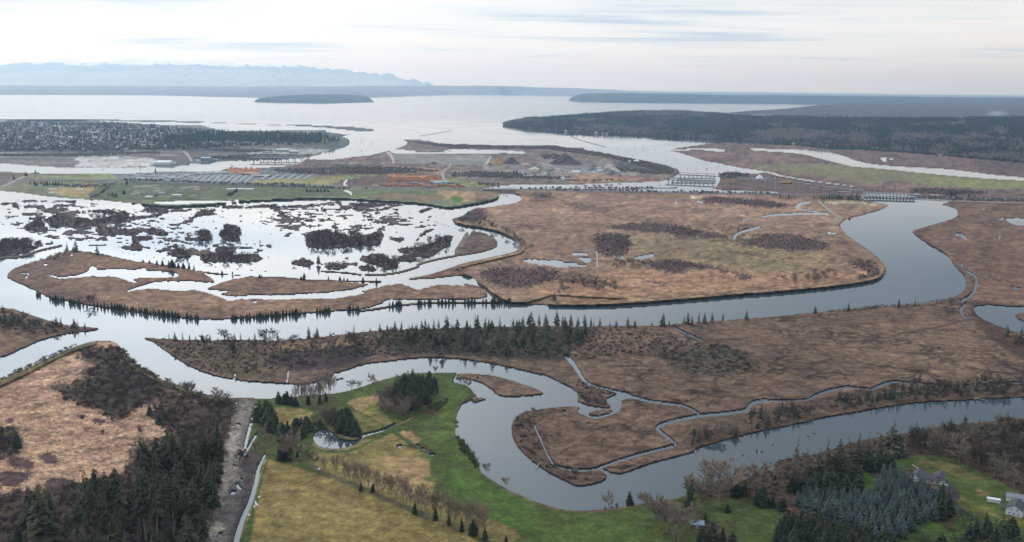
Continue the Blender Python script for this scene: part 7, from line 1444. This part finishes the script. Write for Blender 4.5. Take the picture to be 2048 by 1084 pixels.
# bridges: deck on rows of piers
def bridge(name, a, b, za, wid, npier, mat, label, base=-1.5, truss=False, tops=1.6):
    P0 = unproj(a[0], a[1], 0)[0]; P1 = unproj(b[0], b[1], 0)[0]; L_ = float(np.linalg.norm(P1-P0)); rz = math.atan2(P1[1]-P0[1], P1[0]-P0[0])
    o = bpy.data.objects.new(name, None); COLL.objects.link(o); o.location = tuple(P0); o.rotation_euler = (0, 0, rz); tag(o, label, 'bridge')
    V, F = [], []; bxv(V, F, (L_/2, 0, za), (L_, wid, tops)); obj('deck', V, F, [mat], o)
    for s in (-1, 1):
        V, F = [], []; bxv(V, F, (L_/2, s*(wid/2-.3), za+tops+.003), (L_, .35, 1.0)); obj('railing', V, F, [CON], o)
    pm = None
    for i in range(npier):
        if pm is None: V, F = [], []; bxv(V, F, (0, 0, base), (1.3, wid*.5, za-base-.003)); pm = mesh('pier', V, F, [mat])
        link('pier', pm, o, (L_*(i+.5)/npier, 0, 0))
    if truss:
        tm = None; nb_ = max(4, int(L_/28))
        for s in (-1, 1):
            for i in range(nb_):
                st = L_/nb_
                if tm is None:
                    V, F = [], []; bxv(V, F, (0, 0, 0), (.9, .5, 7)); bxv(V, F, (st/2, 0, 6.4), (st*.94, .5, .8)); tm = mesh('truss_panel', V, F, [STL])
                link('truss_panel', tm, o, (st*i+.6, s*(wid/2-.9), za+tops+.01))
    return o
bridge('rail_bridge', (1357, 354), (1433, 357.5), 7, 9, 9, STL, 'steel truss rail bridge, farthest of the three at the mill island', truss=True)
bridge('road_bridge', (1342, 361), (1430, 362), 7, 12, 10, CON, 'grey road bridge, middle of the three at the mill island')
bridge('road_bridge', (1332, 364.5), (1430, 369), 7, 12, 11, CON, 'grey road bridge, nearest of the three at the mill island')
bridge('river_bridge', (500, 322), (612, 322.5), 13, 16, 8, CON, 'long grey bridge on tall piers across the river below the city')
bridge('river_bridge', (520, 318.5), (625, 319), 12, 12, 7, CON, 'second long bridge close behind the first, below the city', truss=True)
bridge('highway_bridge', (1724, 396), (1830, 398.5), 6, 20, 16, CON, 'wide highway bridge over the slough mouth, nearer one', tops=1.4)
bridge('highway_bridge', (1727, 391), (1826, 393), 6, 16, 14, CON, 'farther twin of the highway bridge at the slough mouth', tops=1.4)
bridge('slough_bridge', (965, 381), (1030, 382.5), 5, 22, 6, CON, 'low dark highway bridge over the head of the upper slough')
# vehicles on the highway
def car_mesh(mat, truck=False):
    V, F, mi = [], [], []
    if truck: bxv(V, F, (2, 0, 1.1), (13, 2.6, 2.9), 0, mi, 0); bxv(V, F, (-6.4, 0, .9), (2.6, 2.4, 2.4), 0, mi, 0); bxv(V, F, (-1, 0, .0), (15, 2.2, .88), 0, mi, 1)
    else: bxv(V, F, (0, 0, .35), (4.6, 1.9, .75), 0, mi, 0); bxv(V, F, (.2, 0, 1.1), (2.6, 1.6, .6), 0, mi, 1); bxv(V, F, (-1.4, 0, 0), (.7, 1.95, .34), 0, mi, 1); bxv(V, F, (1.4, 0, 0), (.7, 1.95, .34), 0, mi, 1)
    return mesh('vehicle', V, F, [mat, DRK], mi)
CM = [(car_mesh(WHT, True), 'white truck', 'truck'), (car_mesh(WHT), 'white car', 'car'), (car_mesh(GRYM), 'grey car', 'car'), (car_mesh(DRK), 'dark car', 'car'), (car_mesh(BLU, True), 'blue-grey truck', 'truck')]
spots = np.linspace(.22, .99, 34)
for i, t in enumerate(spots):
    f = t*(len(HP)-1); a = int(f); p = HP[a]*(1-(f-a))+HP[min(a+1, len(HP)-1)]*(f-a); d = HP[min(a+1, len(HP)-1)]-HP[a]; rz = math.atan2(d[1], d[0]); k = (i*7) % 5; off = 4.5*(1 if i % 2 else -1)
    o = link('truck' if CM[k][2] == 'truck' else 'car', CM[k][0], None, (p[0]-math.sin(rz)*off, p[1]+math.cos(rz)*off, p[2]+.02), rz+(math.pi if i % 2 else 0), 1.25)
    where = 'above the green farm fields' if p[0] < -700 else 'between lumber yard and slough bridge' if p[0] < -60 else 'past the round dark trees' if p[0] < 500 else 'before the conifer belt'
    tag(o, CM[k][1]+' on the highway, '+where+', '+('far' if i % 2 else 'near')+' lane', CM[k][2], 'vehicles on the highway '+where)
for i, (x, k) in enumerate([(1838, 0), (1850, 2), (1862, 1), (1876, 1), (1890, 3), (1905, 0), (1930, 2), (1962, 1), (2000, 3), (2035, 1)]):
    f = (x-1826)/(2240-1826)*(len(HP2)-1); a = int(f); p = HP2[a]*(1-(f-a))+HP2[a+1]*(f-a); d = HP2[a+1]-HP2[a]; rz = math.atan2(d[1], d[0])
    o = link('truck' if CM[k][2] == 'truck' else 'car', CM[k][0], None, (p[0], p[1], p[2]+.02), rz, 1.3); tag(o, CM[k][1]+' on the highway right of its bridge, '+(ORD[i] if i else 'nearest the bridge'), CM[k][2], 'vehicles right of the highway bridge')
for i in range(70):
    a, b, nm = [(1140, 345, 'among the heaps of the scrap yard'), (1150, 338, 'in the upper scrap yard'), (300, 388, 'in the farmyard by the levee'), (420, 321, 'by the pale riverside office'), (890, 368, 'beside the long mill shed')][i % 5]
    x, y = a+TR.uniform(-1, 1)*(90 if i % 5 < 2 else 26), b+TR.uniform(-5, 5)*(1 if i % 5 < 3 else .35); k = TR.randrange(5)
    if not is_land(x, y): continue
    o = link('truck' if CM[k][2] == 'truck' else 'car', CM[k][0], None, gp(x, y, .1), TR.uniform(0, 3), 1.3); tag(o, CM[k][1]+' parked '+nm+(', left side' if x < a else ', right side'), CM[k][2], 'vehicles parked '+nm)
# power poles
def pylon(x, y, hpx, label):
    h = px_height(x, y, hpx); o = root('power_pole', x, y, .4, label, 'power pole', 'tall pale power poles'); V, F = [], []
    tube(V, F, [(0, 0, 0), (0, 0, h)], [.9, .5], 8); obj('pole', V, F, [GAL], o)
    for f in (.80, .88, .96): V, F = [], []; bxv(V, F, (0, 0, h*f), (7, .5, .5)); obj('crossarm', V, F, [GAL], o)
for x, y, h_, lb in ((1760, 380, 18, 'tall pale power pole, tallest, left of two above the highway bridge'), (1793, 380, 13, 'pale power pole, right of two above the highway bridge'), (1550, 379, 15, 'pale leaning power pole left of the conifer belt'), (1530, 369, 11, 'pale power pole beside the boat yard tent'), (1320, 361, 10, 'pale power pole left of the three bridges'), (1978, 392, 12, 'thin pale power pole at the right end of the highway')): pylon(x, y, h_, lb)
# log booms, pilings, docks
def logline(name, pts, label, n, w_=2.2):
    p = smooth(pts, False, 8); o = bpy.data.objects.new(name, None); COLL.objects.link(o); P0 = unproj(p[0][0], p[0][1], 0)[0]; o.location = tuple(P0); tag(o, label, 'log boom')
    Pw = unproj(p[:, 0], p[:, 1], .3); d = np.r_[0, np.cumsum(np.linalg.norm(Pw[1:]-Pw[:-1], axis=1))]; seg = d[-1]/n; me = None
    for i in range(n):
        a = seg*i; b = a+seg*.9; A = np.array([np.interp(a, d, Pw[:, k]) for k in range(3)]); B = np.array([np.interp(b, d, Pw[:, k]) for k in range(3)])
        if me is None: V, F = [], []; bxv(V, F, (0, 0, -.6), (seg*.9, w_*3.5, 1.2)); me = mesh('log_bundle', V, F, [LOG])
        c = (A+B)/2-P0; q = link('log_bundle', me, o, tuple(c), math.atan2(B[1]-A[1], B[0]-A[0]))
logline('log_boom', [(838, 272), (870, 267.5), (904, 260.5)], 'dark line of floating logs in the bay, left one', 14); logline('log_boom', [(1141, 272), (1160, 280), (1185, 287), (1212, 294)], 'dark line of floating logs off the mill island, right one', 16)
logline('log_boom', [(568, 262), (588, 260.5)], 'short line of logs off the city shore', 5); logline('log_boom', [(680, 272), (699, 269)], 'short dark jetty of logs at the city point', 5)
V, F = [], []; tube(V, F, [(0, 0, -1.5), (0, 0, 3.6)], [.8, .7], 6); PIL = mesh('piling', V, F, [LOG])
PS = [('between mill island and the right marsh', (1230, 292, 1345, 312), 16), ('above the three bridges', (1330, 318, 1480, 345), 12), ('in the bay left of mill island', (700, 283, 800, 304), 12), ('off the city point', (700, 268, 730, 290), 10), ('in the river below the city', (100, 336, 380, 340), 12), ('in the bay above mill island', (880, 280, 1150, 286), 14)]
for nm, (a, b, c, d), n in PS:
    k = 0
    for _ in range(n*4):
        x, y = TR.uniform(a, c), TR.uniform(b, d)
        if is_land(x, y) or LAND[int(y-Y0), int(x-X0)] > .1: continue
        o = link('piling', PIL, None, unproj(x, y, 0)[0], 0, TR.uniform(.7, 1.3)); tag(o, 'old dark piling standing in the water '+nm, 'piling', 'old pilings '+nm); k += 1
        if k >= n: break
# boat yard
V, F, mi = [], [], []
V = [(-6, 0, 1.6), (-4, -1.8, 1.7), (5, -1.9, 1.5), (5, 1.9, 1.5), (-4, 1.8, 1.7), (-5, 0, -.3), (4.6, -1, -.3), (4.6, 1, -.3)]; F = [(0, 1, 2, 3, 4), (0, 5, 6, 1), (1, 6, 2), (2, 6, 7, 3), (3, 7, 4), (4, 7, 5, 0), (5, 7, 6)]
HULL = mesh('hull', V, F, [WHT]); V, F = [], []; bxv(V, F, (0, 0, 1.65), (4.5, 2.6, 1.7)); CAB = mesh('cabin', V, F, [BLU])
for i, (x, y) in enumerate([(1476, 356), (1483, 358), (1490, 357), (1497, 360), (1503, 358), (1509, 361), (1531, 358), (1538, 356), (1543, 360), (1455, 352), (1463, 354), (1550, 358), (1447, 356), (1525, 362)]):
    o = bpy.data.objects.new('boat', None); COLL.objects.link(o); o.location = gp(x, y, .3); o.rotation_euler = (0, 0, TR.uniform(0, 3)); o.scale = (1.4,)*3; tag(o, 'white motor boat laid up in the boat yard, '+('left of the tent' if x < 1510 else 'right of the tent')+(', front' if y > 357 else ', back'), 'boat', 'boats laid up in the yard'); link('hull', HULL, o); link('cabin', CAB, o)
wood(['dark_evergreen', 'bare_tree'], [(1438, 352), (1462, 347), (1490, 348), (1500, 352), (1480, 356), (1445, 357)], 24, (8, 13), '{s} {k} around the boat yard cottages', 'trees around the boat yard', 401, maxn=20)
for i, (x, y, w_) in enumerate([(1598, 366, 16), (1615, 368, 14), (1640, 371, 20), (1660, 374, 26), (1690, 377, 30), (1712, 380, 28), (1738, 383, 26), (1630, 376, 18), (1655, 380, 22), (1690, 384, 24)]):
    V, F = [], []; k = mpp(x, y); bxv(V, F, (0, 0, .2), (w_*k, 5, .7)); o = obj('floating_dock', V, F, [GAL if i % 2 else TEA], None, tuple(unproj(x, y, 0.6)[0]), -.1); tag(o, 'long pale floating dock in the marsh slough, '+('leftmost' if i == 0 else ORD[i] if i < 7 else 'front row '+ORD[i-7].replace('leftmost', 'first')), 'dock', 'floating docks by the conifer belt')
def digger(x, y, s, label, rz=0.3):
    o = root('excavator', x, y, rz, label, 'excavator'); o.scale = (s,)*3
    V, F = [], []; bxv(V, F, (0, 1.2, 0), (4, .7, 1)); bxv(V, F, (0, -1.2, 0), (4, .7, 1)); obj('tracks', V, F, [DRK], o)
    V, F = [], []; bxv(V, F, (-.3, 0, 1.02), (3.2, 2.6, 1.2)); bxv(V, F, (.6, .6, 2.25), (1.3, 1.2, 1.2)); obj('cab', V, F, [YLW], o)
    V, F = [], []; tube(V, F, [(1, -.4, 1.8), (3.2, -.4, 4.2), (5.2, -.4, 3.2), (5.6, -.4, .8)], [.35, .3, .25, .3], 5); obj('boom', V, F, [YLW], o)
digger(432, 1008, 1.0, 'small yellow excavator at the wood edge beside the gravel strip', 2.6); digger(1568, 367, 3.0, 'yellow digger in the yard right of the white tent'); digger(1578, 367.5, 3.0, 'second yellow digger, right beside the first')
# chip conveyor
o = root('chip_conveyor', 472, 338, .0, 'slanted dark chip conveyor above the orange chip piles', 'conveyor'); k = mpp(472, 338); V, F = [], []; tube(V, F, [(4, 0, 3), (-13*k, 4, 9.5*k)], [1.8, 1.8], 4); obj('belt', V, F, [STL], o); V, F = [], []; bxv(V, F, (-8*k, 2.5, 0), (2, 2, 5.5*k)); obj('support', V, F, [STL], o)
V, F = [], []; tube(V, F, [(0, 0, 0), (0, 0, 5.2*mpp(644, 256))], [2.6, 2.2], 8); o = obj('beacon', V, F, [WHT], None, gp(644, 256)); tag(o, 'white beacon tower on the sand bar off the city', 'beacon')
# homestead at the lower right
def gable_house(name, x, y, w_, d_, h_, r_, rz, wall, roof, label, wins=(), door=False, cat='house'):
    o = root(name, x, y, rz, label, cat); (V, F), (RV, RF) = gable(w_, d_, h_, r_, wall, roof); obj('wall', V, F, [wall], o); obj('roof', RV, RF, [roof], o)
    for (fx, fz, ww, hh, side) in wins:
        V, F = [], []
        if side == 'f': bxv(V, F, (fx, -d_/2-.06, fz), (ww, .14, hh))
        else: bxv(V, F, ((-w_/2-.06) if side == 'l' else (w_/2+.06), fx, fz), (.14, ww, hh))
        obj('window', V, F, [GLS], o)
    if door: V, F = [], []; bxv(V, F, (0, -d_/2-.07, 0), (2.4, .16, 2.6)); obj('door', V, F, [GRYM], o)
    return o
FR_ = lambda xs, z, w_, h_, s='f': [(x, z, w_, h_, s) for x in xs]
hs = gable_house('house', 1858, 962, 17, 9, 3.2, 2.6, -.45, CRM, DRK, 'low tan house with spreading dark roofs beside the drive', FR_((-6, -2.5, 2.5, 6), 1.1, 1.4, 1.2), True)
for (lx, ly, w_, d_, a) in ((-8, 4, 13, 8, 1.45), (7, 5, 14, 9, 1.5)):
    (V, F), (RV, RF) = gable(w_, d_, 3.2, 2.5, CRM, DRK); obj('wing', V, F, [CRM], hs, (lx, ly, .02), a); obj('roof', RV, RF, [DRK], hs, (lx, ly, .02), a)
V, F = [], []; bxv(V, F, (-10.5, -6, 0), (5, 4, 2.8)); obj('garage', V, F, [WHT], hs); V, F = [], []; bxv(V, F, (-10.5, -6, 2.803), (5.6, 4.6, .3)); obj('garage_roof', V, F, [GRF], hs)
gable_house('barn', 2031, 1025, 15, 11, 4.6, 3.4, .95, WHT, DRK, 'white gabled barn with small dark windows at the right edge', FR_((-3, 0, 3), 1.2, .8, 1.0, 'l')+FR_((-2, 1.6), 4.2, .8, 1.0, 'l')+FR_((-5, -2, 2, 5), 1.6, .9, 1.0)+FR_((-4, 0, 4), 3.4, .8, .8), cat='barn')
gable_house('barn', 2042, 1003, 20, 8, 3.4, 2.0, -.45, WHT, GRF, 'long white shed with grey roof behind the white barn', FR_((-6, -2, 2, 6), 1.2, 1.0, .9), cat='barn')
gable_house('shed', 1987, 1004, 8.5, 2.6, 2.6, .7, -.42, WHT, WHT, 'narrow white shed standing alone on the grass', (), False, 'shed')
gable_house('house', 1394, 1054, 9, 6, 3, 2, -.1, BRN, BLU, 'house with blue-grey roof half hidden under the pale alders', (), True)
def wall_line(name, a, b, h_, t_, mat, label, cat):
    A = gp(*a); B = gp(*b); L_ = (B-A).length; V, F = [], []; o = root(name, a[0], a[1], math.atan2(B[1]-A[1], B[0]-A[0]), label, cat); n = max(3, int(L_/3))
    pm = None
    for i in range(n+1):
        if pm is None: V, F = [], []; bxv(V, F, (0, 0, 0), (.18, .18, h_+.2)); pm = mesh('post', V, F, [mat])
        link('post', pm, o, (L_*i/n, 0, 0))
    for z in (.35, .75): V, F = [], []; bxv(V, F, (L_/2, -.12, h_*z), (L_, .06, .22)); obj('rail', V, F, [mat], o)
wall_line('white_fence', (1824, 931), (1850, 946), 1.4, .2, WHT, 'white rail fence running down to the tan house', 'fence'); wall_line('pasture_fence', (1738, 908), (1783, 918), 1.2, .2, CRM, 'pale board fence at the top corner of the paddock', 'fence')
def log(x, y, x2, y2, r_, label, mat=LOG):
    A = gp(x, y); B = gp(x2, y2); V, F = [], []; d = B-A; n = Vector((-d[1], d[0], 0)).normalized()*r_
    for P_, s in ((A, 1), (A+d*.5, 1.1), (B, .6)):
        for j in range(6): a = 6.283*j/6; V.append(tuple(P_-A+n*math.cos(a)*s+Vector((0, 0, r_*s*(math.sin(a)+.8)))))
    for i in (0, 6):
        for j in range(6): F.append((i+j, i+(j+1) % 6, i+6+(j+1) % 6, i+6+j))
    F += [(5, 4, 3, 2, 1, 0), (12, 13, 14, 15, 16, 17)]
    o = obj('fallen_log', V, F, [mat], None, A); tag(o, label, 'log')
log(1454, 1041, 1470, 1057, .6, 'dark fallen log lying on the green lawn'); log(352, 1010, 372, 1000, .35, 'thin fallen trunk under the dark firs', STL)
# camper and car at the house
o = root('camper', 1888, 974, -.5, 'pale green camper parked beside the tan house', 'camper'); V, F = [], []; bxv(V, F, (0, 0, .5), (5.5, 2.1, 1.9)); obj('body', V, F, [TEA], o); V, F = [], []; bxv(V, F, (-1.5, 0, 0), (.8, 2.2, .498)); bxv(V, F, (1.5, 0, 0), (.8, 2.2, .498)); obj('wheels', V, F, [DRK], o)
# debris in the lower slough, bags by the creek
V, F = [], []; tube(V, F, [(0, 0, -.6), (.15, 0, .5), (.2, .1, 1.0)], [.8, .7, .25], 7); F.append(tuple(range(14, 21))); STU = mesh('stump', V, F, [LOG])
for i, (x, y) in enumerate(G([(620, 412), (682, 400), (760, 372), (875, 347), (915, 345), (1004, 285), (1060, 410), (1295, 218), (1345, 195), (992, 434), (875, 331), (1865, 193), (1090, 415)])):
    o = link('stump', STU, None, unproj(x, y, 0)[0], i, 1.0); tag(o, 'dark stump poking out of the lower slough, '+('left' if x < 1500 else 'middle' if x < 1560 else 'right')+' part, '+('near' if y > 915 else 'far')+' side', 'stump', 'stumps in the lower slough')
V, F = [], []; bxv(V, F, (0, 0, 0), (1.6, 1.1, .7)); BAG = mesh('bulk_bag', [(x*(1 if z < .1 else .75), y*(1 if z < .1 else .75), z) for x, y, z in V], F, [WHT])
for i, (x, y) in enumerate([(518, 995), (512, 1009), (509, 1014), (514, 1011), (498, 1031), (441, 909), (472, 807), (638, 939), (511, 1005)]):
    o = link('bulk_bag', BAG, None, gp(x, y), i, 1.3); tag(o, 'small white bulk bag '+('on the grass right of the creek' if 4 > i or i == 8 else 'beside the creek bank' if i == 4 else 'at the wood edge beside the gravel' if i == 5 else 'at the top of the gravel strip' if i == 6 else 'by the hedge between the fields'), 'bag', 'white bags by the creek' if (i < 4 or i == 8) else None)
row('bare_tree', [(478, 926, 26), (489, 926, 28)], 'thin bare tree on the gravel by the creek, {o} of two')
# smoke
def smoke():
    c = unproj(1992, 238, 60)[0]; V, F = [], []; n = 10
    me = bpy.data.meshes.new('smoke'); import bmesh; bm = bmesh.new(); bmesh.ops.create_icosphere(bm, subdivisions=3, radius=1.0); bm.to_mesh(me); bm.free()
    m = bpy.data.materials.new('smoke'); m.use_nodes = True; nt = m.node_tree; nt.nodes.clear(); L = nt.links.new; o_ = nn(nt, 'ShaderNodeOutputMaterial'); v = nn(nt, 'ShaderNodeVolumePrincipled')
    v.inputs['Color'].default_value = (.95, .97, 1, 1); tc = nn(nt, 'ShaderNodeTexCoord'); ns = nn(nt, 'ShaderNodeTexNoise'); ns.inputs['Scale'].default_value = 1.6; ns.inputs['Detail'].default_value = 4; L(tc.outputs['Object'], ns.inputs[0])
    ln = nn(nt, 'ShaderNodeVectorMath', operation='LENGTH'); L(tc.outputs['Object'], ln.inputs[0]); a = nn(nt, 'ShaderNodeMath', operation='SUBTRACT'); L(ns.outputs[0], a.inputs[0]); b = nn(nt, 'ShaderNodeMath', operation='MULTIPLY'); L(ln.outputs['Value'], b.inputs[0]); b.inputs[1].default_value = .55; L(b.outputs[0], a.inputs[1])
    c2 = nn(nt, 'ShaderNodeMath', operation='MULTIPLY', use_clamp=False); L(a.outputs[0], c2.inputs[0]); c2.inputs[1].default_value = .012; d = nn(nt, 'ShaderNodeMath', operation='MAXIMUM'); L(c2.outputs[0], d.inputs[0]); d.inputs[1].default_value = 0; L(d.outputs[0], v.inputs['Density']); L(v.outputs[0], o_.inputs['Volume'])
    me.materials.append(m); o = link('smoke', me, None, tuple(c+np.array([0, 0, 45])), 0, (110, 70, 42)); tag(o, 'pale smoke drifting over the wooded hill at the right', kind='stuff')
smoke()

# drift logs stranded along the banks
lb = blur(np.clip(LAND, 0, 1), 4, 2); n = 0; DL = None
V, F = [], []; tube(V, F, [(-6, 0, .35), (0, .3, .4), (6, 0, .35)], [.45, .4, .22], 6); DL = mesh('drift_log', V, F, [mat_basic('bleached_log', (.34, .30, .26), .9, .3, .8, rgb2=(.22, .19, .16))])
def shore_name(x, y):
    if y > 760 and x < 900: return 'below the wooded island'
    if y > 760 and x < 1240: return 'around the sharp river bend'
    if y > 760: return 'along the lower slough'
    if y > 640: return 'on the middle island shore'
    if x < 800: return 'on the marsh island shore'
    return 'along the wide right-hand river' if x > 1350 else 'below the big brown island'
for _ in range(9000):
    x, y = TR.uniform(10, 2040), TR.uniform(520, 1015); v = lb[int(y-Y0), int(x-X0)]; l = LAND[int(y-Y0), int(x-X0)]
    if not (.55 < v < .8 and l > .8 and TR.random() < .35) or CLS[int(y-Y0), int(x-X0)] != 0: continue
    o = link('drift_log', DL, None, gp(x, y, .1), TR.uniform(0, 3.14), TR.uniform(.6, 1.25)); tag(o, 'bleached drift log stranded '+shore_name(x, y), 'log', 'drift logs '+shore_name(x, y)); n += 1
    if n >= 110: break
